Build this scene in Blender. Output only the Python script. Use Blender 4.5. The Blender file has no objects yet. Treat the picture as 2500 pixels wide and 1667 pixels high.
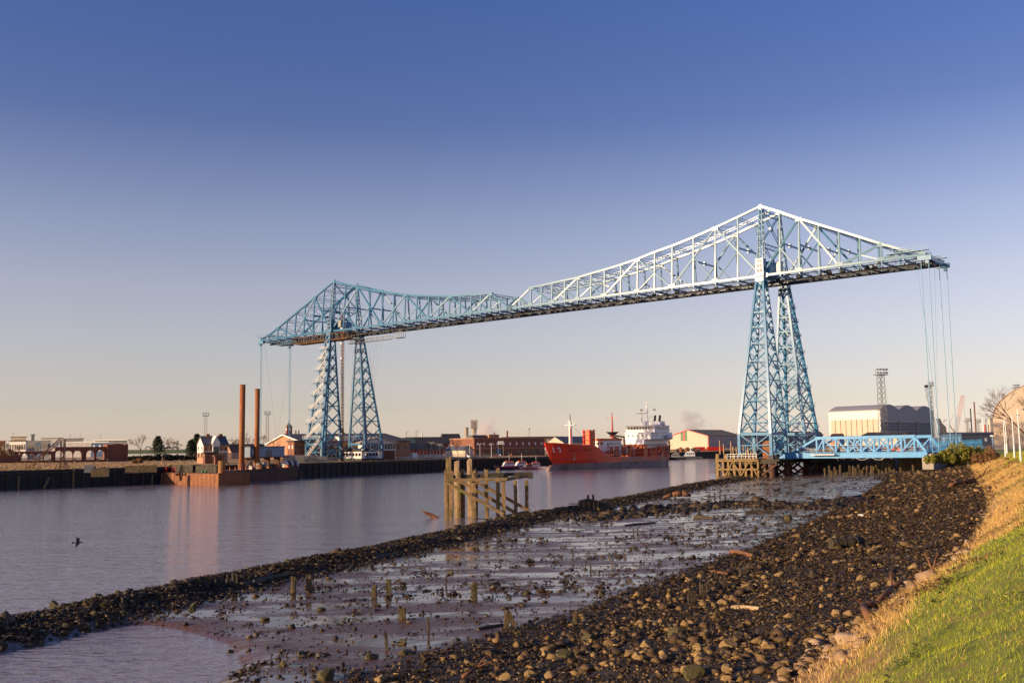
import bpy, bmesh, math, random
import numpy as np
from mathutils import Vector, Matrix, Euler
R = math.radians
random.seed(7); rng = np.random.default_rng(7)
SC = bpy.context.scene
COL = SC.collection
# ------------------------------------------------------------------ camera, sky, sun, exposure
H = 7.8; FPX = 2466.5; PITCH = 6.133; ROLL = -0.865
cd = bpy.data.cameras.new('camera'); cam = bpy.data.objects.new('camera', cd); COL.objects.link(cam)
cd.sensor_width = 36.0; cd.lens = FPX / 2500 * 36.0; cd.clip_end = 20000; cd.clip_start = 0.1
cam.matrix_world = Matrix.Translation((0, 0, H)) @ Euler((R(90 + PITCH), 0, 0)).to_matrix().to_4x4() @ Matrix.Rotation(R(ROLL), 4, 'Z')
SC.camera = cam
SUN_AZ, SUN_EL = 247.5, 13.0          # azimuth from +Y towards +X
w = bpy.data.worlds.new('World'); SC.world = w; w.use_nodes = True
nt = w.node_tree; nt.nodes.clear()
sky = nt.nodes.new('ShaderNodeTexSky'); sky.sky_type = 'NISHITA'; sky.sun_disc = False
sky.sun_elevation = R(SUN_EL); sky.sun_rotation = R(SUN_AZ); sky.altitude = 10
sky.air_density = 1.0; sky.dust_density = 0.5; sky.ozone_density = 1.5
bg = nt.nodes.new('ShaderNodeBackground'); bg.inputs['Strength'].default_value = 0.115
wo = nt.nodes.new('ShaderNodeOutputWorld')
hs = nt.nodes.new('ShaderNodeHueSaturation'); hs.inputs['Saturation'].default_value = 1.0
# elevation tint: the same all round the compass
tcw = nt.nodes.new('ShaderNodeTexCoord'); sx = nt.nodes.new('ShaderNodeSeparateXYZ')
rp = nt.nodes.new('ShaderNodeValToRGB'); mx = nt.nodes.new('ShaderNodeMix'); mx.data_type = 'RGBA'; mx.blend_type = 'MULTIPLY'
mx.inputs[0].default_value = 1.0
cr = rp.color_ramp
SKY_STOPS = [(0.0, (1.27, 1.16, 1.6)), (0.02, (1.11, 1.0, 1.39)), (0.045, (1.05, .89, 1.10)), (.076, (1.16, .90, 1.01)), (.108, (1.24, .945, 1.02)), (.16, (1.32, .965, 1.03)), (.216, (1.16, .90, 1.02)), (.266, (.90, .75, .965)), (.311, (.64, .60, .915)), (.368, (.54, .57, .95)), (.42, (.49, .57, 1.0)), (1, (.44, .54, 1.0))]
while len(cr.elements) < len(SKY_STOPS): cr.elements.new(.5)
for e, (p_, c_) in zip(cr.elements, SKY_STOPS): e.position = p_; e.color = (*c_, 1)
nt.links.new(tcw.outputs['Generated'], sx.inputs[0]); nt.links.new(sx.outputs['Z'], rp.inputs[0])
nt.links.new(sky.outputs[0], hs.inputs['Color']); nt.links.new(hs.outputs[0], mx.inputs[6]); nt.links.new(rp.outputs[0], mx.inputs[7])
nt.links.new(mx.outputs[2], bg.inputs[0]); nt.links.new(bg.outputs[0], wo.inputs[0])
sd = bpy.data.lights.new('sun', 'SUN'); sd.energy = 5.0; sd.angle = R(0.55); sd.color = (1.0, .74, .46)
sun = bpy.data.objects.new('sun', sd); COL.objects.link(sun)
SUNV = Vector((math.sin(R(SUN_AZ)) * math.cos(R(SUN_EL)), math.cos(R(SUN_AZ)) * math.cos(R(SUN_EL)), math.sin(R(SUN_EL))))
sun.rotation_euler = SUNV.to_track_quat('Z', 'Y').to_euler(); sun.location = (-60, -20, 60)
SC.view_settings.view_transform = 'Standard'; SC.view_settings.look = 'None'; SC.view_settings.gamma = 1
SC.view_settings.exposure = 0.30; SC.view_settings.use_curve_mapping = False
SC.render.engine = 'CYCLES'
SC.cycles.max_bounces = 6; SC.cycles.transparent_max_bounces = 8; SC.cycles.volume_bounces = 3
# ------------------------------------------------------------------ pixel (2500x1667 photo) -> ray helpers
_c, _s = math.cos(R(PITCH)), math.sin(R(PITCH)); _cr, _sr = math.cos(R(ROLL)), math.sin(R(ROLL))
def ray(u, v):
    a, b = u - 1250, v - 833.5
    x = a * _cr + b * _sr; y = -a * _sr + b * _cr
    return Vector((x / FPX, _c + y / FPX * _s, _s - y / FPX * _c))
def atz(u, v, z):            # where the pixel's ray meets height z
    d = ray(u, v); t = (z - H) / d.z
    return Vector((0, 0, H)) + d * t
def atd(u, v, D):            # ... meets depth y = D
    d = ray(u, v); return Vector((0, 0, H)) + d * (D / d.y)
def proj(P):
    dx, dy, dz = P[0], P[1], P[2] - H
    Z = dy * _c + dz * _s; Y = -dy * _s + dz * _c
    uu, vv = FPX * dx / Z, -FPX * Y / Z
    return 1250 + uu * _cr - vv * _sr, 833.5 + uu * _sr + vv * _cr
# ------------------------------------------------------------------ materials
MATS = {}
def mat(name, col, rough=.7, var=.25, scale=1.0, bump=0.0, bscale=8.0, metal=0.0, spec=.5, col2=None, mixscale=.6, mixlo=.45, mixhi=.6, coat=0, emit=0):
    m = bpy.data.materials.new(name); m.use_nodes = True; n = m.node_tree; b = n.nodes['Principled BSDF']
    tc = n.nodes.new('ShaderNodeTexCoord'); geo = n.nodes.new('ShaderNodeNewGeometry')
    no = n.nodes.new('ShaderNodeTexNoise'); no.inputs['Scale'].default_value = scale; no.inputs['Detail'].default_value = 6; no.inputs['Roughness'].default_value = .65
    n.links.new(geo.outputs['Position'], no.inputs['Vector'])
    r = n.nodes.new('ShaderNodeValToRGB'); e = r.color_ramp.elements
    e[0].position = .3; e[1].position = .72
    e[0].color = (*[max(0, c * (1 - var)) for c in col], 1); e[1].color = (*[min(1, c * (1 + var)) for c in col], 1)
    n.links.new(no.outputs['Fac'], r.inputs[0]); out = r.outputs[0]
    if col2:
        n2 = n.nodes.new('ShaderNodeTexNoise'); n2.inputs['Scale'].default_value = mixscale; n2.inputs['Detail'].default_value = 8; n2.inputs['Roughness'].default_value = .7
        n.links.new(geo.outputs['Position'], n2.inputs['Vector'])
        mr = n.nodes.new('ShaderNodeMapRange'); mr.inputs[1].default_value = mixlo; mr.inputs[2].default_value = mixhi
        n.links.new(n2.outputs['Fac'], mr.inputs[0])
        x = n.nodes.new('ShaderNodeMix'); x.data_type = 'RGBA'; n.links.new(mr.outputs[0], x.inputs[0]); n.links.new(out, x.inputs[6]); x.inputs[7].default_value = (*col2, 1)
        out = x.outputs[2]
    n.links.new(out, b.inputs['Base Color'])
    b.inputs['Roughness'].default_value = rough; b.inputs['Metallic'].default_value = metal; b.inputs['Specular IOR Level'].default_value = spec
    if bump:
        bn = n.nodes.new('ShaderNodeTexNoise'); bn.inputs['Scale'].default_value = bscale; bn.inputs['Detail'].default_value = 5
        n.links.new(geo.outputs['Position'], bn.inputs['Vector'])
        bb = n.nodes.new('ShaderNodeBump'); bb.inputs['Strength'].default_value = bump; bb.inputs['Distance'].default_value = .1
        n.links.new(bn.outputs['Fac'], bb.inputs['Height']); n.links.new(bb.outputs[0], b.inputs['Normal'])
    MATS[name] = m; return m
M = MATS
mat('blue_paint', (.035, .19, .35), .3, .15, .5, col2=(.14, .36, .50), mixscale=.25, mixlo=.45, mixhi=.75)
mat('tower_paint', (.022, .165, .33), .29, .2, .5, spec=.3, col2=(.07, .24, .39), mixscale=.3, mixlo=.45, mixhi=.7)
mat('faded_paint', (.36, .42, .46), .36, .15, .4, col2=(.16, .34, .46), mixscale=.3, mixlo=.5, mixhi=.7)
mat('deep_paint', (.016, .13, .26), .33, .2, .5, col2=(.05, .24, .40), mixscale=.3, mixlo=.5, mixhi=.7)
mat('blue_bright', (.035, .28, .58), .4, .15, .8)
mat('pale_paint', (.62, .62, .60), .45, .1, .8)
mat('dark_steel', (.016, .018, .024), .6, .3, 1)
mat('rust', (.27, .10, .036), .8, .45, 1.2, .3, 6, col2=(.22, .085, .035), mixscale=.5)
mat('rust_yellow', (.33, .105, .025), .75, .35, .7, col2=(.28, .16, .035), mixscale=.25, mixlo=.5, mixhi=.7)
mat('rust_dark', (.10, .045, .028), .85, .4, .8, .3, 5)
mat('scaffold', (.30, .17, .07), .8, .4, 3)
mat('old_timber', (.27, .17, .075), .85, .5, 2.2, .5, 9, col2=(.17, .155, .035), mixscale=.9, mixlo=.5, mixhi=.65)
mat('pale_timber', (.46, .31, .16), .8, .35, 2.5, .5, 9)
mat('stump_timber', (.13, .082, .034), .8, .45, 2.4, .5, 9, col2=(.07, .06, .02), mixscale=1.2)
mat('wet_timber', (.06, .042, .022), .65, .4, 2, .5, 8)
mat('dark_timber', (.045, .034, .02), .8, .5, 1.5, .4, 5, col2=(.085, .08, .025), mixlo=.5, mixhi=.7)
mat('concrete', (.34, .30, .25), .85, .2, 1, .2, 6)
mat('dark_wall', (.022, .02, .018), .75, .5, .6, .3, 3)
mat('brick', (.25, .10, .06), .85, .3, 1.2, .2, 10, col2=(.20, .075, .045), mixscale=.8)
mat('brick_dark', (.20, .075, .045), .85, .3, 1.2, .2, 10)
mat('brick_pale', (.42, .22, .12), .85, .25, 1.2)
mat('white_wall', (.74, .70, .64), .8, .1, .5)
mat('cream_wall', (.60, .50, .38), .8, .12, .4)
mat('beige_clad', (.56, .44, .32), .6, .08, .3)
mat('grey_clad', (.30, .29, .31), .55, .1, .3)
mat('dark_clad', (.09, .10, .12), .55, .15, .3)
mat('blue_clad', (.06, .14, .28), .5, .15, .3)
mat('blue_cabin', (.17, .24, .34), .5, .15, .8)
mat('roof_dark', (.055, .05, .05), .7, .3, .5)
mat('roof_brown', (.21, .165, .10), .75, .25, .4)
mat('roof_tile', (.16, .08, .06), .8, .3, .8)
mat('roof_green', (.10, .14, .12), .7, .2, .5)
mat('slate', (.10, .10, .115), .6, .25, .8)
mat('glass', (.02, .025, .03), .08, .1, 1, spec=.8)
mat('ship_red', (.80, .045, .006), .38, .10, .15, col2=(.62, .04, .015), mixscale=.12)
mat('ship_grey', (.30, .19, .17), .6, .18, .25, col2=(.14, .10, .10), mixscale=.2)
mat('ship_white', (.80, .78, .74), .45, .06, .3)
mat('ship_shade_red', (.70, .15, .065), .6, .15, .2, col2=(.38, .18, .13), mixscale=.15)  # dull red: shade and reflection on the aft hull painted in; also the deck
mat('orange', (.70, .13, .015), .5, .15, .5)
mat('red_paint', (.55, .03, .02), .4, .15, .8)
mat('green_paint', (.03, .16, .06), .5, .15, .5)
mat('black', (.012, .012, .012), .6, .2, 2)
mat('navy', (.03, .035, .07), .4, .2, 1)
mat('steel', (.22, .21, .20), .5, .2, 2)
mat('bark', (.10, .065, .04), .9, .35, 4)
mat('twig', (.13, .075, .045), .9, .3, 3)
mat('evergreen', (.025, .035, .012), .8, .5, .8)
mat('gorse', (.15, .16, .02), .8, .5, 1.2, col2=(.32, .27, .03), mixscale=1.5)
mat('hedge', (.03, .03, .012), .85, .5, 1.0)
mat('bracken', (.22, .11, .045), .85, .4, 1.5)
mat('driftwood', (.20, .085, .035), .8, .35, 5, .4, 14)
mat('white', (.8, .8, .78), .5, .05, 1)
mat('tarmac', (.06, .055, .055), .85, .25, 2)
# ------------------------------------------------------------------ mesh builder
def vec(p): return Vector(p)
class MB:
    def __init__(s): s.v = []; s.f = []; s.m = []
    def add(s, vs, fs, mi=0):
        o = len(s.v); s.v += [tuple(p) for p in vs]; s.f += [tuple(i + o for i in f) for f in fs]; s.m += [mi] * len(fs); return s
    def box(s, x0, x1, y0, y1, z0, z1, mi=0):
        vs = [(x, y, z) for z in (z0, z1) for y in (y0, y1) for x in (x0, x1)]
        return s.add(vs, [(0, 2, 3, 1), (4, 5, 7, 6), (0, 1, 5, 4), (2, 6, 7, 3), (0, 4, 6, 2), (1, 3, 7, 5)], mi)
    def beam(s, p, q, w=.3, h=None, up=(0, 0, 1), w2=None, h2=None, mi=0):
        h = h or w; p, q = vec(p), vec(q); d = (q - p)
        if d.length < 1e-6: return s
        d.normalize(); up = vec(up)
        if abs(d.dot(up)) > .985: up = Vector((0, 1, 0)) if abs(d.y) < .9 else Vector((1, 0, 0))
        sd_ = d.cross(up).normalized(); uu = sd_.cross(d)
        w2 = w2 or w; h2 = h2 or h; vs = []
        for c, ww, hh in ((p, w, h), (q, w2, h2)):
            for a, b in ((-1, -1), (1, -1), (1, 1), (-1, 1)): vs.append(c + sd_ * a * ww / 2 + uu * b * hh / 2)
        return s.add(vs, [(0, 1, 2, 3), (7, 6, 5, 4), (0, 4, 5, 1), (1, 5, 6, 2), (2, 6, 7, 3), (3, 7, 4, 0)], mi)
    def tube(s, p, q, r, r2=None, n=8, mi=0, cap=True):
        r2 = r if r2 is None else r2; p, q = vec(p), vec(q); d = (q - p).normalized()
        a = d.orthogonal().normalized(); b = d.cross(a); vs = []
        for c, rr in ((p, r), (q, r2)):
            for i in range(n):
                t = 2 * math.pi * i / n; vs.append(c + a * math.cos(t) * rr + b * math.sin(t) * rr)
        fs = [(i, (i + 1) % n, n + (i + 1) % n, n + i) for i in range(n)]
        if cap: fs += [tuple(range(n - 1, -1, -1)), tuple(range(n, 2 * n))]
        return s.add(vs, fs, mi)
    def path(s, pts, r, n=5, mi=0):
        for i in range(len(pts) - 1):
            ra, rb = (r, r) if not isinstance(r, (list, tuple)) else (r[i], r[i + 1])
            s.tube(pts[i], pts[i + 1], ra, rb, n, mi)
        return s
    def prism(s, poly, z0, z1, mi=0):          # xy polygon (ccw) extruded in z
        n = len(poly); vs = [(x, y, z0) for x, y in poly] + [(x, y, z1) for x, y in poly]
        return s.add(vs, [tuple(range(n - 1, -1, -1)), tuple(range(n, 2 * n))] + [(i, (i + 1) % n, n + (i + 1) % n, n + i) for i in range(n)], mi)
    def extr(s, poly, d, mi=0):                # 3-d polygon extruded by a vector
        n = len(poly); d = vec(d); vs = [vec(p) for p in poly] + [vec(p) + d for p in poly]
        return s.add(vs, [tuple(range(n - 1, -1, -1)), tuple(range(n, 2 * n))] + [(i, (i + 1) % n, n + (i + 1) % n, n + i) for i in range(n)], mi)
    def ball(s, c, rx, ry=None, rz=None, nu=8, nv=5, mi=0):
        ry = ry or rx; rz = rz or rx; vs = [(c[0], c[1], c[2] - rz)]
        for j in range(1, nv):
            t = math.pi * j / nv - math.pi / 2
            for i in range(nu):
                a = 2 * math.pi * i / nu; vs.append((c[0] + rx * math.cos(t) * math.cos(a), c[1] + ry * math.cos(t) * math.sin(a), c[2] + rz * math.sin(t)))
        vs.append((c[0], c[1], c[2] + rz)); fs = []
        for i in range(nu): fs.append((0, 1 + (i + 1) % nu, 1 + i))
        for j in range(nv - 2):
            for i in range(nu): a = 1 + j * nu; fs.append((a + i, a + (i + 1) % nu, a + nu + (i + 1) % nu, a + nu + i))
        a = 1 + (nv - 2) * nu; t = len(vs) - 1
        for i in range(nu): fs.append((a + i, a + (i + 1) % nu, t))
        return s.add(vs, fs, mi)
    def build(s, name, mats, parent=None, smooth=False, off=None, recalc=False):
        me = bpy.data.meshes.new(name)
        vs = s.v if off is None else [(a - off[0], b - off[1], c - off[2]) for a, b, c in s.v]
        me.from_pydata(vs, [], s.f); 
        for k in (mats if isinstance(mats, (list, tuple)) else [mats]): me.materials.append(M[k] if isinstance(k, str) else k)
        if any(s.m): me.polygons.foreach_set('material_index', s.m)
        if smooth: me.polygons.foreach_set('use_smooth', [True] * len(me.polygons))
        if recalc:
            bm = bmesh.new(); bm.from_mesh(me); bmesh.ops.recalc_face_normals(bm, faces=bm.faces); bm.to_mesh(me); bm.free()
        me.update()
        o = bpy.data.objects.new(name, me); COL.objects.link(o)
        if parent is not None: o.parent = parent
        return o
def tag(o, label=None, cat=None, group=None, kind=None):
    if label: o['label'] = label
    if cat: o['category'] = cat
    if group: o['group'] = group
    if kind: o['kind'] = kind
    return o
def thing(name, label, cat, loc=(0, 0, 0), rz=0.0, group=None):
    o = bpy.data.objects.new(name, None); COL.objects.link(o); o.location = loc; o.rotation_euler = (0, 0, rz); o.empty_display_size = .5
    return tag(o, label, cat, group)
def one(name, mb, mats, label, cat, loc=(0, 0, 0), rz=0.0, group=None, smooth=False, kind=None):   # a thing that is a single mesh
    o = mb.build(name, mats, None, smooth); o.location = loc; o.rotation_euler = (0, 0, rz)
    return tag(o, label, cat, group, kind)
def copy_tree(o, parent=None):
    c = o.copy(); COL.objects.link(c); c.parent = parent
    for ch in [x for x in COL.objects if x.parent == o]: copy_tree(ch, c)
    return c
def np_mesh(name, V, F, mats, smooth=False, mi=None, kind='structure'):
    me = bpy.data.meshes.new(name); V = np.asarray(V, np.float32); F = np.asarray(F, np.int32); k = F.shape[1]
    me.vertices.add(len(V)); me.vertices.foreach_set('co', V.ravel()); me.loops.add(F.size); me.loops.foreach_set('vertex_index', F.ravel())
    me.polygons.add(len(F)); me.polygons.foreach_set('loop_start', np.arange(0, F.size, k, dtype=np.int32))
    for q in (mats if isinstance(mats, (list, tuple)) else [mats]): me.materials.append(M[q] if isinstance(q, str) else q)
    if mi is not None: me.polygons.foreach_set('material_index', np.asarray(mi, np.int32))
    if smooth: me.polygons.foreach_set('use_smooth', np.ones(len(F), bool))
    me.update(calc_edges=True); me.validate()
    o = bpy.data.objects.new(name, me); COL.objects.link(o)
    if kind: o['kind'] = kind
    return o
# ------------------------------------------------------------------ the shore: heights as a function of the distance d from the foot of the bank
_tab = {}
def vnoise(x, y, seed=0):
    if seed not in _tab: _tab[seed] = np.random.default_rng(100 + seed).random((64, 64))
    T = _tab[seed]; xi = np.floor(x).astype(int); yi = np.floor(y).astype(int); fx = x - xi; fy = y - yi
    fx = fx * fx * (3 - 2 * fx); fy = fy * fy * (3 - 2 * fy)
    g = lambda a, b: T[a & 63, b & 63]
    return (g(xi, yi) * (1 - fx) + g(xi + 1, yi) * fx) * (1 - fy) + (g(xi, yi + 1) * (1 - fx) + g(xi + 1, yi + 1) * fx) * fy
def fbm(x, y, sc, octv=4, seed=0):
    s = 0; a = .5; t = 0
    for i in range(octv): s = s + a * vnoise(x * sc * 2 ** i + 13.7 * i, y * sc * 2 ** i - 7.1 * i, seed + i); t += a; a *= .5
    return s / t - .5
_f = [atz(u, v, 2.0) for u, v in [(1941, 1667), (2060, 1552), (2200, 1450), (2312, 1388), (2374, 1313), (2408, 1267), (2413, 1234), (2408, 1203), (2372, 1152)]]
FY = np.array([-60.] + [p.y for p in _f] + [245., 300., 400.]); FX = np.array([_f[0].x - (_f[0].y + 60) * .46] + [p.x for p in _f] + [108., 112., 140.])
_o = np.argsort(FY); FY, FX = FY[_o], FX[_o]
def foot(y): return np.interp(y, FY, FX)
CD = .905
_sp = [atz(u, v, .35) for u, v in [(-150, 1565), (0, 1530), (200, 1496), (350, 1464), (520, 1426), (800, 1368), (960, 1336), (1130, 1299), (1300, 1260), (1430, 1238), (1560, 1214), (1700, 1184), (1780, 1172)]]
SPY = np.array([-40.] + [p.y for p in _sp]); SPD = np.array([(p.x - float(foot(p.y))) * CD for p in _sp]); SPD = np.concatenate([[SPD[0] - 3], SPD])
def spit_d(y): return np.interp(y, SPY, SPD)
_pd = [atz(u, v, 0) for u, v in [(560, 1667), (620, 1625), (560, 1570), (430, 1535), (330, 1520)]]
PDY = np.array([-40.] + [p.y for p in _pd]); PDD = np.array([-22.] + [(p.x - float(foot(p.y))) * CD for p in _pd])
def sstep(a, b, x): t = np.clip((x - a) / (b - a), 0, 1); return t * t * (3 - 2 * t)
def gbound(y): return np.interp(y, [8, 25, 45, 75, 120, 220], [1.9, 2.3, 3.0, 3.8, 4.6, 5.4])      # where the bleached grass gives way to green
def height(x, y):
    x = np.asarray(x, float); y = np.asarray(y, float); d = (x - foot(y)) * CD
    n1 = fbm(x, y, .08, 4, 1); n2 = fbm(x, y, .55, 4, 9); n3 = fbm(x, y, 2.2, 3, 20)
    z = .16 + .09 * n1 + .035 * n2 + .030 * n3 + .2 * sstep(-30, -15, d)
    z = z + 1.55 * sstep(-16.5, 0, d) * np.clip((d + 16.5) / 16.5, 0, 1) + (.35 * n2 + .14 * n3) * sstep(-16, -11, d) * (1 - sstep(-1, 2, d))
    sp = spit_d(y); far = sstep(-2.2, -5.0, d - sp)
    z = z + .42 * np.exp(-((d - sp) / 1.9) ** 2) * (1 + 1.3 * n2)
    z = z * (1 - far) + far * -1.3
    pb = np.interp(y, PDY, PDD); pond = sstep(.9, -1.2, d - pb) * sstep(2.0, 4.6, d - sp) * sstep(PDY[-1] + 2.5, PDY[-1] - 1.5, y)
    z = z - pond * .42
    bank = np.interp(d, [0, 1.2, 3, 5, 6.5, 8.5, 12, 40, 200], [0, .75, 1.75, 2.75, 3.4, 3.85, 4.05, 4.15, 4.3])
    z = z + np.where(d > 0, bank, 0) + (.6 * n1 + .42 * n2 + .10 * n3) * sstep(0, 2, d) * (1 - .6 * sstep(5, 9, d))
    # towards the bridge the shore is cut off by the timber revetment
    z = np.where(d <= 0, z + .55 * sstep(150, 235, y) * sstep(-40, -6, d), z)
    return z
def hz(x, y): return float(height(np.array([x]), np.array([y]))[0])
def ground_px(u, v, tmax=320):
    d = ray(u, v); lo = None; t = 8.0
    while t < tmax:
        P = Vector((0, 0, H)) + d * t
        if P.z < max(hz(P.x, P.y), 0.0): break
        t *= 1.025
    a, b = t / 1.025, t
    for _ in range(14):
        m = (a + b) / 2; P = Vector((0, 0, H)) + d * m
        if P.z < max(hz(P.x, P.y), 0.0): b = m
        else: a = m
    P = Vector((0, 0, H)) + d * b; P.z = max(hz(P.x, P.y), 0.0); return P
# material of the shore sheet: zones follow the distance to the bank foot (stored as an attribute)
def shore_mat():
    m = bpy.data.materials.new('shore'); m.use_nodes = True; n = m.node_tree; L = n.links.new; b = n.nodes['Principled BSDF']
    geo = n.nodes.new('ShaderNodeNewGeometry'); at = n.nodes.new('ShaderNodeAttribute'); at.attribute_name = 'dfoot'
    def noise(sc, det=6, ro=.6, st=(1, 1, 1)):
        mp = n.nodes.new('ShaderNodeMapping'); mp.inputs['Scale'].default_value = st; L(geo.outputs['Position'], mp.inputs[0])
        x = n.nodes.new('ShaderNodeTexNoise'); x.inputs['Scale'].default_value = sc; x.inputs['Detail'].default_value = det; x.inputs['Roughness'].default_value = ro; L(mp.outputs[0], x.inputs['Vector']); return x.outputs['Fac']
    def ramp(f, st):
        r = n.nodes.new('ShaderNodeValToRGB'); e = r.color_ramp
        while len(e.elements) < len(st): e.elements.new(.5)
        for q, (p, c) in zip(e.elements, st): q.position = p; q.color = (*c, 1)
        L(f, r.inputs[0]); return r.outputs[0]
    def mr(f, a, b_, c=0, d=1):
        x = n.nodes.new('ShaderNodeMapRange'); x.inputs[1].default_value = a; x.inputs[2].default_value = b_; x.inputs[3].default_value = c; x.inputs[4].default_value = d; L(f, x.inputs[0]); return x.outputs[0]
    def mix(f, a, c):
        x = n.nodes.new('ShaderNodeMix'); x.data_type = 'RGBA'; L(f, x.inputs[0]); L(a, x.inputs[6]); L(c, x.inputs[7]); return x.outputs[2]
    def math_(op, a, c):
        x = n.nodes.new('ShaderNodeMath'); x.operation = op
        for i, q in enumerate((a, c)):
            if isinstance(q, (int, float)): x.inputs[i].default_value = q
            else: L(q, x.inputs[i])
        return x.outputs[0]
    dn = math_('ADD', at.outputs['Fac'], math_('MULTIPLY', math_('SUBTRACT', noise(.5, 6), .5), 3.2))
    wet = noise(.26, 8, .66, (.5, 1.5, 1)); fine = noise(5, 7, .7)
    mud = ramp(fine, [(.25, (.05, .022, .012)), (.5, (.13, .064, .034)), (.8, (.24, .135, .072))])
    rub = ramp(noise(7, 8, .75), [(.3, (.012, .008, .005)), (.55, (.035, .024, .014)), (.8, (.12, .08, .04))])
    soil = ramp(noise(3, 8, .7), [(.3, (.16, .085, .035)), (.55, (.30, .18, .07)), (.8, (.40, .27, .12))])
    grn = ramp(noise(2.2, 8, .7), [(.36, (.09, .11, .010)), (.52, (.20, .225, .016)), (.66, (.22, .14, .045))])
    c = mix(mr(dn, -16.5, -13.5), mud, rub); c = mix(mr(dn, -.4, .7), c, soil); gb = n.nodes.new('ShaderNodeAttribute'); gb.attribute_name = 'gbound'; c = mix(mr(math_('SUBTRACT', dn, gb.outputs['Fac']), -.5, .7), c, grn)
    L(c, b.inputs['Base Color'])
    wf = mr(wet, .43, .53)                                   # film of water on the mud
    ro = math_('ADD', mr(wf, 0, 1, .40, .06), math_('MULTIPLY', mr(fine, .35, .75), .06))
    ro = math_('MAXIMUM', ro, mr(dn, -17, -14, 0, .75)); L(ro, b.inputs['Roughness'])
    b.inputs['Specular IOR Level'].default_value = .55
    hb = math_('MULTIPLY', noise(9, 6, .7), math_('MAXIMUM', mr(wf, 0, 1, 1.1, .05), mr(dn, -17, -14)))
    bp = n.nodes.new('ShaderNodeBump'); bp.inputs['Strength'].default_value = .6; bp.inputs['Distance'].default_value = .045; L(hb, bp.inputs['Height']); L(bp.outputs[0], b.inputs['Normal'])
    M['shore'] = m; return m
shore_mat()
ys = [-14.0]
while ys[-1] < 285: ys.append(ys[-1] + max(.28, (ys[-1] - 6) * .0105))
ys = np.array(ys)
ds = np.concatenate([np.arange(-110, -62, 4.0), np.arange(-62, 10, .30), np.arange(10, 30, 1.5), np.arange(30, 320, 10.)])
YY, DD = np.meshgrid(ys, ds, indexing='ij'); XX = foot(YY) + DD / CD
ZZ = height(XX, YY)
V = np.stack([XX.ravel(), YY.ravel(), ZZ.ravel()], 1); ny, nd = XX.shape
i = np.arange(ny - 1)[:, None] * nd + np.arange(nd - 1)[None, :]; i = i.ravel()
F = np.stack([i, i + 1, i + nd + 1, i + nd], 1)
shore = np_mesh('mudflat_shore', V, F, 'shore', True)
a = shore.data.attributes.new('dfoot', 'FLOAT', 'POINT'); a.data.foreach_set('value', DD.ravel().astype(np.float32))
a = shore.data.attributes.new('gbound', 'FLOAT', 'POINT'); a.data.foreach_set('value', gbound(YY).ravel().astype(np.float32))
# ------------------------------------------------------------------ river
def water_mat():
    m = bpy.data.materials.new('river_water'); m.use_nodes = True; n = m.node_tree; L = n.links.new; b = n.nodes['Principled BSDF']
    b.inputs['Base Color'].default_value = (.27, .22, .235, 1); b.inputs['Roughness'].default_value = .05; b.inputs['IOR'].default_value = 1.33
    geo = n.nodes.new('ShaderNodeNewGeometry'); hs_ = []
    for sc, st, wgt in ((2.2, (.6, 1.3, 1), .8), (.7, (.5, 1.4, 1), 1.3), (.05, (.6, 2.2, 1), 2.0)):
        mp = n.nodes.new('ShaderNodeMapping'); mp.inputs['Scale'].default_value = st; mp.inputs['Rotation'].default_value = (0, 0, R(14)); L(geo.outputs['Position'], mp.inputs[0])
        x = n.nodes.new('ShaderNodeTexNoise'); x.inputs['Scale'].default_value = sc; x.inputs['Detail'].default_value = 4; L(mp.outputs[0], x.inputs['Vector'])
        q = n.nodes.new('ShaderNodeMath'); q.operation = 'MULTIPLY'; q.inputs[1].default_value = wgt; L(x.outputs['Fac'], q.inputs[0]); hs_.append(q.outputs[0])
    s = hs_[0]
    for q in hs_[1:]:
        ad = n.nodes.new('ShaderNodeMath'); ad.operation = 'ADD'; L(s, ad.inputs[0]); L(q, ad.inputs[1]); s = ad.outputs[0]
    bp = n.nodes.new('ShaderNodeBump'); bp.inputs['Strength'].default_value = .7; bp.inputs['Distance'].default_value = .11; L(s, bp.inputs['Height']); L(bp.outputs[0], b.inputs['Normal'])
    M['river_water'] = m
water_mat()
np_mesh('river', [(-3000, -400, 0), (3000, -400, 0), (3000, 4000, 0), (-3000, 4000, 0)], [(0, 1, 2, 3)], 'river_water')
# ------------------------------------------------------------------ far bank and the land beyond the bridge (top sheets with quay faces)
mat('waste_ground', (.52, .31, .12), .9, .3, .25, .3, 2, col2=(.34, .19, .08), mixscale=.12)
mat('yard', (.20, .17, .14), .9, .25, .3)
FARQ = [(-420, -210), (-210, 118)] + [tuple(atz(u, v, 0).xy) for u, v in [(0, 1196), (380, 1181), (740, 1166), (870, 1160), (1090, 1150), (1310, 1141)]]
FARQ = FARQ + [(60, 610), (150, 745), (250, 830), (420, 900)]
def far_z(p, dist): return 4.7 + 1.3 * min(1, max(0, (dist - 12) / 110))
def land_strip(name, edge, rows, matn, zf):
    V = []; F = []; n = len(edge); k = len(rows)
    for i, p in enumerate(edge):
        a_ = Vector(edge[max(0, i - 1)]); b_ = Vector(edge[min(n - 1, i + 1)]); t = (b_ - a_).normalized(); nn = Vector((-t.y, t.x))
        for r in rows: q = Vector(p) + nn * max(r, 0); V.append((q.x, q.y, -3 if r < 0 else zf(p, r)))
    for i in range(n - 1):
        for j in range(k - 1): F.append((i * k + j, (i + 1) * k + j, (i + 1) * k + j + 1, i * k + j + 1))
    return np_mesh(name, V, F, matn)
land_strip('far_bank_ground', FARQ, [-1, 0, 6, 12, 40, 80, 130, 300, 1200], 'waste_ground', far_z)
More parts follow.
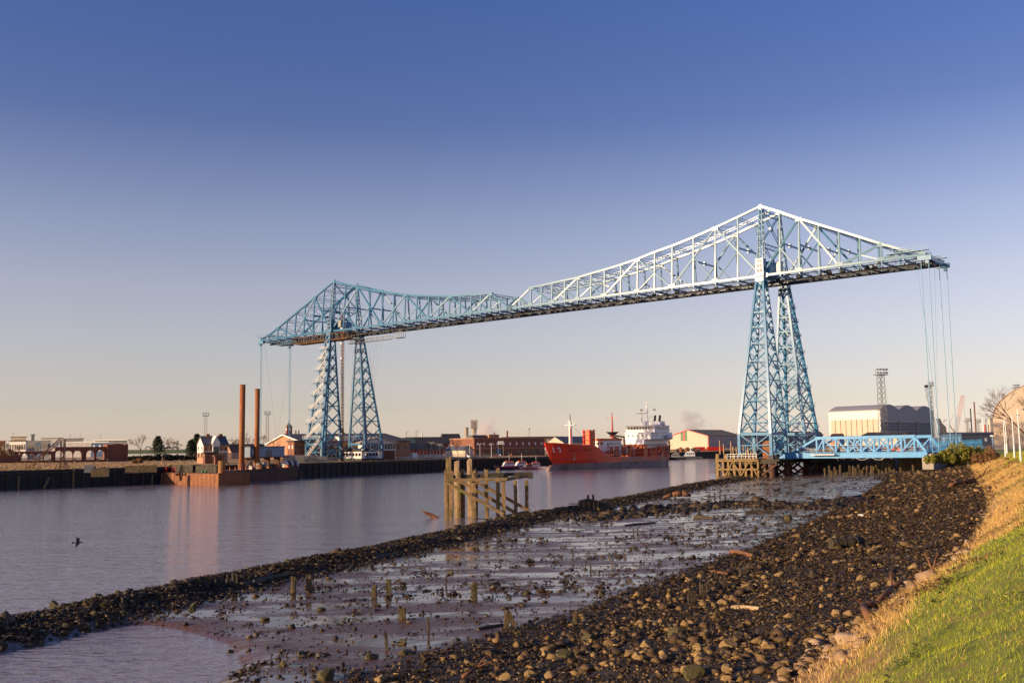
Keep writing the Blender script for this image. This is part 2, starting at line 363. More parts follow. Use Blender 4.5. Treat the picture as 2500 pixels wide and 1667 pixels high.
np_mesh('distant_ground', [(-6000, 650, 4.0), (8000, 950, 4.0), (8000, 12000, 4.0), (-6000, 12000, 4.0)], [(0, 1, 2, 3)], 'yard')
NEARQ = [(420, 880), (230, 640), (150, 470), (112, 360), (92, 300), (100, 268), (110, 246), (125, 225)]
land_strip('near_bank_ground', NEARQ, [-1, 0, 6, 20, 60, 400], 'yard', lambda p, r: 5.0)
# ------------------------------------------------------------------ the transporter bridge (local x runs along the span towards the near end, y across, z up)
BP = (67.84, 267.86, 0.0); BR = math.atan2(-.63234, .77469)
mat('cable_blue', (.14, .36, .52), .5, .1, 1)
bridge = thing('transporter_bridge', 'blue steel transporter bridge spanning the river on four lattice pylons', 'bridge', BP, BR)
def bw(x, y, z):          # bridge local -> world
    return Vector((BP[0] + x * math.cos(BR) - y * math.sin(BR), BP[1] + x * math.sin(BR) + y * math.cos(BR), z))
LS = 174.0; ZL = 53.1; ZA = 72.4
_w = [6.836] * 4 + [5.795] * 4 + [4.903] * 4 + [4.216] * 4; _cum = [0]
for q in _w: _cum.append(_cum[-1] + q)
TM = [72.3, 70.3, 68.37, 66.66, 65.16, 64.13, 62.83, 61.9, 61.12, 60.58, 59.91, 59.66, 59.35, 59.05, 58.92]; TC = [69.87, 67.16, 64.71, 62.27, 59.76, 57.22, 54.91, 53.35]
def nx(k):
    if k < 0: return -k * 5.3375
    if k > 32: return -(LS + (k - 32) * 5.3375)
    return -(_cum[k] if k <= 16 else LS - _cum[32 - k])
def nz(k):
    if k < 0: return TC[-k - 1]
    if k > 32: return TC[k - 33]
    return TM[min(k, 32 - k)]
def ty(z, side): d = 1.5 * (72.3 - z) / 19.2; return -d if side == 0 else 11.33 + d
def N(k, top, side, f=None):
    z = (nz(k) if top else ZL) if f is None else ZL + (nz(k) - ZL) * f
    return Vector((nx(k), ty(z, side), z))
P_ = 'blue_paint'
def span_glint_paint(name, pale):      # blue paint with grime; sun glint painted in as lighter blue on main span
    m = bpy.data.materials.new(name); m.use_nodes = True; n = m.node_tree; L = n.links.new; b = n.nodes['Principled BSDF']; b.inputs['Roughness'].default_value = .27; b.inputs['Specular IOR Level'].default_value = .3
    geo = n.nodes.new('ShaderNodeNewGeometry'); dt = n.nodes.new('ShaderNodeVectorMath'); dt.operation = 'DOT_PRODUCT'; L(geo.outputs['Position'], dt.inputs[0]); dt.inputs[1].default_value = (-.77469, .63234, 0)
    nz_ = n.nodes.new('ShaderNodeTexNoise'); nz_.inputs['Scale'].default_value = .22; nz_.inputs['Detail'].default_value = 8; nz_.inputs['Roughness'].default_value = .7; L(geo.outputs['Position'], nz_.inputs['Vector'])
    ad = n.nodes.new('ShaderNodeMath'); ad.operation = 'MULTIPLY_ADD'; ad.inputs[1].default_value = 70; L(nz_.outputs['Fac'], ad.inputs[0]); L(dt.outputs['Value'], ad.inputs[2])
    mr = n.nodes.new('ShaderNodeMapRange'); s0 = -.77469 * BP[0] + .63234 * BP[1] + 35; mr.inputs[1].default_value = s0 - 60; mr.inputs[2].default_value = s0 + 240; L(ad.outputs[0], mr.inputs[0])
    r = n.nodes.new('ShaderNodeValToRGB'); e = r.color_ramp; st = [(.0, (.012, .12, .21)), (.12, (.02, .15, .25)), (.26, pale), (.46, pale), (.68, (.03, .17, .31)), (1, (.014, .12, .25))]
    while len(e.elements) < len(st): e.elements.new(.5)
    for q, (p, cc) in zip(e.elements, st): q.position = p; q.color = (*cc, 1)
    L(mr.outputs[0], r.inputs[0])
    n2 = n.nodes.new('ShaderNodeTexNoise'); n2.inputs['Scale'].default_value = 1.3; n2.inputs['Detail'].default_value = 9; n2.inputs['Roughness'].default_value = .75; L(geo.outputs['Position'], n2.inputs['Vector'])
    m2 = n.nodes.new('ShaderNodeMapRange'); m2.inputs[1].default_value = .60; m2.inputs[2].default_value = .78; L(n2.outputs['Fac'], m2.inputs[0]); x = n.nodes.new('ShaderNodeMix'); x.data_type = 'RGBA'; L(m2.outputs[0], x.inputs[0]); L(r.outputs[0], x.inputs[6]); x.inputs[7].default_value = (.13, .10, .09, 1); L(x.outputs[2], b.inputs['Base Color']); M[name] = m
span_glint_paint('span_glint_paint', (.06, .20, .31)); span_glint_paint('span_glint_paint_far', (.035, .17, .30))
def tp(k, side): return 'span_glint_paint' if side == 0 else 'span_glint_paint_far'
HALF = {0: (lambda j: j, [2, 6, 10, 14]), 1: (lambda j: 32 - j, [2, 6, 10, 14]), 2: (lambda j: -j, [2, 6]), 3: (lambda j: 32 + j, [2, 6])}
for side in (0, 1):
    tr = MB().beam(N(0, False, side) - Vector((2, 0, 0)), N(0, False, side) + Vector((2, 0, 0)), .64, 1.1).build('truss', P_, bridge)
    for hi, (fk, tops) in HALF.items():
        for j in tops:
            for k, top in ((fk(j), True), (fk(j), False)):
                p = N(k, top, side); MB().box(p.x - .9, p.x + .9, p.y - .31, p.y + .31, p.z - (.75 if top else .25), p.z + (.25 if top else .75)).build('gusset', tp(fk(j), side), tr)
            if hi < 2 or j < 6:
                p = N(fk(j + 2), False, side); MB().box(p.x - 1.1, p.x + 1.1, p.y - .31, p.y + .31, p.z - .25, p.z + .85).build('gusset', tp(fk(j), side), tr)
    ks = list(range(-8, 41))
    for k in ks[:-1]:
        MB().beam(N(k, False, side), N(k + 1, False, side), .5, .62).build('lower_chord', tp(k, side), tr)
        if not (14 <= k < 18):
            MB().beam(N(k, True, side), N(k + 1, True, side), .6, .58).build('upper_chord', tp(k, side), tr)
    for k in ks:
        if k in (0, 32, -8, 40, 16): continue
        top = N(k, True, side) if k not in (15, 17) else N(14 if k == 15 else 18, True, side).lerp(N(16, False, side), .5)
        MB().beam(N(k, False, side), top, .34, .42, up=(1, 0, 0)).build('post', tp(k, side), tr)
    for hi, (fk, tops) in HALF.items():
        for j in tops:
            A = N(fk(j), True, side); B0 = N(fk(j - 2), False, side)
            MB().beam(A, B0, .34, .5).build('diagonal', tp(fk(j), side), tr)
            MB().beam(A.lerp(B0, .5), N(fk(j), False, side), .26, .32).build('diagonal', tp(fk(j), side), tr)
            if hi < 2 or j < 6:
                B1 = N(fk(j + 2), False, side); MB().beam(A, B1, .34, .5).build('diagonal', tp(fk(j), side), tr)
                MB().beam(A.lerp(B1, .5), N(fk(j), False, side), .26, .32).build('diagonal', tp(fk(j), side), tr)
            else: MB().beam(N(fk(6), False, side), N(fk(7), True, side), .26, .32).build('diagonal', tp(fk(j), side), tr)
# bracing between the two trusses
for k in range(-8, 41):
    if k in (15, 16, 17, 0, 32): continue
    a, b = N(k, True, 0), N(k, True, 1); m = MB(); m.beam(a, b, .12, .12); m.beam(a - Vector((0, 0, .75)), b - Vector((0, 0, .75)), .12, .12)
    for i in range(10):
        p = a.lerp(b, i / 10); q = a.lerp(b, (i + 1) / 10); dz = Vector((0, 0, .75)); m.beam(p - (dz if i % 2 else dz * 0), q - (dz * 0 if i % 2 else dz), .07, .07)
    m.build('top_strut', P_, bridge)
    if k < 40 and k not in (14, -1, 31):
        c, d = N(k + 1, True, 0), N(k + 1, True, 1); mid = (a + b + c + d) / 4
        MB().beam(a, d, .1, .1).beam(b, c, .1, .1).build('top_bracing', P_, bridge)
for r in (range(0, 14), range(18, 32)):
    m = MB()
    for k in r:
        a = (N(k, True, 0) + N(k, True, 1)) / 2; b = (N(k + 1, True, 0) + N(k + 1, True, 1)) / 2; dz = Vector((0, 0, .7))
        m.beam(a, b, .1, .12).beam(a - dz, b - dz, .1, .12)
        for i in range(6): m.beam(a.lerp(b, i / 6) - (dz if i % 2 else dz * 0), a.lerp(b, (i + 1) / 6) - (dz * 0 if i % 2 else dz), .08, .08)
    m.build('centre_girder', P_, bridge)
for k in (-4, -3, -2, -1, 1, 3, 31, 29, 33, 34, 35):
    a, b = N(k, True, 0, .5), N(k, True, 1, .5); c = (a + b) / 2; m = MB().beam(a, b, .1, .5); m.box(c.x - .25, c.x + .25, c.y - .5, c.y + .5, c.z - .5, c.z + .5)
    m.build('sway_strut', P_, bridge)
# floor: cross girders, dark rail girders, handrails
for k in range(-8, 41):
    a, b = N(k, False, 0), N(k, False, 1); dz = Vector((0, 0, .55))
    MB().beam(a - dz, b - dz, .22, .5).build('cross_girder', P_, bridge)
for k in range(-8, 40, 2):
    for yy in (3.0, 8.4):
        m = MB(); m.box(nx(k + 2) + .05, nx(k) - .05, yy - .28, yy + .28, ZL - 1.75, ZL - 1.1)
        for q in range(4): xx = nx(k) + (nx(k + 2) - nx(k)) * (q + .5) / 4; m.box(xx - .12, xx + .12, yy - .15, yy + .15, ZL - 1.1, ZL - .75)
        m.build('rail_girder', 'dark_steel', bridge)
    a, b = nx(k), nx(k + 2)
    m = MB()
    for yy in (2.2, 9.2): m.box(b, a, yy - .5, yy + .5, ZL - .18, ZL - .10)
    for yy in (1.7, 2.7, 8.7, 9.7):
        for hh in (.55, 1.05): m.box(b, a, yy - .025, yy + .025, ZL + hh, ZL + hh + .05)
        for q in range(5): xx = a + (b - a) * q / 5; m.box(xx - .03, xx + .03, yy - .03, yy + .03, ZL - .15, ZL + 1.1)
    m.build('walkway', 'dark_steel', bridge)
    for q in range(2): 
        yy = 5.0 + random.uniform(-2, 2); xx = a + (b - a) * random.random(); MB().box(xx - .5, xx + .5, yy - .5, yy + .5, ZL - 1.2, ZL - .2).box(xx - .2, xx + .2, yy - .8, yy + .8, ZL - 1.5, ZL - 1.15).build('trolley_gear', 'dark_steel', bridge)
# towers
ZB = 5.2
LV = [51.6, 48.3, 44.9, 41.2, 37.0, 32.5, 27.6, 22.4, 16.9, 11.0, ZB]
def pyl_c(z, far): f = min(1, max(0, (52 - z) / 41)); return (12.9 + 3.2 * f) if far else (-1.6 - 3.2 * f)
def pyl_h(z): f = min(1, max(0, (52 - z) / 41)); return .95 + 3.45 * f
def corner(X, z, far, i):
    h = pyl_h(z); c = pyl_c(z, far); sx_, sy_ = [(-1, -1), (1, -1), (1, 1), (-1, 1)][i]
    return Vector((X + sx_ * h, c + sy_ * h, z))
for X in (0.0, -LS):
    P_ = 'tower_paint' if X == 0 else 'deep_paint'
    for far in (0, 1):
        cap = MB(); h = 1.25; c = pyl_c(51.8, far); cap.box(X - h, X + h, c - h, c + h, 51.3, 52.6); cap.box(X - .8, X + .8, c - .8, c + .8, 50.2, 51.3)
        py = cap.build('pylon', P_, bridge)
        for i in range(4):
            MB().beam(corner(X, 51.5, far, i), corner(X, 11, far, i), .50, .50, up=(0, 1, 0), w2=.72, h2=.72).beam(corner(X, 11, far, i), corner(X, ZB, far, i), .74, .74, up=(0, 1, 0)).build('leg', P_, py)
        for li in range(len(LV) - 1):
            z1, z0 = LV[li], LV[li + 1]
            for i in range(4):
                j = (i + 1) % 4; a1, b1, a0, b0 = corner(X, z1, far, i), corner(X, z1, far, j), corner(X, z0, far, i), corner(X, z0, far, j)
                w_ = .24 if li < 3 else .30; m = MB().beam(a1, b0, w_, w_ * .8).beam(b1, a0, w_, w_ * .8)
                if li >= 2:
                    zm = (z1 + z0) / 2; m.beam(corner(X, zm, far, i), corner(X, zm, far, j), .2, .26)
                if li == 8: m.beam(a0, b0, .4, .75)
                m.build('cross_brace', P_, py)
        # base feet
        m = MB()
        for i in range(4): p = corner(X, ZB, far, i); m.box(p.x - .7, p.x + .7, p.y - .7, p.y + .7, ZB - 1.2, ZB + .35)
        m.build('footing', 'dark_steel', py)
        # upper post above the lower chord
        m = MB(); L4 = []
        for sx_ in (-1, 1):
            for sy_ in (-1, 1):
                a = Vector((X + sx_ * 1.05, ty(ZL, far) + sy_ * .75, ZL + .3)); b = Vector((X + sx_ * .32, ty(71.6, far) + sy_ * .3, 71.6)); m.beam(a, b, .24, .24, up=(0, 1, 0)); L4.append((a, b))
        for q in range(12):
            f0, f1 = q / 12, (q + 1) / 12
            for (i, j) in ((0, 2), (1, 3), (0, 1), (2, 3)):
                u0, u1 = L4[i], L4[j]; m.beam(u0[0].lerp(u0[1], f0), u1[0].lerp(u1[1], f1), .09, .09); m.beam(u1[0].lerp(u1[1], f0), u0[0].lerp(u0[1], f1), .09, .09)
        m.box(X - .6, X + .6, ty(72, far) - .35, ty(72, far) + .35, 71.2, 72.75)
        m.build('upper_post', P_, bridge)
    m = MB(); zz = [ZL + 1, 62.2, 71.4]
    for q in range(2):
        a0, b0 = Vector((X, ty(zz[q], 0), zz[q])), Vector((X, ty(zz[q], 1), zz[q])); a1, b1 = Vector((X, ty(zz[q + 1], 0), zz[q + 1])), Vector((X, ty(zz[q + 1], 1), zz[q + 1]))
        for (s_, t_) in ((a0, b1), (b0, a1)):
            for dx in (-.3, .3): m.beam(s_ + Vector((dx, 0, 0)), t_ + Vector((dx, 0, 0)), .14, .16)
            for i in range(14): m.beam(s_.lerp(t_, i / 14) + Vector((-.3, 0, 0)), s_.lerp(t_, (i + 1) / 14) + Vector((.3, 0, 0)), .06, .06)
        m.box(X - .35, X + .35, (a0.y + b0.y) / 2 - .6, (a0.y + b0.y) / 2 + .6, (zz[q] + zz[q + 1]) / 2 - .5, (zz[q] + zz[q + 1]) / 2 + .5)
        for dzz in (0, 1.2): m.beam(a1 - Vector((0, 0, dzz)), b1 - Vector((0, 0, dzz)), .3, .18)
        for i in range(12): m.beam((a1 - Vector((0, 0, 1.2 * (i % 2)))).lerp(b1 - Vector((0, 0, 1.2 * (i % 2))), i / 12), (a1 - Vector((0, 0, 1.2 * ((i + 1) % 2)))).lerp(b1 - Vector((0, 0, 1.2 * ((i + 1) % 2))), (i + 1) / 12), .1, .1)
    m.build('portal_bracing', P_, bridge)
    mh = MB().box(X - 1.5, X + 1.5, .4, 7.5, ZL - .05, ZL + 3.7).box(X - 1.7, X + 1.7, .2, 7.7, ZL + 3.7, ZL + 3.95).build('machine_house', 'blue_bright', bridge)
    for yy in (1.2, 2.8, 4.4, 6.0):
        MB().box(X + 1.5, X + 1.56, yy, yy + .9, ZL + 1.6, ZL + 2.7).build('window', 'glass', mh)
    cb = MB().box(X - 1.15, X + 1.15, ty(ZL, 0) - 1.0, ty(ZL, 0) + .8, ZL - .3, ZL + 4.6).build('cabin', P_, bridge)
    for zz_ in (ZL + .9, ZL + 2.2, ZL + 3.5):
        for xo in (-.7, .1): MB().box(X + xo, X + xo + .55, ty(ZL, 0) - 1.06, ty(ZL, 0) - 1.0, zz_, zz_ + .8).build('window', 'glass', cb)
    ht = MB().box(X + 3.6, X + 4.9, .2, 1.6, ZL + .1, ZL + 3.2).box(X + 3.5, X + 5.0, .1, 1.7, ZL + 3.2, ZL + 3.4); ht.build('control_hut', 'pale_paint', bridge)
P_ = 'blue_paint'
# zigzag stairs up the outer face of two pylons
def stairs(X, far, zs, sgn, mt, mr):
    def yo(z): return pyl_c(z, far) + sgn * (pyl_h(z) + .35)
    for i, z in enumerate(zs):
        h = pyl_h(z); y0 = yo(z); y1 = y0 + sgn * 1.15; m = MB(); m.box(X - h - 1.0, X + h + .2, min(y0, y1), max(y0, y1), z - .12, z + .1)
        m.beam((X - h - .9, y1, z - .1), (X - h + .8, y0, z - 1.5), .15, .15); m.beam((X + h, y1, z - .1), (X + h - .6, y0, z - 1.2), .15, .15)
        ld = m.build('landing', mt, bridge); m = MB()
        for hh in (.5, 1.05): m.box(X - h - 1.0, X + h + .2, y1 - .03, y1 + .03, z + hh, z + hh + .07)
        nb = 9
        for q in range(nb + 1): xx = X - h - 1.0 + (2 * h + 1.2) * q / nb; m.box(xx - .04, xx + .04, y1 - .04, y1 + .04, z + .1, z + 1.1)
        m.build('railing', mr, ld)
        zn = zs[i + 1] if i + 1 < len(zs) else ZB; hn = pyl_h(zn)
        a = Vector((X + h - .2, y0 + sgn * .55, z)); b = Vector((X - hn - .2, yo(zn) + sgn * .55, zn)); m = MB()
        for o_ in (-.42, .42): m.beam(a + Vector((0, o_, 0)), b + Vector((0, o_, 0)), .07, .22); m.beam(a + Vector((0, o_, .95)), b + Vector((0, o_, .95)), .06, .07)
        n_ = 14
        for q in range(1, n_): p = a.lerp(b, q / n_); m.box(p.x - .14, p.x + .14, p.y - .42, p.y + .42, p.z - .03, p.z + .03)
        for q in range(0, n_ + 1, 2): p = a.lerp(b, q / n_); m.box(p.x - .03, p.x + .03, p.y - .45, p.y - .39, p.z, p.z + .95)
        m.build('stair_flight', mr, bridge)
stairs(-LS, 0, [46, 42.2, 38.4, 33.7, 29.2, 24, 18.8, 13], -1, P_, 'pale_paint')
stairs(0.0, 1, [46, 42.2, 38.4, 33.7, 29.2, 24, 18.8, 13], 1, P_, P_)
# anchor cables at both ends
for X, zg in ((42.3, 5.6), (-LS - 42.3, 5.4)):
    for side in (0, 1):
        y = ty(ZL, side); sg = 1 if X > 0 else -1
        sh = MB().box(X - 1.6, X + 1.6, y - .5, y + .5, ZL - 1.4, ZL - .3); sh.box(X - .4 + sg * .6, X + .4 + sg * .6, y - .4, y + .4, ZL - 2.2, ZL - 1.3).build('anchor_block', P_, bridge)
        for dx in ((-.9, .9) if X > 0 else (-.5, .0, .5)):
            MB().path([(X + dx, y, ZL - 1.2), (X + dx * .9, y, 30), (X + dx * .8, y, zg - .5)], .085 if X > 0 else .06, 5).build('cable', 'cable_blue', bridge)
        MB().path([(X - sg * 2, y, ZL - 1.0), (X - sg * 1.0, 5.6 + (y - 5.6) * -.2, zg)], .03, 4).build('cable', P_, bridge)
    for k in range(2):
        m = MB(); zt = nz(-8) if X > 0 else nz(40); x0 = X - sg * 9; x1 = X + sg * 1.2; y = ty(ZL, k)
        m.box(min(x0, x1), max(x0, x1), y - .9, y + .2, ZL + 1.0, ZL + 1.1)
        for q in range(7): xx = x0 + (x1 - x0) * q / 6; m.box(xx - .04, xx + .04, y - .9, y - .82, ZL + 1.1, ZL + 2.2)
        for hh in (1.6, 2.2): m.box(min(x0, x1), max(x0, x1), y - .9, y - .84, ZL + hh, ZL + hh + .06)
        m.build('platform', P_, bridge)
# maintenance scaffold, hanging walkway and cradles by the far tower
def lattice_walk(name, x0, x1, y0, y1, z0, z1, step, mt, label, cat, boards=None):
    o = thing(name, label, cat, bw(x0, y0, z0), BR); dx = x1 - x0; dy = y1 - y0; h = z1 - z0; n_ = max(1, int(dx / step))
    for yy in (0, dy):
        for zz in (0, h): MB().box(0, dx, yy - .05, yy + .05, zz - .05, zz + .05).build('rail', mt, o)
    for q in range(n_ + 1):
        xx = dx * q / n_; m = MB()
        for yy in (0, dy): m.box(xx - .05, xx + .05, yy - .05, yy + .05, 0, h)
        m.box(xx - .05, xx + .05, 0, dy, -.05, .05); m.build('standard', mt, o)
    MB().box(0, dx, .05, dy - .05, -.1, -.05).build('deck', boards or mt, o)
    return o
lattice_walk('scaffold_platform', -LS - 20.5, -LS + 10.5, -2.9, 2.2, ZL - 3.4, ZL - 1.0, 1.6, 'scaffold', 'brown timber and tube scaffold slung under the bridge beside the far left tower', 'scaffold', 'scaffold')
lattice_walk('hanging_walkway', -LS + .8, -LS + 24, 6.0, 7.2, ZL - 4.2, ZL - 2.9, 1.2, 'steel', 'long grey cage walkway slung below the bridge between the far pylons', 'walkway')
lattice_walk('maintenance_cradle', -LS + 29.5, -LS + 33.5, 2.5, 4.5, ZL - 4.6, ZL - 2.6, .9, 'steel', 'small dark cage cradle hung under the span right of the far tower', 'cradle')
lattice_walk('maintenance_cradle', -LS - 33, -LS - 23, -1.6, 0.6, ZL - 2.7, ZL - 1.5, 1.3, P_, 'flat blue cradle slung under the left cantilever tip', 'cradle')
# hoist mast beside the near leg of the far tower
hm = bw(-LS + 4.6, .2, ZB); hm.z = 4.9
o = thing('hoist_mast', 'rust and grey lattice hoist mast climbing beside the far left tower', 'mast', hm, BR)
for a_, b_ in ((-.35, -.35), (.35, -.35), (.35, .35), (-.35, .35)): MB().box(a_ - .06, a_ + .06, b_ - .06, b_ + .06, 0, 55).build('leg', 'rust', o)
m = MB()
for q in range(44):
    z = q * 1.25
    for a_, b_ in (((-.35, -.35), (.35, -.35)), ((.35, -.35), (.35, .35)), ((.35, .35), (-.35, .35)), ((-.35, .35), (-.35, -.35))): m.beam((*a_, z), (*b_, z + 1.25), .07, .07); m.beam((*a_, z), (*b_, z), .07, .07)
m.build('lacing', 'scaffold', o)
for q in range(9): MB().box(-.5, .5, -.75, -.4, 4 + q * 5.6, 4.5 + q * 5.6).build('wall_tie', 'pale_paint', o)
MB().box(-.8, .8, -1.6, -.4, 49.5, 52.0).build('hoist_cage', 'steel', o)
# gondola docked at the far bank, hung from the trolley
go = bw(-LS + 9.5, 5.6, 4.9)
o = thing('gondola_car', 'gondola car with curved canopy docked between the far pylons', 'gondola', go, BR)
MB().box(-6, 6, -5.6, 5.6, 0, .7).build('deck', 'dark_steel', o)
for sy in (-1, 1):
    MB().box(-5.2, 5.2, sy * 4.2 - .9, sy * 4.2 + .9, .7, 3.2).build('cabin', 'white_wall', o)
    for q in range(6): MB().box(-4.9 + q * 1.7, -3.7 + q * 1.7, sy * 4.2 - .94, sy * 4.2 + .94, 1.6, 2.7).build('window', 'glass', o)
    m = MB()
    for q in range(16):
        a, b = -6 + q * .75, -6 + (q + 1) * .75; f = lambda x: 3.3 + 1.1 * math.exp(-(x / 2.6) ** 2)
        m.extr([(a, sy * 4.2 - 1.3, f(a)), (b, sy * 4.2 - 1.3, f(b)), (b, sy * 4.2 - 1.3, f(b) + .18), (a, sy * 4.2 - 1.3, f(a) + .18)], (0, 2.6, 0))
    m.build('canopy', 'slate', o)
for q in range(8):
    for sy in (-1, 1):
        xa = -5.5 + q * 11 / 7; MB().tube((xa, sy * 4.6, 4), (-xa * .9 + (3 if q % 2 else -2), sy * 4.4, ZL - 7), .02, None, 4).build('cable', 'steel', o)
# ------------------------------------------------------------------ rubble, weed and grass scattered over the shore
_phi = (1 + 5 ** .5) / 2
ICO_V = np.array([(-1, _phi, 0), (1, _phi, 0), (-1, -_phi, 0), (1, -_phi, 0), (0, -1, _phi), (0, 1, _phi), (0, -1, -_phi), (0, 1, -_phi), (_phi, 0, -1), (_phi, 0, 1), (-_phi, 0, -1), (-_phi, 0, 1)]) / math.sqrt(1 + _phi ** 2)
ICO_F = np.array([(0, 11, 5), (0, 5, 1), (0, 1, 7), (0, 7, 10), (0, 10, 11), (1, 5, 9), (5, 11, 4), (11, 10, 2), (10, 7, 6), (7, 1, 8), (3, 9, 4), (3, 4, 2), (3, 2, 6), (3, 6, 8), (3, 8, 9), (4, 9, 5), (2, 4, 11), (6, 2, 10), (8, 6, 7), (9, 8, 1)])
def island_mat(name, stops, rough=.75, bump=.4, bscale=9, spec=.4, nz_=.35):
    m = bpy.data.materials.new(name); m.use_nodes = True; n = m.node_tree; L = n.links.new; b = n.nodes['Principled BSDF']
    geo = n.nodes.new('ShaderNodeNewGeometry'); x = n.nodes.new('ShaderNodeTexNoise'); x.inputs['Scale'].default_value = 3.5; x.inputs['Detail'].default_value = 7; x.inputs['Roughness'].default_value = .7; L(geo.outputs['Position'], x.inputs['Vector'])
    q = n.nodes.new('ShaderNodeMath'); q.operation = 'MULTIPLY_ADD'; q.inputs[1].default_value = nz_; L(x.outputs['Fac'], q.inputs[0])
    q2 = n.nodes.new('ShaderNodeMath'); q2.operation = 'MULTIPLY_ADD'; q2.inputs[1].default_value = 1 - nz_; q2.inputs[2].default_value = 0; L(geo.outputs['Random Per Island'], q2.inputs[0]); L(q2.outputs[0], q.inputs[2])
    r = n.nodes.new('ShaderNodeValToRGB'); e = r.color_ramp
    while len(e.elements) < len(stops): e.elements.new(.5)
    for k, (p, c) in zip(e.elements, stops): k.position = p; k.color = (*c, 1)
    L(q.outputs[0], r.inputs[0]); L(r.outputs[0], b.inputs['Base Color']); b.inputs['Roughness'].default_value = rough; b.inputs['Specular IOR Level'].default_value = spec
    if bump:
        y = n.nodes.new('ShaderNodeTexNoise'); y.inputs['Scale'].default_value = bscale; y.inputs['Detail'].default_value = 6; L(geo.outputs['Position'], y.inputs['Vector'])
        bb = n.nodes.new('ShaderNodeBump'); bb.inputs['Strength'].default_value = bump; bb.inputs['Distance'].default_value = .05; L(y.outputs['Fac'], bb.inputs['Height']); L(bb.outputs[0], b.inputs['Normal'])
    M[name] = m
island_mat('rubble', [(.25, (.042, .023, .009)), (.55, (.125, .073, .025)), (.78, (.29, .18, .062)), (.95, (.50, .33, .135))])
island_mat('weedy_rubble', [(.2, (.018, .011, .005)), (.55, (.046, .029, .012)), (.8, (.10, .064, .025)), (.96, (.20, .13, .055))], .6)
island_mat('weed', [(.2, (.014, .008, .003)), (.55, (.045, .026, .009)), (.85, (.13, .078, .024))], .5, .2)
island_mat('bank_stone', [(.2, (.17, .10, .05)), (.5, (.30, .19, .10)), (.85, (.45, .33, .22))], .85)
island_mat('boulder', [(.2, (.055, .033, .012)), (.5, (.16, .098, .036)), (.85, (.30, .19, .075))], .8, .6, 6)
island_mat('boulder_weedy', [(.2, (.022, .014, .006)), (.5, (.06, .042, .016)), (.75, (.10, .085, .024)), (.95, (.17, .12, .05))], .75, .6, 6, nz_=.7)
island_mat('pale_boulder', [(.2, (.45, .38, .30)), (.85, (.65, .58, .50))], .8, .5, 6)
island_mat('dry_grass', [(.1, (.44, .25, .07)), (.5, (.70, .44, .14)), (.9, (.85, .62, .27))], .8, 0, nz_=.4)
island_mat('green_grass', [(.15, (.11, .15, .007)), (.45, (.26, .32, .012)), (.7, (.42, .41, .022)), (.92, (.62, .44, .10))], .7, 0, nz_=.45)
island_mat('broad_leaf', [(.1, (.13, .17, .015)), (.5, (.27, .31, .04)), (.9, (.48, .47, .14))], .55, 0)
def rot_mats(n):
    q = rng.normal(size=(n, 4)); q /= np.linalg.norm(q, axis=1)[:, None]; a, b, c, d = q.T
    return np.stack([1 - 2 * (c * c + d * d), 2 * (b * c - a * d), 2 * (b * d + a * c), 2 * (b * c + a * d), 1 - 2 * (b * b + d * d), 2 * (c * d - a * b), 2 * (b * d - a * c), 2 * (c * d + a * b), 1 - 2 * (b * b + c * c)], 1).reshape(n, 3, 3)
CUB_V = np.array([(-1, -1, -1), (1, -1, -1), (1, 1, -1), (-1, 1, -1), (-1, -1, 1), (1, -1, 1), (1, 1, 1), (-1, 1, 1)]) * .68
CUB_F = np.array([(0, 2, 1), (0, 3, 2), (4, 5, 6), (4, 6, 7), (0, 1, 5), (0, 5, 4), (1, 2, 6), (1, 6, 5), (2, 3, 7), (2, 7, 6), (3, 0, 4), (3, 4, 7)])
def shards(name, P, S, mt, label, cat, flat=.75, sink=.3):        # angular broken stone
    n = len(P); J = CUB_V[None] * (1 + rng.uniform(-.5, .35, (n, 8, 3))) * (1 + rng.uniform(-.45, .5, (n, 1, 3)))
    V = np.einsum('nij,nkj->nki', rot_mats(n), J) * S[:, None, None]; V[:, :, 2] *= flat; V += P[:, None, :]; V[:, :, 2] += (S * flat * (.5 - sink))[:, None]
    F = (CUB_F[None] + (np.arange(n) * 8)[:, None, None]).reshape(-1, 3); return tag(np_mesh(name, V.reshape(-1, 3), F, mt, kind='stuff'), label, cat)
def rocks(name, P, S, mt, label, cat, flat=.7, sink=.25):
    n = len(P); J = ICO_V[None] * (1 + rng.uniform(-.45, .4, (n, 12, 1))) * (1 + rng.uniform(-.42, .42, (n, 1, 3)))
    V = np.einsum('nij,nkj->nki', rot_mats(n), J) * S[:, None, None]; V[:, :, 2] *= flat; V += P[:, None, :]; V[:, :, 2] += (S * flat * (.5 - sink))[:, None]
    F = (ICO_F[None] + (np.arange(n) * 12)[:, None, None]).reshape(-1, 3)
    o = np_mesh(name, V.reshape(-1, 3), F, mt, kind='stuff'); return tag(o, label, cat)
def clumps(name, P, S, mt, label, cat, k=12, hgt=.55):
    n = len(P); c = rng.normal(size=(n, k, 1, 3)) * np.array([.42, .42, .0]); c[..., 2] = np.abs(rng.normal(size=(n, k, 1))) * .35 * hgt
    t = rng.normal(size=(n, k, 3, 3)) * np.array([.28, .28, .22 * hgt + .05]); V = (c + t); V[..., 2] = np.maximum(V[..., 2], -.05); V = V * S[:, None, None, None] + P[:, None, None, :]
    F = np.arange(n * k * 3).reshape(-1, 3); o = np_mesh(name, V.reshape(-1, 3), F, mt, kind='stuff'); return tag(o, label, cat)
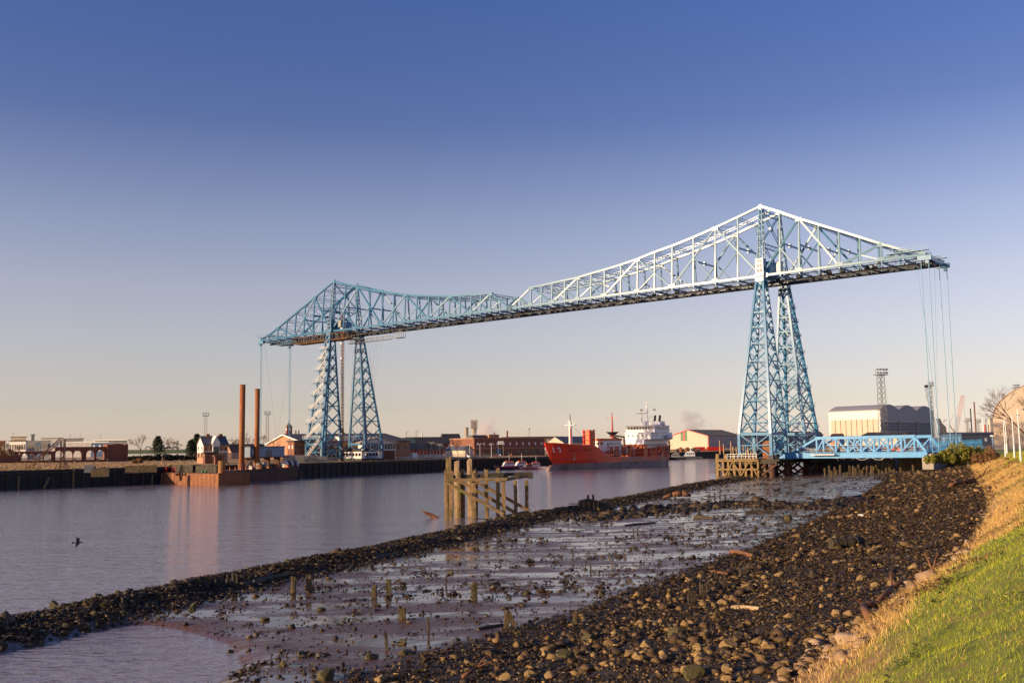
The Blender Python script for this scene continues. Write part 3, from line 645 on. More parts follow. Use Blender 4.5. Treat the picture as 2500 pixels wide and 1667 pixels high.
def blades(name, P, Hh, W, mt, label, cat, lean=.35, wind=(.25, .1)):
    n = len(P); th = rng.uniform(0, 2 * np.pi, n); dirx = np.cos(th); diry = np.sin(th); l = rng.normal(size=(n, 2)) * lean + np.array(wind)
    side = np.stack([-diry, dirx, np.zeros(n)], 1) * (W / 2)[:, None]; up1 = np.stack([l[:, 0] * .35, l[:, 1] * .35, np.ones(n) * .6], 1) * Hh[:, None]; up2 = np.stack([l[:, 0] * 1.1, l[:, 1] * 1.1, np.ones(n) * .95], 1) * Hh[:, None]
    V = np.stack([P - side, P + side, P + up1 + side * .7, P + up1 - side * .7, P + up2], 1)
    b = np.arange(n)[:, None] * 5; F = np.concatenate([b + np.array([[0, 1, 2]]), b + np.array([[0, 2, 3]]), b + np.array([[3, 2, 4]])], 0)
    o = np_mesh(name, V.reshape(-1, 3), F, mt, kind='stuff'); return tag(o, label, cat)
def shore_pts(n, y0, y1, d0, d1, pw=1.0, dfun=None):
    """random points, denser near the camera; only where the camera looks"""
    u = rng.random(n * 3); y = y0 * (y1 / y0) ** (u ** pw); d = rng.uniform(d0, d1, n * 3)
    if dfun is not None: d = dfun(y) + d
    x = foot(y) + d / CD; k = (x > -.56 * y - 3) & (x < .53 * y + 3); x, y, d = x[k][:n], y[k][:n], d[k][:n]
    return np.stack([x, y, height(x, y)], 1), d
# spit of stones along the water's edge
P, d = shore_pts(34000, 42, 245, -1, 1, 1.0, lambda y: spit_d(y)); 
gss = rng.normal(size=len(P)) * 1.35; yy = P[:, 1]; xx = foot(yy) + (spit_d(yy) + gss + .2) / CD; P = np.stack([xx, yy, height(xx, yy)], 1)
S = rng.gamma(1.6, .031, len(P)) + .032; S *= np.interp(P[:, 1], [40, 90, 240], [1.0, 1.15, 1.6]); k = P[:, 2] > -.25
shards('spit_rubble', P[k], S[k], 'weedy_rubble', 'low spit of dark weedy stones between river and mudflat', 'rubble')
kk = rng.random(len(P)) < .5; clumps('spit_weed', P[k & kk] + np.array([0, 0, .08]), rng.uniform(.12, .3, (k & kk).sum()) * np.interp(P[k & kk][:, 1], [40, 240], [.8, 1.6]), 'weed', 'dark seaweed caught between the stones of the spit', 'seaweed', 8)
# beach rubble under the bank
P, d = shore_pts(42000, 24, 235, -15.5, .4, .85)
keep = rng.random(len(P)) < np.interp(d, [-16, -14, -11, 0], [.12, .5, 1, 1]); P, d = P[keep], d[keep]
S = np.minimum(rng.lognormal(-3.45, .72, len(P)) * np.exp(1.6 * fbm(P[:, 0], P[:, 1], .18, 3, 45)), .25) * np.interp(P[:, 1], [24, 60, 130, 235], [.85, 1.25, 2.0, 2.7])
shards('beach_rubble', P, S, 'rubble', 'dark broken stones covering the foreshore under the bank', 'rubble')
P, d = shore_pts(30000, 24, 235, -15.8, -.2, .8); S = rng.uniform(.07, .22, len(P)) * np.interp(P[:, 1], [24, 60, 130, 235], [.9, 1.4, 2.2, 3.0])
clumps('beach_weed', P, S, 'weed', 'dark brown seaweed draped over the foreshore stones', 'seaweed', 10)
# mudflat: weed tussocks and scattered stones, thinning out towards the spit
P, d = shore_pts(7000, 30, 235, -56, -14, .9); sp = spit_d(P[:, 1]); n_ = fbm(P[:, 0], P[:, 1], .16, 3, 40)
k = (d > sp + 1.5) & (P[:, 2] > .02) & (rng.random(len(P)) < np.clip(.42 + 2.6 * n_ + .5 * np.clip((d + 24) / 10, 0, 1), .05, 1)); P, d = P[k], d[k]
S = rng.gamma(2.0, .07, len(P)) + .06; S *= np.interp(P[:, 1], [30, 80, 230], [.9, 1.3, 2.0])
clumps('mudflat_weed', P, S, 'weed', 'dark tussocks of seaweed dotted over the wet mud', 'seaweed', 12, .45)
k2 = rng.random(len(P)) < .55; Q = P[k2] + np.concatenate([rng.normal(size=(k2.sum(), 2)) * .25, np.zeros((k2.sum(), 1))], 1); Q[:, 2] = height(Q[:, 0], Q[:, 1])
rocks('mudflat_stones', Q, rng.gamma(2.0, .028, len(Q)) + .03, 'weedy_rubble', 'small dark stones scattered over the wet mud', 'stones')
P, d = shore_pts(9000, 30, 160, -52, -14, .9); k = (d > spit_d(P[:, 1]) + 1) & (P[:, 2] > .03); P = P[k]
rocks('mud_crumbs', P, rng.gamma(1.6, .018, len(P)) + .014, 'weedy_rubble', 'fine crumbs of mud and shell on the flat', 'mud')
# band of weed and rubble crossing the mud towards the bridge
bl = [atz(u, v, .3) for u, v in [(1440, 1262), (1560, 1250), (1680, 1236), (1800, 1228), (1900, 1232), (2010, 1240), (2090, 1222)]]
Q = []
for i in range(len(bl) - 1):
    for _ in range(600): p = bl[i].lerp(bl[i + 1], rng.random()); Q.append((p.x + rng.normal() * 1.2, p.y + rng.normal() * 2.6, 0))
Q = np.array(Q); Q[:, 2] = height(Q[:, 0], Q[:, 1]); shards('weed_band', Q, rng.gamma(2.0, .07, len(Q)) + .08, 'weedy_rubble', 'dark band of weedy stones across the mud towards the bridge', 'rubble')
# pale stones tumbling down the bank
P, d = shore_pts(2600, 24, 110, -.6, 1.9, .8); n_ = fbm(P[:, 0], P[:, 1], .10, 3, 60); k = (n_ + .08 * rng.normal(size=len(P))) > .02; P = P[k]
shards('bank_stones', P, rng.gamma(2.0, .035, len(P)) + .03, 'bank_stone', 'pale loose stones spilling from the foot of the bank', 'stones')
# dry grass on the bank face, green grass on its top
P, d = shore_pts(120000, 14, 230, -.1, 5.6, .62); n_ = fbm(P[:, 0], P[:, 1], .45, 3, 70); k = (d < gbound(P[:, 1]) + 2.6 * n_ + 5 * fbm(P[:, 0], P[:, 1], .12, 2, 74) + rng.normal(size=len(P)) * .25) & (n_ > -.16) & ((d > .7) | (rng.random(len(P)) < .35)); P = P[k]
sc = np.interp(P[:, 1], [14, 40, 100, 230], [.75, 1.0, 1.7, 2.6])
blades('dry_grass', P, (.10 + .34 * rng.random(len(P)) ** 1.6) * sc ** .5 * (.6 + 1.2 * (n_[k] + .2)), rng.uniform(.007, .016, len(P)) * sc, 'dry_grass', 'bleached straw-coloured grass hanging down the face of the bank', 'grass', .45, (-.35, -.15))
P, d = shore_pts(210000, 7, 215, 1.2, 13, .6); n_ = fbm(P[:, 0], P[:, 1], .45, 3, 70); k = (fbm(P[:, 0], P[:, 1], .9, 3, 77) > -.17) & (d > gbound(P[:, 1]) + 2.6 * n_ + 5 * fbm(P[:, 0], P[:, 1], .12, 2, 74) - .35 + rng.normal(size=len(P)) * .3); P = P[k]; sc = np.interp(P[:, 1], [7, 20, 60, 120, 215], [.6, .9, 1.7, 2.6, 4])
blades('green_grass', P, (.03 + .13 * rng.random(len(P)) ** 1.8) * sc ** .5, rng.uniform(.006, .013, len(P)) * sc, 'green_grass', 'short bright green grass on top of the bank', 'grass', .6, (.1, .1))
P, d = shore_pts(26000, 7, 215, 1.8, 13, .6); n_ = fbm(P[:, 0], P[:, 1], .7, 3, 90); P = P[(n_ > .05)]; sc = np.interp(P[:, 1], [7, 20, 60, 120, 215], [.6, .9, 1.7, 2.6, 4])
blades('straw_in_grass', P, (.05 + .2 * rng.random(len(P)) ** 1.6) * sc ** .5, rng.uniform(.005, .011, len(P)) * sc, 'dry_grass', 'withered straw-coloured patches in the green grass', 'grass', .6, (.1, 0))
island_mat('dead_bracken', [(.1, (.09, .045, .018)), (.5, (.19, .10, .04)), (.9, (.30, .19, .08))], .85, 0)
P, d = shore_pts(9000, 14, 200, .3, 5.5, .7); n_ = fbm(P[:, 0], P[:, 1], .30, 3, 95); P = P[n_ > .06]; clumps('bank_bracken', P, rng.uniform(.08, .22, len(P)) * np.interp(P[:, 1], [14, 60, 200], [.8, 1.4, 2.6]), 'dead_bracken', 'rusty dead bracken and bramble patches on the bank face', 'bracken', 12, .8)
P, d = shore_pts(7000, 14, 200, .8, 5.0, .7); n_ = fbm(P[:, 0], P[:, 1], .26, 3, 99); P = P[n_ > .10]; clumps('bank_herbs', P, rng.uniform(.06, .16, len(P)) * np.interp(P[:, 1], [14, 60, 200], [.8, 1.4, 2.6]), 'broad_leaf', 'olive green herbs sprouting through the bleached grass', 'weeds', 12, .7)
# broad-leaved weeds in the grass: leaf rosettes
P, d = shore_pts(2200, 8, 70, 2.6, 9.5, .6); n_ = fbm(P[:, 0], P[:, 1], .30, 3, 80); P = P[(n_ > .02) & (d > gbound(P[:, 1]) + .3)]
Vs = []; k_ = 11
for p in P:
    s0 = rng.uniform(.05, .15)
    for q in range(k_):
        t = rng.uniform(0, 2 * np.pi); l = s0 * rng.uniform(.6, 1.3); wv = l * .30; e = rng.uniform(.15, .9); c = np.array([math.cos(t), math.sin(t), 0]); sdv = np.array([-c[1], c[0], 0]); b0 = p + np.array([0, 0, rng.uniform(0, .16)])
        Vs += [b0, b0 + c * l * .5 + sdv * wv + [0, 0, l * .5 * e], b0 + c * l + [0, 0, l * .45 * e], b0 + c * l * .5 - sdv * wv + [0, 0, l * .5 * e]]
if Vs: tag(np_mesh('leafy_weeds', np.array(Vs), np.arange(len(Vs)).reshape(-1, 4), 'broad_leaf', kind='stuff'), 'low broad-leaved weeds growing among the grass', 'weeds')
# ------------------------------------------------------------------ single boulders one can pick out
def boulder(u, v, size, mt, label, cat='rock', group=None, flat=.85):
    p = ground_px(u, v); bm = bmesh.new(); bmesh.ops.create_icosphere(bm, subdivisions=2, radius=1); r1 = random.Random(int(u * 7 + v))
    ax = [Vector((r1.gauss(0, 1), r1.gauss(0, 1), r1.gauss(0, 1))).normalized() for _ in range(11)]; cut = [r1.uniform(.42, .8) for _ in ax]
    for vt in bm.verts:
        for a_, c_ in zip(ax, cut):
            t_ = vt.co.dot(a_)
            if t_ > c_: vt.co -= a_ * (t_ - c_)
        vt.co *= 1 + r1.uniform(-.04, .04); vt.co.x *= 1.1; vt.co.z *= flat
    me = bpy.data.meshes.new('boulder'); size *= .92; bmesh.ops.scale(bm, vec=(size, size, size), verts=bm.verts); bm.to_mesh(me); bm.free(); me.materials.append(M[mt])
    o = bpy.data.objects.new('boulder', me); COL.objects.link(o); o.location = (p.x, p.y, p.z + size * .14); o.rotation_euler = (0, 0, r1.uniform(0, 6)); tag(o, label, cat, group)
G1 = 'boulders on the foreshore'
for (u, v, s) in [(1490, 1572, .30), (1536, 1604, .34), (1578, 1578, .30), (1620, 1520, .26), (1684, 1420, .40), (1762, 1474, .26), (1764, 1489, .24), (1688, 1527, .24), (1715, 1551, .26), (1780, 1582, .34), (1804, 1561, .33), (1874, 1578, .26), (1706, 1584, .30), (1676, 1643, .26), (1773, 1634, .2), (1777, 1662, .22), (1620, 1610, .2), (1587, 1518, .2), (1557, 1527, .24), (1865, 1412, .3), (1822, 1432, .3), (1774, 1462, .22), (1236, 1660, .3), (1290, 1650, .26), (1340, 1655, .28), (2101, 1416, .34), (2176, 1430, .32), (2013, 1443, .36), (2081, 1394, .36), (2130, 1348, .36), (2043, 1375, .3), (2020, 1420, .26), (2139, 1433, .3), (1926, 1506, .26), (2076, 1505, .28), (2094, 1522, .3), (2043, 1501, .26), (1996, 1586, .2), (1911, 1650, .28), (1875, 1580, .24), (1979, 1567, .22), (1904, 1406, .36), (1560, 1606, .3), (1330, 1600, .24), (1960, 1345, .36), (2010, 1300, .4), (1985, 1283, .4), (2075, 1265, .45), (2240, 1250, .4), (2190, 1220, .45), (2280, 1210, .4)]:
    where = 'close to the bottom edge of the picture' if v > 1596 else 'by the bent driftwood branch' if u > 2030 and v > 1440 else 'around the corroded drum' if u > 1930 and v > 1320 else 'on the far beach towards the gorse' if v <= 1320 else 'beside the wet mud' if (u < 1700 or (u < 1760 and v < 1500)) else 'in the middle of the beach'
    boulder(u, v, s, 'boulder', 'brown angular boulder lying among dark weedy stones ' + where, 'rock', 'boulders ' + where)
for (u, v, s, lb) in [(1381, 1606, .46, 'large tan boulder at the edge of the mud, nearest big one to the bottom edge'), (1438, 1562, .42, 'broad tan boulder topped with weed where the mud meets the stones'), (1652, 1552, .44, 'greenish boulder standing among the beach stones left of centre'), (1694, 1652, .42, 'mossy green slab-like boulder at the bottom edge of the beach')]: boulder(u, v, s, 'boulder_weedy', lb)
boulder(2105, 1262, .62, 'pale_boulder', 'pale cream stone, brightest on the mud below the approach span')
G2 = 'weed-capped stones on the mudflat'
for (u, v, s) in [(984, 1570, .30), (985, 1597, .27), (690, 1624, .27), (909, 1606, .3), (784, 1490, .28), (735, 1600, .26), (646, 1514, .28), (560, 1592, .2), (470, 1490, .22), (1285, 1452, .2), (1368, 1446, .22), (1470, 1450, .26), (1330, 1470, .2), (920, 1480, .24), (1100, 1400, .24), (1370, 1400, .22)]:
    boulder(u, v, s, 'boulder_weedy', 'small weed-capped stone sitting alone on the wet mud', 'rock', G2, .7)
boulder(795, 1655, .50, 'boulder_weedy', 'big round weed-covered stone on the mud at the bottom edge'); boulder(927, 1664, .38, 'boulder', 'bare brown stone at the bottom edge of the mud')
boulder(1925, 1268, .62, 'boulder_weedy', 'weedy boulder out on the mud, left of the pale stone')
# stones of the spit that stand out
G3 = 'larger stones of the spit'
for (u, v, s) in [(130, 1480, .42), (240, 1462, .38), (345, 1455, .40), (290, 1450, .3), (420, 1440, .36), (480, 1425, .34), (470, 1482, .28), (225, 1505, .34), (160, 1530, .3), (60, 1535, .28), (590, 1400, .32), (640, 1388, .32), (700, 1375, .34), (300, 1500, .3), (1110, 1300, .5), (1200, 1275, .5), (1255, 1262, .5)]:
    boulder(u, v, s, 'boulder_weedy', 'rough weedy stone standing proud on the spit ' + ('beside the pool at the left' if u < 520 else 'by the timber staging' if u > 1000 else 'behind the stake pair'), 'rock', G3)
# ------------------------------------------------------------------ foreground timber and wreckage
def rough_post(m, p, q, w, h=None, mi=0, seed=0):        # a weathered squared timber with a split, ragged head
    r = random.Random(seed); h = h or w; p, q = vec(p), vec(q); d = q - p; n_ = 5; prev = None
    up = Vector((0, 1, 0)) if abs(d.normalized().z) > .7 else Vector((0, 0, 1)); sd_ = d.normalized().cross(up).normalized(); uu = sd_.cross(d.normalized()); rings = []
    for i in range(n_ + 1):
        c = p.lerp(q, i / n_) + sd_ * r.uniform(-.03, .03) * w; ring = []
        for a, b in ((-1, -1), (0, -1.08), (1, -1), (1.08, 0), (1, 1), (0, 1.08), (-1, 1), (-1.08, 0)):
            e = d.normalized() * (r.uniform(-.5, .35) * w if i == n_ else 0)
            ring.append(c + sd_ * a * w / 2 * r.uniform(.86, 1.06) + uu * b * h / 2 * r.uniform(.86, 1.06) + e)
        rings.append(ring)
    vs = [v for rg in rings for v in rg]; fs = []
    for i in range(n_):
        for j in range(8): fs.append((i * 8 + j, i * 8 + (j + 1) % 8, (i + 1) * 8 + (j + 1) % 8, (i + 1) * 8 + j))
    fs += [tuple(range(7, -1, -1)), tuple(range(n_ * 8, n_ * 8 + 8))]
    return m.add(vs, fs, mi)
# the timber staging standing in the water: pixel columns give the bearing, the waterline gives the distance
D0 = atz(1140, 1262, 0).y
sw = atz(1090, 1268, 0); dol = thing('timber_staging', 'ruined mossy timber staging with slanting braces standing in the river', 'jetty', sw)
def dp(u, v, D): return atd(u, v, D) - sw
DF = sw.y; SP = 1.0
rows = [DF, DF + 3.0, DF + 6.0]
def pile(u, vt, D, w, mt='old_timber', seed=1, zb=-1.2):
    t = dp(u, vt, D); m = MB(); rough_post(m, (t.x, t.y, zb), t, w, None, 0, seed); return m.build('pile', mt, dol)
for i, (u, vt, D, w) in enumerate([(1090, 1150, rows[0], .50), (1102, 1149, rows[0] - .2, .42), (1115, 1124, rows[1], .62), (1129, 1147, rows[1] + .3, .50), (1120, 1150, rows[1] - .3, .4), (1146, 1121, rows[2], .56), (1157, 1145, rows[2], .44), (1162, 1146, rows[2] + .4, .36), (1187, 1145, rows[1], .46), (1215, 1143, rows[2], .42), (1095, 1115, rows[2] + .5, .62)]):
    pile(u, vt, D, w, 'pale_timber' if i in (2, 5) else 'old_timber', i)
for i, (u, D) in enumerate([(1156, rows[0]), (1187, rows[0] + 1.2), (1215, rows[0] + 2.6), (1229, rows[0]), (1258, rows[1]), (1285, rows[2])]):
    pile(u, 1172 if i else 1150, D, .42, 'old_timber', 20 + i, -.8)
def dbeam(name, a, b, w, h, mt='old_timber', s=0):
    m = MB(); rough_post(m, a, b, w, h, 0, s); return m.build(name, mt, dol)
dbeam('walling_beam', dp(1086, 1172, rows[0] - .4), dp(1236, 1170, rows[0] - .2), .34, .34, s=31)
dbeam('walling_beam', dp(1234, 1170, rows[0]), dp(1296, 1160, rows[2]), .34, .38, s=32)
dbeam('walling_beam', dp(1105, 1164, rows[1]), dp(1230, 1160, rows[1]), .36, .4, 'wet_timber', s=33)
dbeam('walling_beam', dp(1150, 1160, rows[2] - .3), dp(1294, 1156, rows[2]), .4, .4, 'wet_timber', s=34)
for a, b, s_ in (((1088, 1176), (1232, 1256), 0), ((1122, 1174), (1260, 1252), 1), ((1160, 1174), (1292, 1246), 2)):
    dbeam('slanting_brace', dp(*a, rows[s_] - .35), dp(*b, rows[s_] - .35), .36, .36, s=40 + s_)
dbeam('slanting_brace', dp(1205, 1268, rows[0]), dp(1290, 1248, rows[2]), .34, .34, s=44)
dbeam('loose_plank', dp(1160, 1268, rows[0] - .3), dp(1262, 1266, rows[0] + .6), .2, .2, 'wet_timber', s=45)
for i, (u, v) in enumerate([(1106, 1166), (1160, 1164), (1234, 1166), (1262, 1160), (1295, 1160)]):
    p = dp(u, v, rows[i % 3]); MB().box(p.x - .3, p.x + .3, p.y - .3, p.y + .3, p.z - .35, p.z + .3).build('cleat_block', 'wet_timber', dol)
# gull on the tallest pile
g = atd(1146, 1119, rows[2]); gl = thing('gull', 'white gull perched on a tall pile of the timber staging', 'bird', (g.x, g.y, g.z))
MB().ball((0, 0, .26), .30, .14, .14, 10, 6).ball((-.27, 0, .42), .10, .09, .10).build('body', 'white', gl, True); MB().ball((.12, 0, .29), .30, .15, .07, 8, 5).build('wing', 'steel', gl, True); MB().tube((-.35, 0, .42), (-.45, 0, .40), .025, .005, 5).build('beak', 'orange', gl)
MB().tube((0, .04, 0), (0, .04, .15), .012).tube((0, -.04, 0), (0, -.04, .15), .012).build('leg', 'orange', gl)
# birds over the water
def bird(u, v, D, label, span, rz, roll):
    p = atd(u, v, D); o = thing('flying_bird', label, 'bird', p, rz); o.rotation_euler = (roll, 0, rz)
    MB().ball((0, 0, 0), .22, .07, .07, 8, 5).ball((.22, 0, .03), .06).build('body', 'black', o, True)
    for s in (-1, 1):
        m = MB(); m.add([(.10, 0, .02), (-.12, 0, .02), (.12, s * span * .5, .16), (-.10, s * span * .5, .16), (-.16, s * span, .02), (.10, 0, .0), (-.12, 0, 0), (.12, s * span * .5, .14), (-.10, s * span * .5, .14)], [(0, 1, 3, 2), (2, 3, 4), (5, 7, 8, 6), (7, 4, 8), (0, 2, 7, 5), (1, 6, 8, 3)]); m.build('wing', 'black', o)
    MB().add([(-.2, .05, 0), (-.2, -.05, 0), (-.38, -.07, 0), (-.38, .07, 0), (-.2, 0, .02)], [(0, 1, 2, 3), (0, 3, 4), (1, 4, 2)]).build('tail', 'black', o)
bird(190, 1324, 70, 'dark bird banking low over the river at the left', .46, .35, .85); bird(922, 1317, 100, 'dark bird skimming the river left of the timber staging', .5, .4, .1)
# stumps and stakes in the mud
GS = 'rotten stakes in the mud'
def stump(u, vb, vt, w, mt, label, lean=(0, 0), group=None, seed=0):
    p = ground_px(u, vb); t = atd(u, vt, p.y); h = t.z - p.z; m = MB(); rough_post(m, (0, 0, -.25), (lean[0] * h, lean[1] * h, h), w, None, 0, seed); m.build
    o = m.build('mooring_stump' if w > .16 else 'stake', mt); o.location = p; return tag(o, label, 'post', group)
for i, (u, vb, vt, w, lb, ln) in enumerate([(716, 1449, 1408, .26, 'left post of the nearer upright pair in the mud by the spit', (0, 0)), (754, 1445, 1403, .26, 'right post of the nearer upright pair in the mud by the spit', (0, 0)), (914, 1457, 1427, .26, 'shorter left post of the pair in the middle of the mud', (0, 0)), (950, 1450, 1416, .26, 'right post of the pair in the middle of the mud', (-.06, 0)), (982, 1511, 1478, .30, 'broad broken stump with a twig caught on its head', (0, 0)), (1158, 1460, 1422, .3, 'split leaning stump with weed at its foot', (.0, 0)), (1164, 1462, 1425, .16, 'thin half of the split leaning stump', (-.35, 0)), (1234, 1532, 1488, .22, 'taller half of a rotten pair of stakes beside a puddle', (.12, 0)), (1258, 1524, 1490, .18, 'leaning half of a rotten pair of stakes beside a puddle', (-.5, 0)), (1404, 1524, 1492, .17, 'dark stump standing in a clump of weed at the puddle edge', (0, 0)), (1706, 1256, 1232, .30, 'dark square post standing alone in bright wet mud', (0, 0)), (1844, 1295, 1284, .2, 'short stub post far out on the mud', (0, 0)), (1688, 1470, 1445, .36, 'mossy stump at the edge of the beach, leftmost of a row', (0, 0)), (1716, 1452, 1425, .30, 'mossy stump with rounded head, second of the row at the beach edge', (0, 0)), (1734, 1442, 1418, .30, 'mossy stump, third of the row at the beach edge', (-.2, 0)), (1766, 1436, 1412, .4, 'wide cracked stump, fourth of the row at the beach edge', (0, 0)), (1814, 1402, 1384, .4, 'dark squat stump at the beach edge beside a plank', (0, 0)), (1836, 1394, 1374, .5, 'dark block-shaped stump under a fallen plank', (0, 0)), (1988, 1413, 1394, .5, 'grooved upright stump among the beach stones', (.2, 0))]):
    stump(u, vb, vt, w, 'wet_timber' if i > 9 else 'stump_timber', lb, ln, None, i)
for i, (u, vb, vt) in enumerate([(946, 1587, 1541), (1046, 1545, 1505), (1088, 1427, 1406), (1400, 1361, 1338), (1442, 1393, 1374), (1165, 1345, 1327), (1548, 1306, 1290), (1556, 1305, 1289), (552, 1430, 1402), (570, 1428, 1398), (578, 1436, 1400), (524, 1432, 1415), (300, 1480, 1458)]):
    stump(u, vb, vt, .10, 'wet_timber', 'thin rotten stake sticking up from the mud', ((i % 3 - 1) * .1, 0), GS, 60 + i)
for i, (u, vb, vt) in enumerate([(1635, 1215, 1203), (1648, 1217, 1205), (1732, 1213, 1205), (1745, 1215, 1203), (1758, 1214, 1205), (1770, 1216, 1207), (1700, 1235, 1222)]):
    stump(u, vb, vt, .22, 'wet_timber', 'stubby post of a decayed row beyond the mud puddles', (0, 0), 'decayed row of stub posts', 80 + i)
# logs, planks and driftwood
def log(u0, v0, u1, v1, r, mt, label, name='log', lift=.3, n_=7, z=None):
    a = ground_px(u0, v0); b = ground_px(u1, v1); a.z += r * lift; b.z += r * lift; m = MB(); d = b - a; pts = [Vector(), d * .35 + Vector((0, r * .3, r * .2)), d * .7 + Vector((0, -r * .2, r * .1)), d]; m.path(pts, [r, r * .95, r * .9, r * .75], n_); o = m.build(name, mt); o.location = a; return tag(o, label, 'driftwood')
log(1786, 1350, 1840, 1360, .22, 'driftwood', 'short orange-brown log lying on wet mud'); log(1730, 1400, 1778, 1404, .17, 'driftwood', 'slim brown log at the edge of the beach stones', 'log'); log(1790, 1487, 1856, 1489, .14, 'pale_timber', 'pale yellow timber lying on the dark stones', 'timber'); log(1570, 1503, 1640, 1494, .10, 'wet_timber', 'dark plank half sunk at the mud edge', 'plank')
log(1695, 1264, 1745, 1266, .22, 'wet_timber', 'flat dark timber stranded in the bright mud', 'plank'); log(1820, 1252, 1890, 1250, .2, 'wet_timber', 'long timber stranded beyond the bright mud', 'plank'); log(590, 1432, 712, 1404, .2, 'wet_timber', 'long dark baulk lying along the inner side of the spit', 'baulk'); log(912, 1366, 970, 1354, .2, 'wet_timber', 'dark baulk at the inner side of the spit, nearer the staging', 'baulk')
log(1166, 1538, 1228, 1526, .09, 'wet_timber', 'dark pole lying by the rotten pair of stakes', 'pole'); log(1524, 1284, 1600, 1276, .12, 'wet_timber', 'thin pole lying on mud by a yellowish stone', 'pole'); log(1946, 1430, 2000, 1424, .14, 'wet_timber', 'half-buried beam among beach stones', 'beam'); log(2108, 1366, 2200, 1362, .12, 'wet_timber', 'long weathered beam on the upper beach', 'beam'); log(1826, 1384, 1880, 1376, .14, 'wet_timber', 'fallen plank across the dark stumps', 'plank')
def branch(pts, r, label, twigs):
    w_ = [ground_px(u, v) for u, v in pts]; a = w_[0].copy(); m = MB(); q = [p - a + Vector((0, 0, r * 1.6 + .12 * math.sin(i * 1.7))) for i, p in enumerate(w_)]
    m.path(q, [r * (1 - .6 * i / (len(q) - 1)) for i in range(len(q))], 7); o = m.build('driftwood_branch', 'driftwood', None, True); o.location = a; tag(o, label, 'driftwood')
    for (i, dx, dy, dz) in twigs: MB().path([q[i], q[i] + Vector((dx, dy, dz)) * .5 + Vector((0, 0, .1)), q[i] + Vector((dx, dy, dz))], [r * .5, r * .35, r * .12], 5).build('twig', 'driftwood', o)
branch([(2122, 1522), (2108, 1504), (2112, 1490), (2140, 1478), (2180, 1448), (2215, 1432), (2250, 1412), (2278, 1402), (2310, 1382)], .13, 'long bent driftwood branch lying along the foot of the bank', [(2, -.6, -.2, .3), (4, .2, .8, .5), (7, -.3, .2, .9), (7, .4, .3, .8)])
branch([(2322, 1192), (2350, 1186), (2378, 1176), (2398, 1168)], .3, 'thick orange-brown driftwood trunk on the upper beach below the gorse', [(2, -.8, 0, 1.2), (3, 1.5, 1, 1.4)]); branch([(2320, 1172), (2332, 1178), (2342, 1184)], .16, 'pale forked driftwood stick beside the thick trunk', [(1, .3, .3, .3)])
branch([(1130, 1660), (1165, 1646), (1200, 1630)], .07, 'pale driftwood stick pointing up from stones at the bottom edge', [(1, .5, .3, .35), (1, .7, 0, .1)])
# leaning plank at the left edge, with its foot in the pool
a = atz(-6, 1562, 0); b = atd(82, 1512, a.y + 5.5); m = MB(); rough_post(m, (0, 0, -.2), b - a, .34, .16, 0, 5); o = m.build('leaning_plank', 'pale_timber'); o.location = a; tag(o, 'pale plank leaning on the spit at the left edge of the picture', 'plank')
# sunken wooden box wreck
a = ground_px(1448, 1243); wr = thing('wreck_box', 'dark boxy wooden wreck with two stub posts at the water edge', 'wreck', a); s_ = a.y / FPX
W2, H2 = 34 * s_, 26 * s_
MB().extr([(-W2, -1.2, -.3), (W2 * .55, -1.2, -.3), (W2 * .55, -1.2, H2 * .72), (-W2 * .3, -1.2, H2), (-W2, -1.2, H2 * .8)], (0, 2.6, 0)).build('hull', 'wet_timber', wr)
MB().extr([(W2 * .5, -1.4, -.3), (W2 * 1.05, -1.4, -.3), (W2 * 1.0, -1.4, H2 * .6), (W2 * .5, -1.4, H2 * .68)], (0, 2.2, 0)).build('broken_end', 'dark_timber', wr)
for dx in (-.35, .02): MB().box(W2 * dx - .12, W2 * dx + .12, -.3, 0, H2 * .7, H2 * 1.35).build('stub_post', 'wet_timber', wr)
for dx in (-.7, -.35, 0, .3): MB().box(W2 * dx - .09, W2 * dx + .09, -1.32, -1.2, -.2, H2 * .75).build('rib', 'old_timber', wr)
for dz in (.35, .55): MB().beam((-W2, -.3, H2 * dz), (-W2 * 1.75, -.4, H2 * (dz + .02)), .10).build('bowsprit_pole', 'wet_timber', wr)
# snag drifting in the river
a = atz(1052, 1264, 0); o = thing('floating_snag', 'jagged brown snag sticking out of the river left of the staging', 'driftwood', a)
MB().path([(.9, 0, -.1), (.1, .1, .28), (-.7, 0, .62), (-.95, 0, .86)], [.22, .24, .17, .06], 7).build('trunk', 'driftwood', o)
for q in ((-.2, .2, .7), (.1, -.1, .8), (-.5, .1, 1.0)): MB().path([(q[0], 0, .3), (q[0] + .1, q[1], q[2] * .8)], [.05, .015], 4).build('twig', 'driftwood', o)
# tyre-stacked drum on the beach and small litter
a = ground_px(2066, 1338); dr = thing('rusty_drum', 'dark corroded drum lying on its side on the beach stones', 'drum', a + Vector((0, 0, .32)), .15)
MB().tube((-1.1, 0, 0), (.55, 0, .0), .42, .42, 14).build('barrel', 'dark_timber', dr, False); MB().tube((.6, 0, .04), (1.15, .15, .04), .48, .46, 14).build('ring', 'black', dr)
for x in (-.8, -.2, .35): MB().tube((x - .05, 0, 0), (x + .05, 0, 0), .45, .45, 14).build('hoop', 'wet_timber', dr)
a = ground_px(1655, 1216); m = MB(); m.path([(-2.2, 0, .2), (-.8, .1, .55), (.6, 0, .75), (2.0, 0, .4)], [.15, .35, .5, .2], 7); o = m.build('stump_root', 'driftwood', None, True); o.location = a; tag(o, 'orange-brown tree root stranded on the far end of the spit', 'driftwood')
a = ground_px(1960, 1158); one('marker_post', MB().tube((0, 0, -.2), (0, 0, 1.3), .22, .2, 8), 'orange', 'small orange marker post standing in mud below the bridge pier', 'post', a)
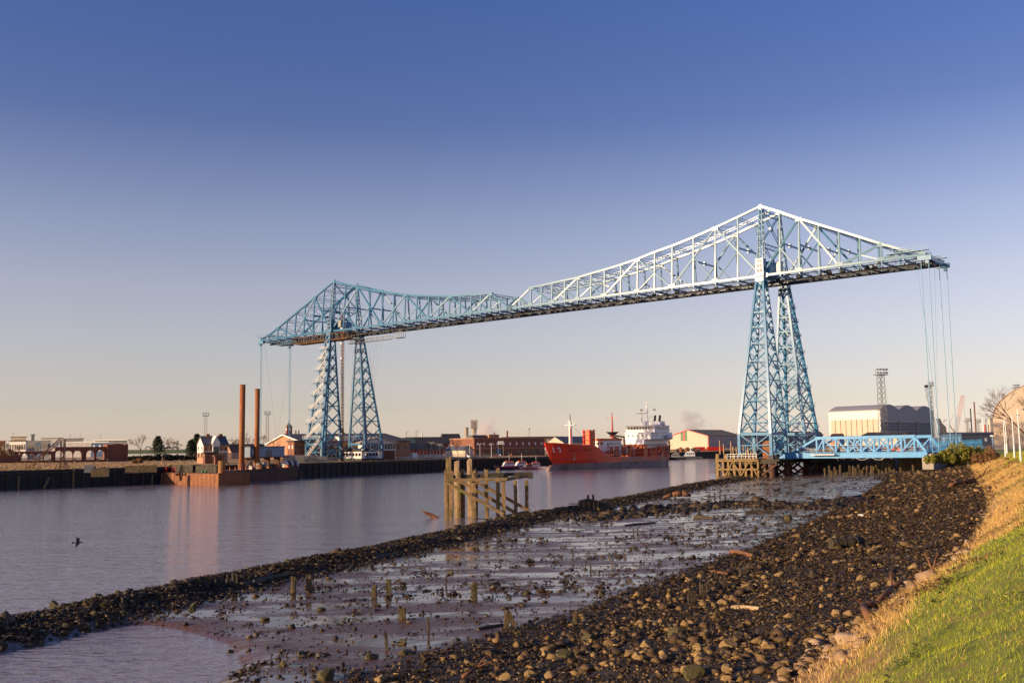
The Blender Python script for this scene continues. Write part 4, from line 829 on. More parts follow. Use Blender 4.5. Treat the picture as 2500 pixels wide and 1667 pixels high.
# ------------------------------------------------------------------ the tanker
sb = atz(1352, 1148, 0); SL = 92.0; sa = sb + Vector((math.sin(R(35)), math.cos(R(35)), 0)) * SL; srz = math.atan2(sb.y - sa.y, sb.x - sa.x)
ship = thing('tanker_ship', 'red and grey tanker with white superstructure sailing under the bridge', 'ship', (sa.x, sa.y, 0), srz)
def sm(a, b, x): t = min(1, max(0, (x - a) / (b - a))); return t * t * (3 - 2 * t)
def deck_z(t): return 4.1 + 4.1 * (1 - sm(.13, .16, t)) + 4.4 * sm(.66, .80, t) + 1.0 * sm(.85, 1, t)
def half(t, zf):       # half breadth at station t (0 stern, 1 bow); zf 0 keel .. 1 deck
    b = 6.4 * min(1, (.62 + .38 * sm(0, .2, t))); bow = max(0.0, 1 - ((t - .72) / .28) ** 2.2) if t > .72 else 1
    bw_ = max(0.0, 1 - ((t - .66) / .34) ** 1.7) if t > .66 else 1
    aft = .55 + .45 * sm(0, .16, t)
    return b * ((bow ** .62) * zf + bw_ * (1 - zf)) * (aft * (1 - zf) + zf * (.86 + .14 * sm(0, .1, t)))
NS = 40; lev = [(-2.0, 0), (0, .18), (1.2, .30), (2.45, .42), (3.6, .6), (None, 1.0)]
for nm, l0, l1, fm in (('boot_topping', 0, 3, lambda t: 0), ('hull', 3, 5, lambda t: 0 if t > .56 else 1)):
    m = MB(); vs = []; cols = list(range(l0, l1 + 1))
    for i in range(NS + 1):
        t = i / NS
        for s in (-1, 1):
            for li in cols:
                z, zf = lev[li]; zd = deck_z(t)
                if z is None: z = zd + .9 - .5 * sm(.14, .18, t) * (1 - sm(.6, .7, t))
                x = t * SL + (5.5 * (max(0, z) / 10.0) ** 1.15 * sm(.72, 1, t)) - 1.2 * (1 - zf) * (1 - sm(0, .1, t)) * -1
                vs.append((x, s * max(.06, half(t, zf)), z))
    k = len(cols); fs = []; mi = []
    for i in range(NS):
        for si in (0, 1):
            for j in range(k - 1):
                a = (i * 2 + si) * k + j; b = ((i + 1) * 2 + si) * k + j; f = (a, b, b + 1, a + 1); fs.append(f if si == 0 else f[::-1]); mi.append(fm((i + .5) / NS))
    fs.append(tuple([j for j in range(k)] + [k + j for j in range(k - 1, -1, -1)])); mi.append(1 if nm == 'hull' else 0)
    m.v = vs; m.f = fs; m.m = mi; hull = m.build(nm, ['ship_red', 'ship_shade_red'] if nm == 'hull' else ['ship_grey'], ship)
    if nm == 'hull': H_ = hull
m = MB()
for i in range(NS):
    t0, t1 = i / NS, (i + 1) / NS; x0, x1 = t0 * SL + 5 * sm(.72, 1, t0), t1 * SL + 5 * sm(.72, 1, t1); b0, b1 = half(t0, 1) - .05, half(t1, 1) - .05; m.add([(x0, -b0, deck_z(t0)), (x1, -max(b1, .02), deck_z(t1)), (x1, max(b1, .02), deck_z(t1)), (x0, b0, deck_z(t0))], [(0, 1, 2, 3)])
m.build('deck', 'ship_shade_red', ship)
MB().ball((SL + .8, 0, .2), 3.6, 1.5, 1.9, 12, 8).build('bulbous_bow', 'ship_grey', ship, True)
def sbx(name, x0, x1, y0, y1, z0, z1, mt, par=ship): return MB().box(x0, x1, y0, y1, z0, z1).build(name, mt, par)
# accommodation block
h1 = sbx('lower_house', 3, 25, -5.7, 3.2, 4.2, 11.6, 'ship_white'); h2 = sbx('upper_house', 4, 24.5, -6.2, 6.2, 11.6, 14.6, 'ship_white'); wh = sbx('wheelhouse', 8, 22.0, -6.9, 6.9, 14.6, 17.4, 'ship_white')
sbx('bridge_wing', 17, 23.5, -7.4, 7.4, 14.45, 14.6, 'ship_white'); sbx('roof_deck', 7.5, 22.5, -7.1, 7.1, 17.4, 17.6, 'ship_white')
for i in range(9): y = -6.2 + i * 1.42; sbx('window', 22.0, 22.08, y, y + 1.0, 15.9, 16.9, 'glass', wh)
for s in (-1, 1):
    for i in range(7): x = 8.6 + i * 1.85; sbx('window', x, x + 1.35, s * 6.9 - .06, s * 6.9 + .06, 15.8, 16.9, 'glass', wh)
    for i in range(6): x = 6.5 + i * 3.0; sbx('porthole', x, x + .55, s * 6.2 - .05, s * 6.2 + .05, 12.8, 13.4, 'glass', h2)
for i in range(5): y = -4.9 + i * 2.2; sbx('porthole', 24.5, 24.56, y, y + .6, 12.8, 13.5, 'glass', h2)
for hh in (.5, 1.0):
    m = MB()
    for s in (-1, 1): m.beam((4, s * 6.2, 14.6 + hh), (9, s * 6.2, 14.6 + hh), .06)
    m.beam((24.3, -6.2, 14.6 + hh), (24.3, 6.2, 14.6 + hh), .06); m.build('railing', 'ship_white', ship)
sbx('deck_box', 25, 29, -4.6, 4.6, 5, 9.6, 'ship_white'); sbx('funnel_casing', 3.4, 8.6, -2.6, 2.6, 14.6, 19.6, 'ship_white')
for y in (-1.2, 1.2): MB().tube((6, y, 19.6), (5.2, y, 22.3), .55, .5, 8).build('funnel_pipe', 'black', ship)
MB().ball((14, -1.6, 18.6), 1.0, 1.0, 1.2, 10, 6).build('satellite_dome', 'ship_white', ship, True)
ms = MB().tube((15, 0, 17.6), (15, 0, 28.2), .38, .16, 8).build('main_mast', 'ship_white', ship)
for z, ww in ((21.5, 3.0), (23.6, 2.6), (25.8, 2.2), (27.6, 1.5)): MB().beam((15, -ww, z), (15, ww, z), .13).build('yard', 'ship_white', ms)
for z, ww in ((20.2, 2.6), (24.5, 2.4)): MB().beam((15, -ww, z), (15, 0, 27), .04).beam((15, ww, z), (15, 0, 27), .04).build('stay', 'ship_white', ms)
for y, z in ((-3.0, 24.6), (3.2, 24.6)): MB().box(14.6, 15.0, y - .6, y + .6, z - .6, z + .4).build('flag', 'navy', ms)
rm = MB().tube((20.5, 0, 17.6), (20.5, 0, 22.6), .35, .25, 8).build('radar_mast', 'ship_white', ship); MB().box(20.0, 21.0, -2.3, 2.3, 22.7, 23.0).build('radar_scanner', 'steel', rm)
# red stern gantry
for s in (-1, 1):
    MB().path([(1.2, s * 3.6, 9), (3.2, s * 3.0, 17.5), (5.8, s * 2.6, 18.2)], .28, 6).build('gantry_leg', 'red_paint', ship); MB().path([(1.2, s * 3.6, 9), (5.6, s * 3, 14)], .2, 6).build('gantry_leg', 'red_paint', ship)
MB().beam((3.2, -3, 17.6), (3.2, 3, 17.6), .4).beam((5.8, -2.6, 18.2), (5.8, 2.6, 18.2), .4).build('gantry_beam', 'red_paint', ship)
lb = MB().ball((9, 7.2, 12.4), 3.1, 1.1, 1.2, 10, 6).build('lifeboat', 'pale_paint', ship, True)
# midships deckhouse with orange roof, derrick post, vent columns
dh = sbx('midship_house', .50 * SL, .655 * SL, -3.6, 3.6, 4.9, 11.0, 'ship_white'); sbx('house_roof', .495 * SL, .66 * SL, -3.8, 3.8, 11.0, 11.9, 'orange')
for i in range(9): x = .505 * SL + i * 1.28; sbx('window', x, x + .8, 3.6, 3.66, 9.4, 10.3, 'glass', dh)
for i in range(4): y = -3.1 + i * 1.7; sbx('window', .655 * SL, .655 * SL + .06, y, y + 1.0, 9.4, 10.3, 'glass', dh)
dk = MB().tube((.545 * SL, 2, 11.9), (.545 * SL, 2, 22.5), .45, .15, 8).build('derrick_post', 'red_paint', ship); MB().beam((.545 * SL, -.8, 20.2), (.545 * SL, 4.8, 20.2), .2).build('crosstree', 'red_paint', dk); MB().tube((.545 * SL, 2, 13.0), (.545 * SL, 2, 14.6), .6, 2.8, 10).build('crow_platform', 'navy', dk)
MB().beam((.545 * SL, 1, 13), (.42 * SL, -1, 11.6), .6).build('derrick_boom', 'rust', ship)
for dx in (0, 3.3):
    for y in (-1.2, 1.6): MB().tube((.70 * SL + dx, y, 7.5), (.70 * SL + dx, y, 15.4), .38, .38, 8).build('vent_column', 'red_paint', ship)
for z in (9.5, 11.5, 13.5, 15.2): MB().box(.70 * SL - .4, .70 * SL + 3.7, -1.6, 2.0, z, z + .15).build('vent_stage', 'red_paint', ship)
MB().box(.70 * SL + .3, .70 * SL + 3.0, -.9, 1.3, 8, 15).build('vent_tank', 'orange', ship)
fm_ = MB().tube((.865 * SL, 0, 9), (.865 * SL, 0, 18.6), .75, .55, 10).build('foremast', 'ship_white', ship); MB().box(.865 * SL - .8, .865 * SL + .8, -2.2, 2.2, 17.0, 17.2).build('mast_table', 'ship_white', fm_); MB().tube((.865 * SL, 0, 18.6), (.865 * SL, 0, 21.5), .3, .12, 8).build('mast_top', 'steel', fm_)
for s in (-1, 1): MB().beam((.865 * SL, s * 2.2, 17.1), (.865 * SL, 0, 19.3), .1).build('stay', 'ship_white', fm_)
MB().tube((.885 * SL, 1.2, 9), (.885 * SL, 1.2, 16), .25, .2, 6).build('jack_staff', 'red_paint', ship)
MB().beam((.865 * SL, 0, 18), (.70 * SL, 0, 9), .06).build('forestay', 'steel', ship)
# cargo deck: pipes, manifolds, tanks and rails
rr = random.Random(3)
for i in range(7): y = -4.2 + i * 1.4; MB().tube((.33 * SL, y, 6.6 + rr.random() * .9), (.66 * SL, y, 6.3 + rr.random() * .5), .22, .22, 6).build('cargo_pipe', 'orange' if i % 2 else 'red_paint', ship)
for i in range(70): x = (.20 + .44 * rr.random()) * SL; y = rr.uniform(-5.2, 5.2); hh = rr.uniform(1.2, 4.6); MB().box(x - .3, x + .3, y - .3, y + .3, 4.9, 4.9 + hh).tube((x, y, 4.9 + hh - .1), (x, y, 5.3 + hh), .5, .4, 8).build('deck_vent', rr.choice(['orange', 'orange', 'red_paint', 'pale_paint']), ship)
for i in range(8): x = (.33 + .045 * i) * SL; MB().beam((x, -5.6, 6.1), (x, 5.6, 6.1), .25, .3).build('manifold', 'red_paint', ship)
for i in range(5): x = (.35 + .06 * i) * SL; MB().tube((x, -3.6, 7.4), (x, 3.6, 7.4), .95, .95, 10).build('deck_tank', rr.choice(['orange', 'red_paint']), ship)
MB().box(.285 * SL, .32 * SL, -5.4, 5.4, 4.0, 9.4).build('pump_house', 'orange', ship); MB().path([(.40 * SL, 0, 8), (.40 * SL, 0, 12.6), (.45 * SL, -2, 13.2)], .35, 6).build('hose_crane', 'rust', ship)
for hh in (.5, 1.05):
    for s in (-1, 1): MB().beam((.32 * SL, s * 6.25, 5.8 + hh), (.66 * SL, s * 6.25, 5.8 + hh), .06).build('side_rail', 'orange', ship)
for i in range(18): x = (.32 + .34 * i / 17) * SL; MB().beam((x, 6.25, 4.9), (x, 6.25, 6.9), .08).build('rail_post', 'orange', ship)
for i in range(5): x = 1.5 + i * 2.4; MB().box(x, x + .18, half(x / SL, 1) - .10, half(x / SL, 1) + .12, 5.0, 8.6).build('fender_rib', 'rust_dark', ship)
for i in range(7): x = .09 * SL + i * 2.5; MB().tube((x, 4.6, 4.1), (x, 4.6, 6.6 + (i * 37 % 5) * .5), .95, .95, 12).build('side_tank', 'orange' if i % 3 else 'red_paint', ship)
for z in (6.4, 8.2, 9.6): MB().tube((.06 * SL, 5.4, z), (.66 * SL, 5.2, z - 1.2), .16, .16, 6).build('side_pipe', 'orange', ship)
for i in range(9): x = (.30 + .04 * i) * SL; MB().beam((x, 1.0 - (i % 3), 4.1), (x, 1.0 - (i % 3), 9.2 + (i * 53 % 7) * .3), .22).beam((x - .9, 1.0 - (i % 3), 8.6), (x + .9, 1.0 - (i % 3), 8.6), .14).build('vent_mast', ['red_paint', 'orange', 'rust'][i % 3], ship)
# emblem and name on the bow, anchors
def on_hull(t, z, s, out=.06):
    zf = .6 + .4 * (z - 3.6) / (deck_z(t) + .9 - 3.6); x = t * SL + 5.5 * (z / 10) ** 1.15 * sm(.72, 1, t); return Vector((x, s * (half(t, zf) + out), z))
for s in (1,):
    c = [on_hull(t, z, s) for t, z in ((.955, 6.7), (.985, 6.7), (.985, 8.6), (.955, 8.6))]; em = MB().add(c, [(0, 1, 2, 3), (3, 2, 1, 0)]).build('bow_emblem', 'white', ship)
    for (ta, tb, za, zb) in ((.959, .964, 6.95, 8.35), (.976, .981, 6.95, 8.35), (.964, .976, 7.5, 7.8), (.967, .973, 8.05, 8.35), (.967, .973, 6.95, 7.2)): MB().add([on_hull(t, z, s, .09) for t, z in ((ta, za), (tb, za), (tb, zb), (ta, zb))], [(0, 1, 2, 3), (3, 2, 1, 0)]).build('emblem_stroke', 'ship_red', em)
    for i in range(12):
        if i == 5: continue
        t0 = .80 + i * .0105; a_ = [on_hull(t, z, s, .05) for t, z in ((t0, 7.0), (t0 + .003, 7.0), (t0 + .0035, 7.75), (t0 + .0005, 7.75))]; b_ = [on_hull(t, z, s, .05) for t, z in ((t0, 7.3 if i % 2 else 7.0), (t0 + .007, 7.3 if i % 2 else 7.0), (t0 + .007, 7.45 if i % 2 else 7.15), (t0, 7.45 if i % 2 else 7.15))]; MB().add(a_ + b_, [(0, 1, 2, 3), (3, 2, 1, 0), (4, 5, 6, 7), (7, 6, 5, 4)]).build('name_letter', 'rust_dark', ship)
    p = on_hull(.90, 4.6, s, .3); MB().box(p.x - .9, p.x + .9, p.y - .25, p.y + .25, 3.7, 4.3).box(p.x - .18, p.x + .18, p.y - .2, p.y + .2, 4.3, 6.0).build('anchor', 'pale_timber', ship)
# ------------------------------------------------------------------ small craft
def motor_boat(name, p, rz, L_, hullm, cabm, roofm, label, cat='boat', mast=True):
    o = thing(name, label, cat, p, rz); m = MB(); n_ = 8; vs = []; fs = []
    for i in range(n_ + 1):
        t = i / n_; b = L_ * .16 * (1 - max(0, (t - .55) / .45) ** 2 * .97); zd = L_ * .10 + L_ * .055 * t * t
        for s in (-1, 1): vs += [(t * L_ - L_ / 2 + (.05 * L_ * t * t), s * b, zd), ((t * L_ - L_ / 2), s * b * .75, -.3)]
    for i in range(n_):
        a = i * 4; b = a + 4; fs += [(a + 1, b + 1, b, a), (a + 2, b + 2, b + 3, a + 3), (a, b, b + 2, a + 2)]
    fs.append((0, 2, 3, 1)); m.add(vs, fs); m.build('hull', hullm, o)
    zc = L_ * .12; cb = MB().extr([(-L_ * .22, -L_ * .11, zc), (L_ * .20, -L_ * .11, zc), (L_ * .12, -L_ * .11, zc + L_ * .15), (-L_ * .20, -L_ * .11, zc + L_ * .15)], (0, L_ * .22, 0)).build('cabin', cabm, o)
    for i in range(4): x = -L_ * .17 + i * L_ * .075; MB().box(x, x + L_ * .05, -L_ * .115, L_ * .115, zc + L_ * .08, zc + L_ * .13).build('window', 'glass', cb)
    MB().box(-L_ * .18, L_ * .08, -L_ * .08, L_ * .08, zc + L_ * .15, zc + L_ * .19).build('roof', roofm, o)
    MB().box(-L_ * .49, L_ * .50, -L_ * .165, L_ * .165, L_ * .085, L_ * .10).build('fender_strip', 'red_paint', o) if hullm == 'navy' else None
    if mast: ms_ = MB().tube((-.05 * L_, 0, zc + L_ * .18), (-.05 * L_, 0, zc + L_ * .48), .08, .04, 6).build('mast', 'white', o); MB().beam((-.05 * L_, -L_ * .06, zc + L_ * .36), (-.05 * L_, L_ * .06, zc + L_ * .36), .1).build('radar', 'white', ms_)
    return o
p = atz(1240, 1146, 0); motor_boat('pilot_boat', p, math.radians(200), 11.5, 'navy', 'white', 'orange', 'dark-hulled pilot launch with white cabin, leftmost of the boats at the quay')
p = atz(1271, 1144.5, 0); motor_boat('pilot_boat', p, math.radians(205), 11, 'navy', 'white', 'orange', 'second dark-hulled pilot launch tucked behind the first')
p = atz(1306, 1144.5, 0); motor_boat('work_boat', p, math.radians(190), 9.5, 'white', 'pale_paint', 'orange', 'white work boat ahead of the tanker bow')
p = atz(1289, 1146, 0); motor_boat('work_boat', p, math.radians(215), 8, 'steel', 'steel', 'orange', 'small grey work boat between the pilot launches and the white boat', mast=False)
p = atz(1683, 1121, 0); motor_boat('moored_vessel', p, math.radians(175), 17, 'slate', 'pale_paint', 'white', 'grey vessel moored at the far quay right of the tanker stern')
p = atz(1648, 1122, 0); motor_boat('moored_vessel', p, math.radians(172), 14, 'dark_steel', 'steel', 'steel', 'dark vessel moored half hidden by the tanker stern')
p = atz(945, 1155, 0); o = thing('buoy', 'small white buoy floating below the far quay', 'buoy', p); MB().ball((0, 0, .1), .5, .5, .5).build('float', 'white', o, True); MB().tube((0, 0, .3), (0, 0, 1.4), .18, .1, 6).build('top_mark', 'white', o)
# ------------------------------------------------------------------ barges by the far bank
a = atz(380, 1180, 0); b = atz(533, 1186, 0); L_ = (b - a).length; z_ = math.atan2(b.y - a.y, b.x - a.x)
ba = thing('rusty_barge', 'sunlit rust-orange barge with skid feet moored at the left quay', 'barge', (a.x, a.y, 0), z_)
MB().extr([(0, 0, -.8), (L_, 0, -.8), (L_, 0, 3.0), (0, 0, 3.0)], (0, 8.5, 0)).build('hull', 'rust', ba)
for i in range(16): MB().box(i * L_ / 16 + .3, i * L_ / 16 + .42, -.07, 0, -.2, 2.9).build('hull_rib', 'rust', ba)
MB().box(-.1, L_ + .1, -.12, 8.6, 3.0, 3.15).build('deck', 'rust_dark', ba)
for i in range(4): MB().box(L_ * .35 + i * 1.9, L_ * .35 + i * 1.9 + 1.0, -.4, .3, 2.4, 2.9).build('skid_foot', 'rust_dark', ba)
MB().box(L_ * .04, L_ * .44, 3, 5.4, 3.15, 5.1).build('deck_pontoon', 'dark_timber', ba); MB().box(L_ * .46, L_ * .78, 3.5, 5.6, 3.15, 4.9).build('deck_pontoon', 'dark_timber', ba)
rk = MB()
for x in (0, 2.4): rk.beam((L_ * .22 + x, 1, 3.1), (L_ * .22 + x, 1, 4.7), .14)
for z in (3.9, 4.6): rk.beam((L_ * .22, 1, z), (L_ * .22 + 2.4, 1, z), .14)
rk.build('red_rack', 'red_paint', ba); MB().tube((L_ * .1, 1.2, 3.4), (L_ * .1 + .8, 1.2, 4.5), .5, .4, 8).build('red_coil', 'red_paint', ba); MB().tube((L_ * .97, 1.4, 3.1), (L_ * .97, 1.4, 6.2), .9, .9, 12).build('rust_bollard', 'rust_yellow', ba)
for x in (.02, .36, .66, .80): MB().tube((L_ * x, 2, 3.1), (L_ * x, 2, 7.4), .08, .06, 5).build('light_pole', 'rust_dark', ba)
for x in (.71, .76): MB().ball((L_ * x, 1.0, 3.5), .5, .4, .35).build('green_float', 'green_paint', ba)
# dredger pontoon with spud poles and cabin
a = atz(534, 1180, 0); b = atz(729, 1168.5, 0); L2 = (b - a).length; z2 = math.atan2(b.y - a.y, b.x - a.x)
bb = thing('dredger_pontoon', 'dark rusty dredging pontoon with two tall spud poles and a grey cabin', 'barge', (a.x, a.y, 0), z2)
MB().extr([(0, 0, -.8), (L2 * .93, 0, -.8), (L2, 0, 1.2), (L2, 0, 3.9), (L2 * .82, 0, 3.4), (0, 0, 3.2)], (0, 11, 0)).build('hull', 'rust_dark', bb)
MB().extr([(0, -.05, 3.2), (L2 * .82, -.05, 3.4), (L2 * .82, -.05, 3.5), (0, -.05, 3.3)], (0, 11.1, 0)).build('deck', 'rust_dark', bb)
for i in range(16): x = i * L2 / 16; MB().box(x, x + .12, .1, .22, 3.3, 4.4).build('rail_post', 'orange', bb)
MB().box(0, L2 * .95, .12, .2, 4.25, 4.35).build('rail', 'rust', bb)
def inv(o_, P): c, s = math.cos(-o_.rotation_euler.z), math.sin(-o_.rotation_euler.z); d = P - o_.location; return Vector((d.x * c - d.y * s, d.x * s + d.y * c, d.z))
for u, vb, vt, dd, r_ in ((590, 1151, 940, 3.0, .80), (626, 1143, 950, 5.2, .72)):
    # bearing of the pole, standing dd metres in from the pontoon's edge
    xs = [q * .25 for q in range(int(L2 * 4))]; c, s = math.cos(z2), math.sin(z2)
    xb = min(xs, key=lambda x: abs(proj((a.x + x * c - dd * s, a.y + x * s + dd * c, 3.3))[0] - u)); Dp = a.y + xb * s + dd * c
    zt = atd(u, vt, Dp).z; sp_ = MB().tube((xb, dd, 1), (xb, dd, zt), r_, r_, 20).build('spud_pole', 'rust_yellow', bb, True); MB().tube((xb, dd, zt), (xb, dd, zt + .12), r_ + .08, r_ + .08, 20).build('pole_cap', 'rust_dark', sp_); MB().tube((xb, dd, 3), (xb, dd, 5.2), r_ + .25, r_ + .25, 16).build('spud_well', 'rust', sp_)
def bx_u(u, dd): 
    c, s = math.cos(z2), math.sin(z2); return min([q * .25 for q in range(int(L2 * 4) + 60)], key=lambda x: abs(proj((a.x + x * c - dd * s, a.y + x * s + dd * c, 5))[0] - u))
x0, x1 = bx_u(603, 7), bx_u(688, 7)
cb = MB().box(x0, x1, 6, 9, 6.9, 9.9).build('cabin', 'blue_cabin', bb); MB().box(x0 - .3, x1 + .3, 5.7, 9.3, 9.9, 10.1).build('cabin_roof', 'slate', bb); MB().box(x0 - .5, x1 + 1.0, 5.2, 9.4, 6.6, 6.9).build('cabin_platform', 'rust_dark', bb)
for f0, f1, mt_ in ((.06, .16, 'white'), (.09, .13, 'glass'), (.45, .62, 'navy')): MB().box(x0 + (x1 - x0) * f0, x0 + (x1 - x0) * f1, 5.93 if mt_ != 'glass' else 5.9, 6, 7.6 if mt_ != 'navy' else 6.95, 9.2 if mt_ == 'white' else 9.0, 0).build('window' if mt_ != 'navy' else 'door', mt_, cb)
for f in (.08, .3, .6, .9): MB().box(x0 + (x1 - x0) * f - .3, x0 + (x1 - x0) * f + .3, 6.5, 8.5, 3.3, 6.6).build('platform_leg', 'rust_dark', bb)
MB().beam((x0 - 2.5, 6, 3.4), (x0 + 2, 6, 6.8), .15, .6).build('gangway', 'steel', bb)
for i in range(5): x = x1 - 5 + i * 1.5; MB().tube((x, 3, 4.5), (x + .9, 3, 4.5), 1.15, 1.15, 14).build('hose_reel', 'black' if i % 2 else 'pale_paint', bb)
for i in range(2): x = x0 - .5 + i * 2.2; MB().tube((x, 3, 4.4), (x + 1.2, 3, 4.4), 1.0, 1.0, 14).build('winch_drum', 'steel' if i else 'black', bb)
for i in range(14): x = L2 * (.45 + .5 * rr.random()); y = rr.uniform(1.5, 9); h_ = rr.uniform(.5, 1.6); MB().box(x - .5, x + .5, y - .5, y + .5, 3.3, 3.4 + h_).build('deck_gear', rr.choice(['rust', 'steel', 'pale_paint', 'black', 'orange']), bb)
# ------------------------------------------------------------------ buildings: a corner pixel at a depth, the pixel columns where the two visible faces end, and the bearing
def hor(u): return 1117.45 - .01512 * u
def zv(u, v, D): return atd(u, v, D).z
def len_u(C, d, u, lim=400):
    lo, hi = 0.0, lim; up = proj(C + d * 1.0)[0] > proj(C)[0]
    for _ in range(40):
        m_ = (lo + hi) / 2; pu = proj(C + d * m_)[0]; beyond = (pu > u) if up else (pu < u)
        if (C + d * m_).y < 5: beyond = True
        if beyond: hi = m_
        else: lo = m_
    return lo
def bldg(name, label, uc, vb, D, ul, ur, vt, theta, wall, roof, rt='flat', vpk=None, over=.4, wl=None, wr=None, cat='building', sink=1.0, wall_r=None, group=None, minl=6):
    C = atd(uc, vb, D); th = R(theta); dr = Vector((math.cos(th), math.sin(th), 0)); dl = Vector((-math.sin(th), math.cos(th), 0))
    Lr = len_u(C, dr, ur) if ur > uc + .5 else minl; Ll = len_u(C, dl, ul) if ul < uc - .5 else minl
    Ll = min(Ll, 140); Lr = min(Lr, 160); h = zv(uc, vt, D) - C.z
    o = thing(name, label, cat, (C.x, C.y, C.z), th, group); o['_d'] = 0; del o['_d']
    w_ = MB().box(0, Lr, 0, Ll, -sink, h).build('wall', wall, o)
    if rt == 'flat': MB().box(-over, Lr + over, -over, Ll + over, h, h + .5).build('roof', roof, o)
    else:
        pk = zv(uc, vpk, D) - C.z if vpk else h + .25 * (Ll if rt == 'gl' else Lr)
        if rt == 'gl':      # gable on the left-hand face, ridge along local x
            MB().extr([(0.02, .02, h), (0.02, Ll - .02, h), (.02, Ll / 2, pk)], (Lr - .04, 0, 0)).build('gable', wall, o)
            for y0, y1, z0, z1 in ((-over, Ll / 2, h - over * (pk - h) / (Ll / 2), pk), (Ll / 2, Ll + over, pk, h - over * (pk - h) / (Ll / 2))): MB().extr([(-over, y0, z0 + .06), (-over, y1, z1 + .06), (-over, y1, z1 + .36), (-over, y0, z0 + .36)], (Lr + 2 * over, 0, 0)).build('roof_slope', roof, o)
        else:               # gable on the right-hand face, ridge along local y
            MB().extr([(.02, .02, h), (Lr - .02, .02, h), (Lr / 2, .02, pk)], (0, Ll - .04, 0)).build('gable', wall, o)
            for x0, x1, z0, z1 in ((-over, Lr / 2, h - over * (pk - h) / (Lr / 2), pk), (Lr / 2, Lr + over, pk, h - over * (pk - h) / (Lr / 2))): MB().extr([(x0, -over, z0 + .06), (x1, -over, z1 + .06), (x1, -over, z1 + .36), (x0, -over, z0 + .36)], (0, Ll + 2 * over, 0)).build('roof_slope', roof, o)
    def wins(spec, face):
        n_, f0, f1, wf, mt_ = spec; Lx = Lr if face == 'r' else Ll
        for i in range(n_):
            a_ = Lx * (i + .5) / n_; hw = Lx / n_ * wf / 2; z0, z1 = h * f0, h * f1
            if face == 'r': MB().box(a_ - hw, a_ + hw, -.08, .02, z0, z1).build('window', mt_, w_)
            else: MB().box(-.08, .02, a_ - hw, a_ + hw, z0, z1).build('window', mt_, w_)
    for sp_ in (wl or []): wins(sp_, 'l')
    for sp_ in (wr or []): wins(sp_, 'r')
    return o, Lr, Ll, h
G = 'glass'
# quay wall with fender piles along the far bank
mq = MB(); q3 = [Vector((x, y, 0)) for x, y in FARQ]
qw = thing('quay_wall', 'dark tide-stained quay wall with timber fenders along the far bank', 'quay wall', q3[1])
for i in range(len(q3) - 1):
    a_, b_ = q3[i] - q3[1], q3[i + 1] - q3[1]; t = (b_ - a_).normalized(); nn = Vector((t.y, -t.x, 0))
    MB().add([a_ + nn * .25 + Vector((0, 0, -3)), b_ + nn * .25 + Vector((0, 0, -3)), b_ + nn * .25 + Vector((0, 0, 4.6)), a_ + nn * .25 + Vector((0, 0, 4.6)), a_ - nn * .8 + Vector((0, 0, -3)), b_ - nn * .8 + Vector((0, 0, -3)), b_ - nn * .8 + Vector((0, 0, 4.6)), a_ - nn * .8 + Vector((0, 0, 4.6))], [(0, 1, 2, 3), (3, 2, 6, 7), (5, 4, 7, 6), (0, 3, 7, 4), (1, 5, 6, 2), (0, 4, 5, 1)]).build('wall', 'dark_wall', qw)
    if i >= 1 and i < 8:
        ln = (b_ - a_).length; n_ = int(ln / 2.8)
        for k in range(n_):
            p = a_ + t * (k + .5) * ln / n_ + nn * .45; tl = random.uniform(2.2, 5.6) if i < 4 else random.uniform(4.4, 5.4); MB().beam((p.x, p.y, -2.5), (p.x + random.uniform(-.15, .15), p.y, tl), .36).build('fender_pile', random.choice(['dark_timber', 'dark_timber', 'wet_timber', 'old_timber' if i < 4 else 'dark_timber']), qw)
    MB().beam(a_ + nn * .5 + Vector((0, 0, 4.0)), b_ + nn * .5 + Vector((0, 0, 4.0)), .3, .35).build('capping_beam', 'dark_timber', qw)
for u, D_ in ((93, 1), (112, 1), (82, 1)):
    p = atz(u - 8, 1192, 0); t_ = atd(u + 8, 1166, p.y); m = MB(); rough_post(m, (0, 0, -.5), t_ - p, .42, None, 0, u); one('leaning_fender', m, 'old_timber', 'mossy fender pile leaning in the river against the left quay', 'post', p, 0, 'leaning fenders at the left quay')
for i, (u0, u1, v, D_) in enumerate([(305, 338, 1143, 262), (340, 380, 1142, 268), (205, 226, 1142, 258), (222, 262, 1152, 250)]):
    C = atd(u0, v + 4, D_); L_ = (u1 - u0) * D_ / FPX; one('concrete_block', MB().box(0, L_, 0, 1.6, -.8, 1.1), 'concrete' if i == 2 else 'old_timber', ['long low block on the quay edge left of the orange barge', 'second long low block on the quay right beside the orange barge', 'pale short block on the quay below the broken lattice', 'mossy yellow-green slab on the quay edge at the left'][i], 'block', C, .3)
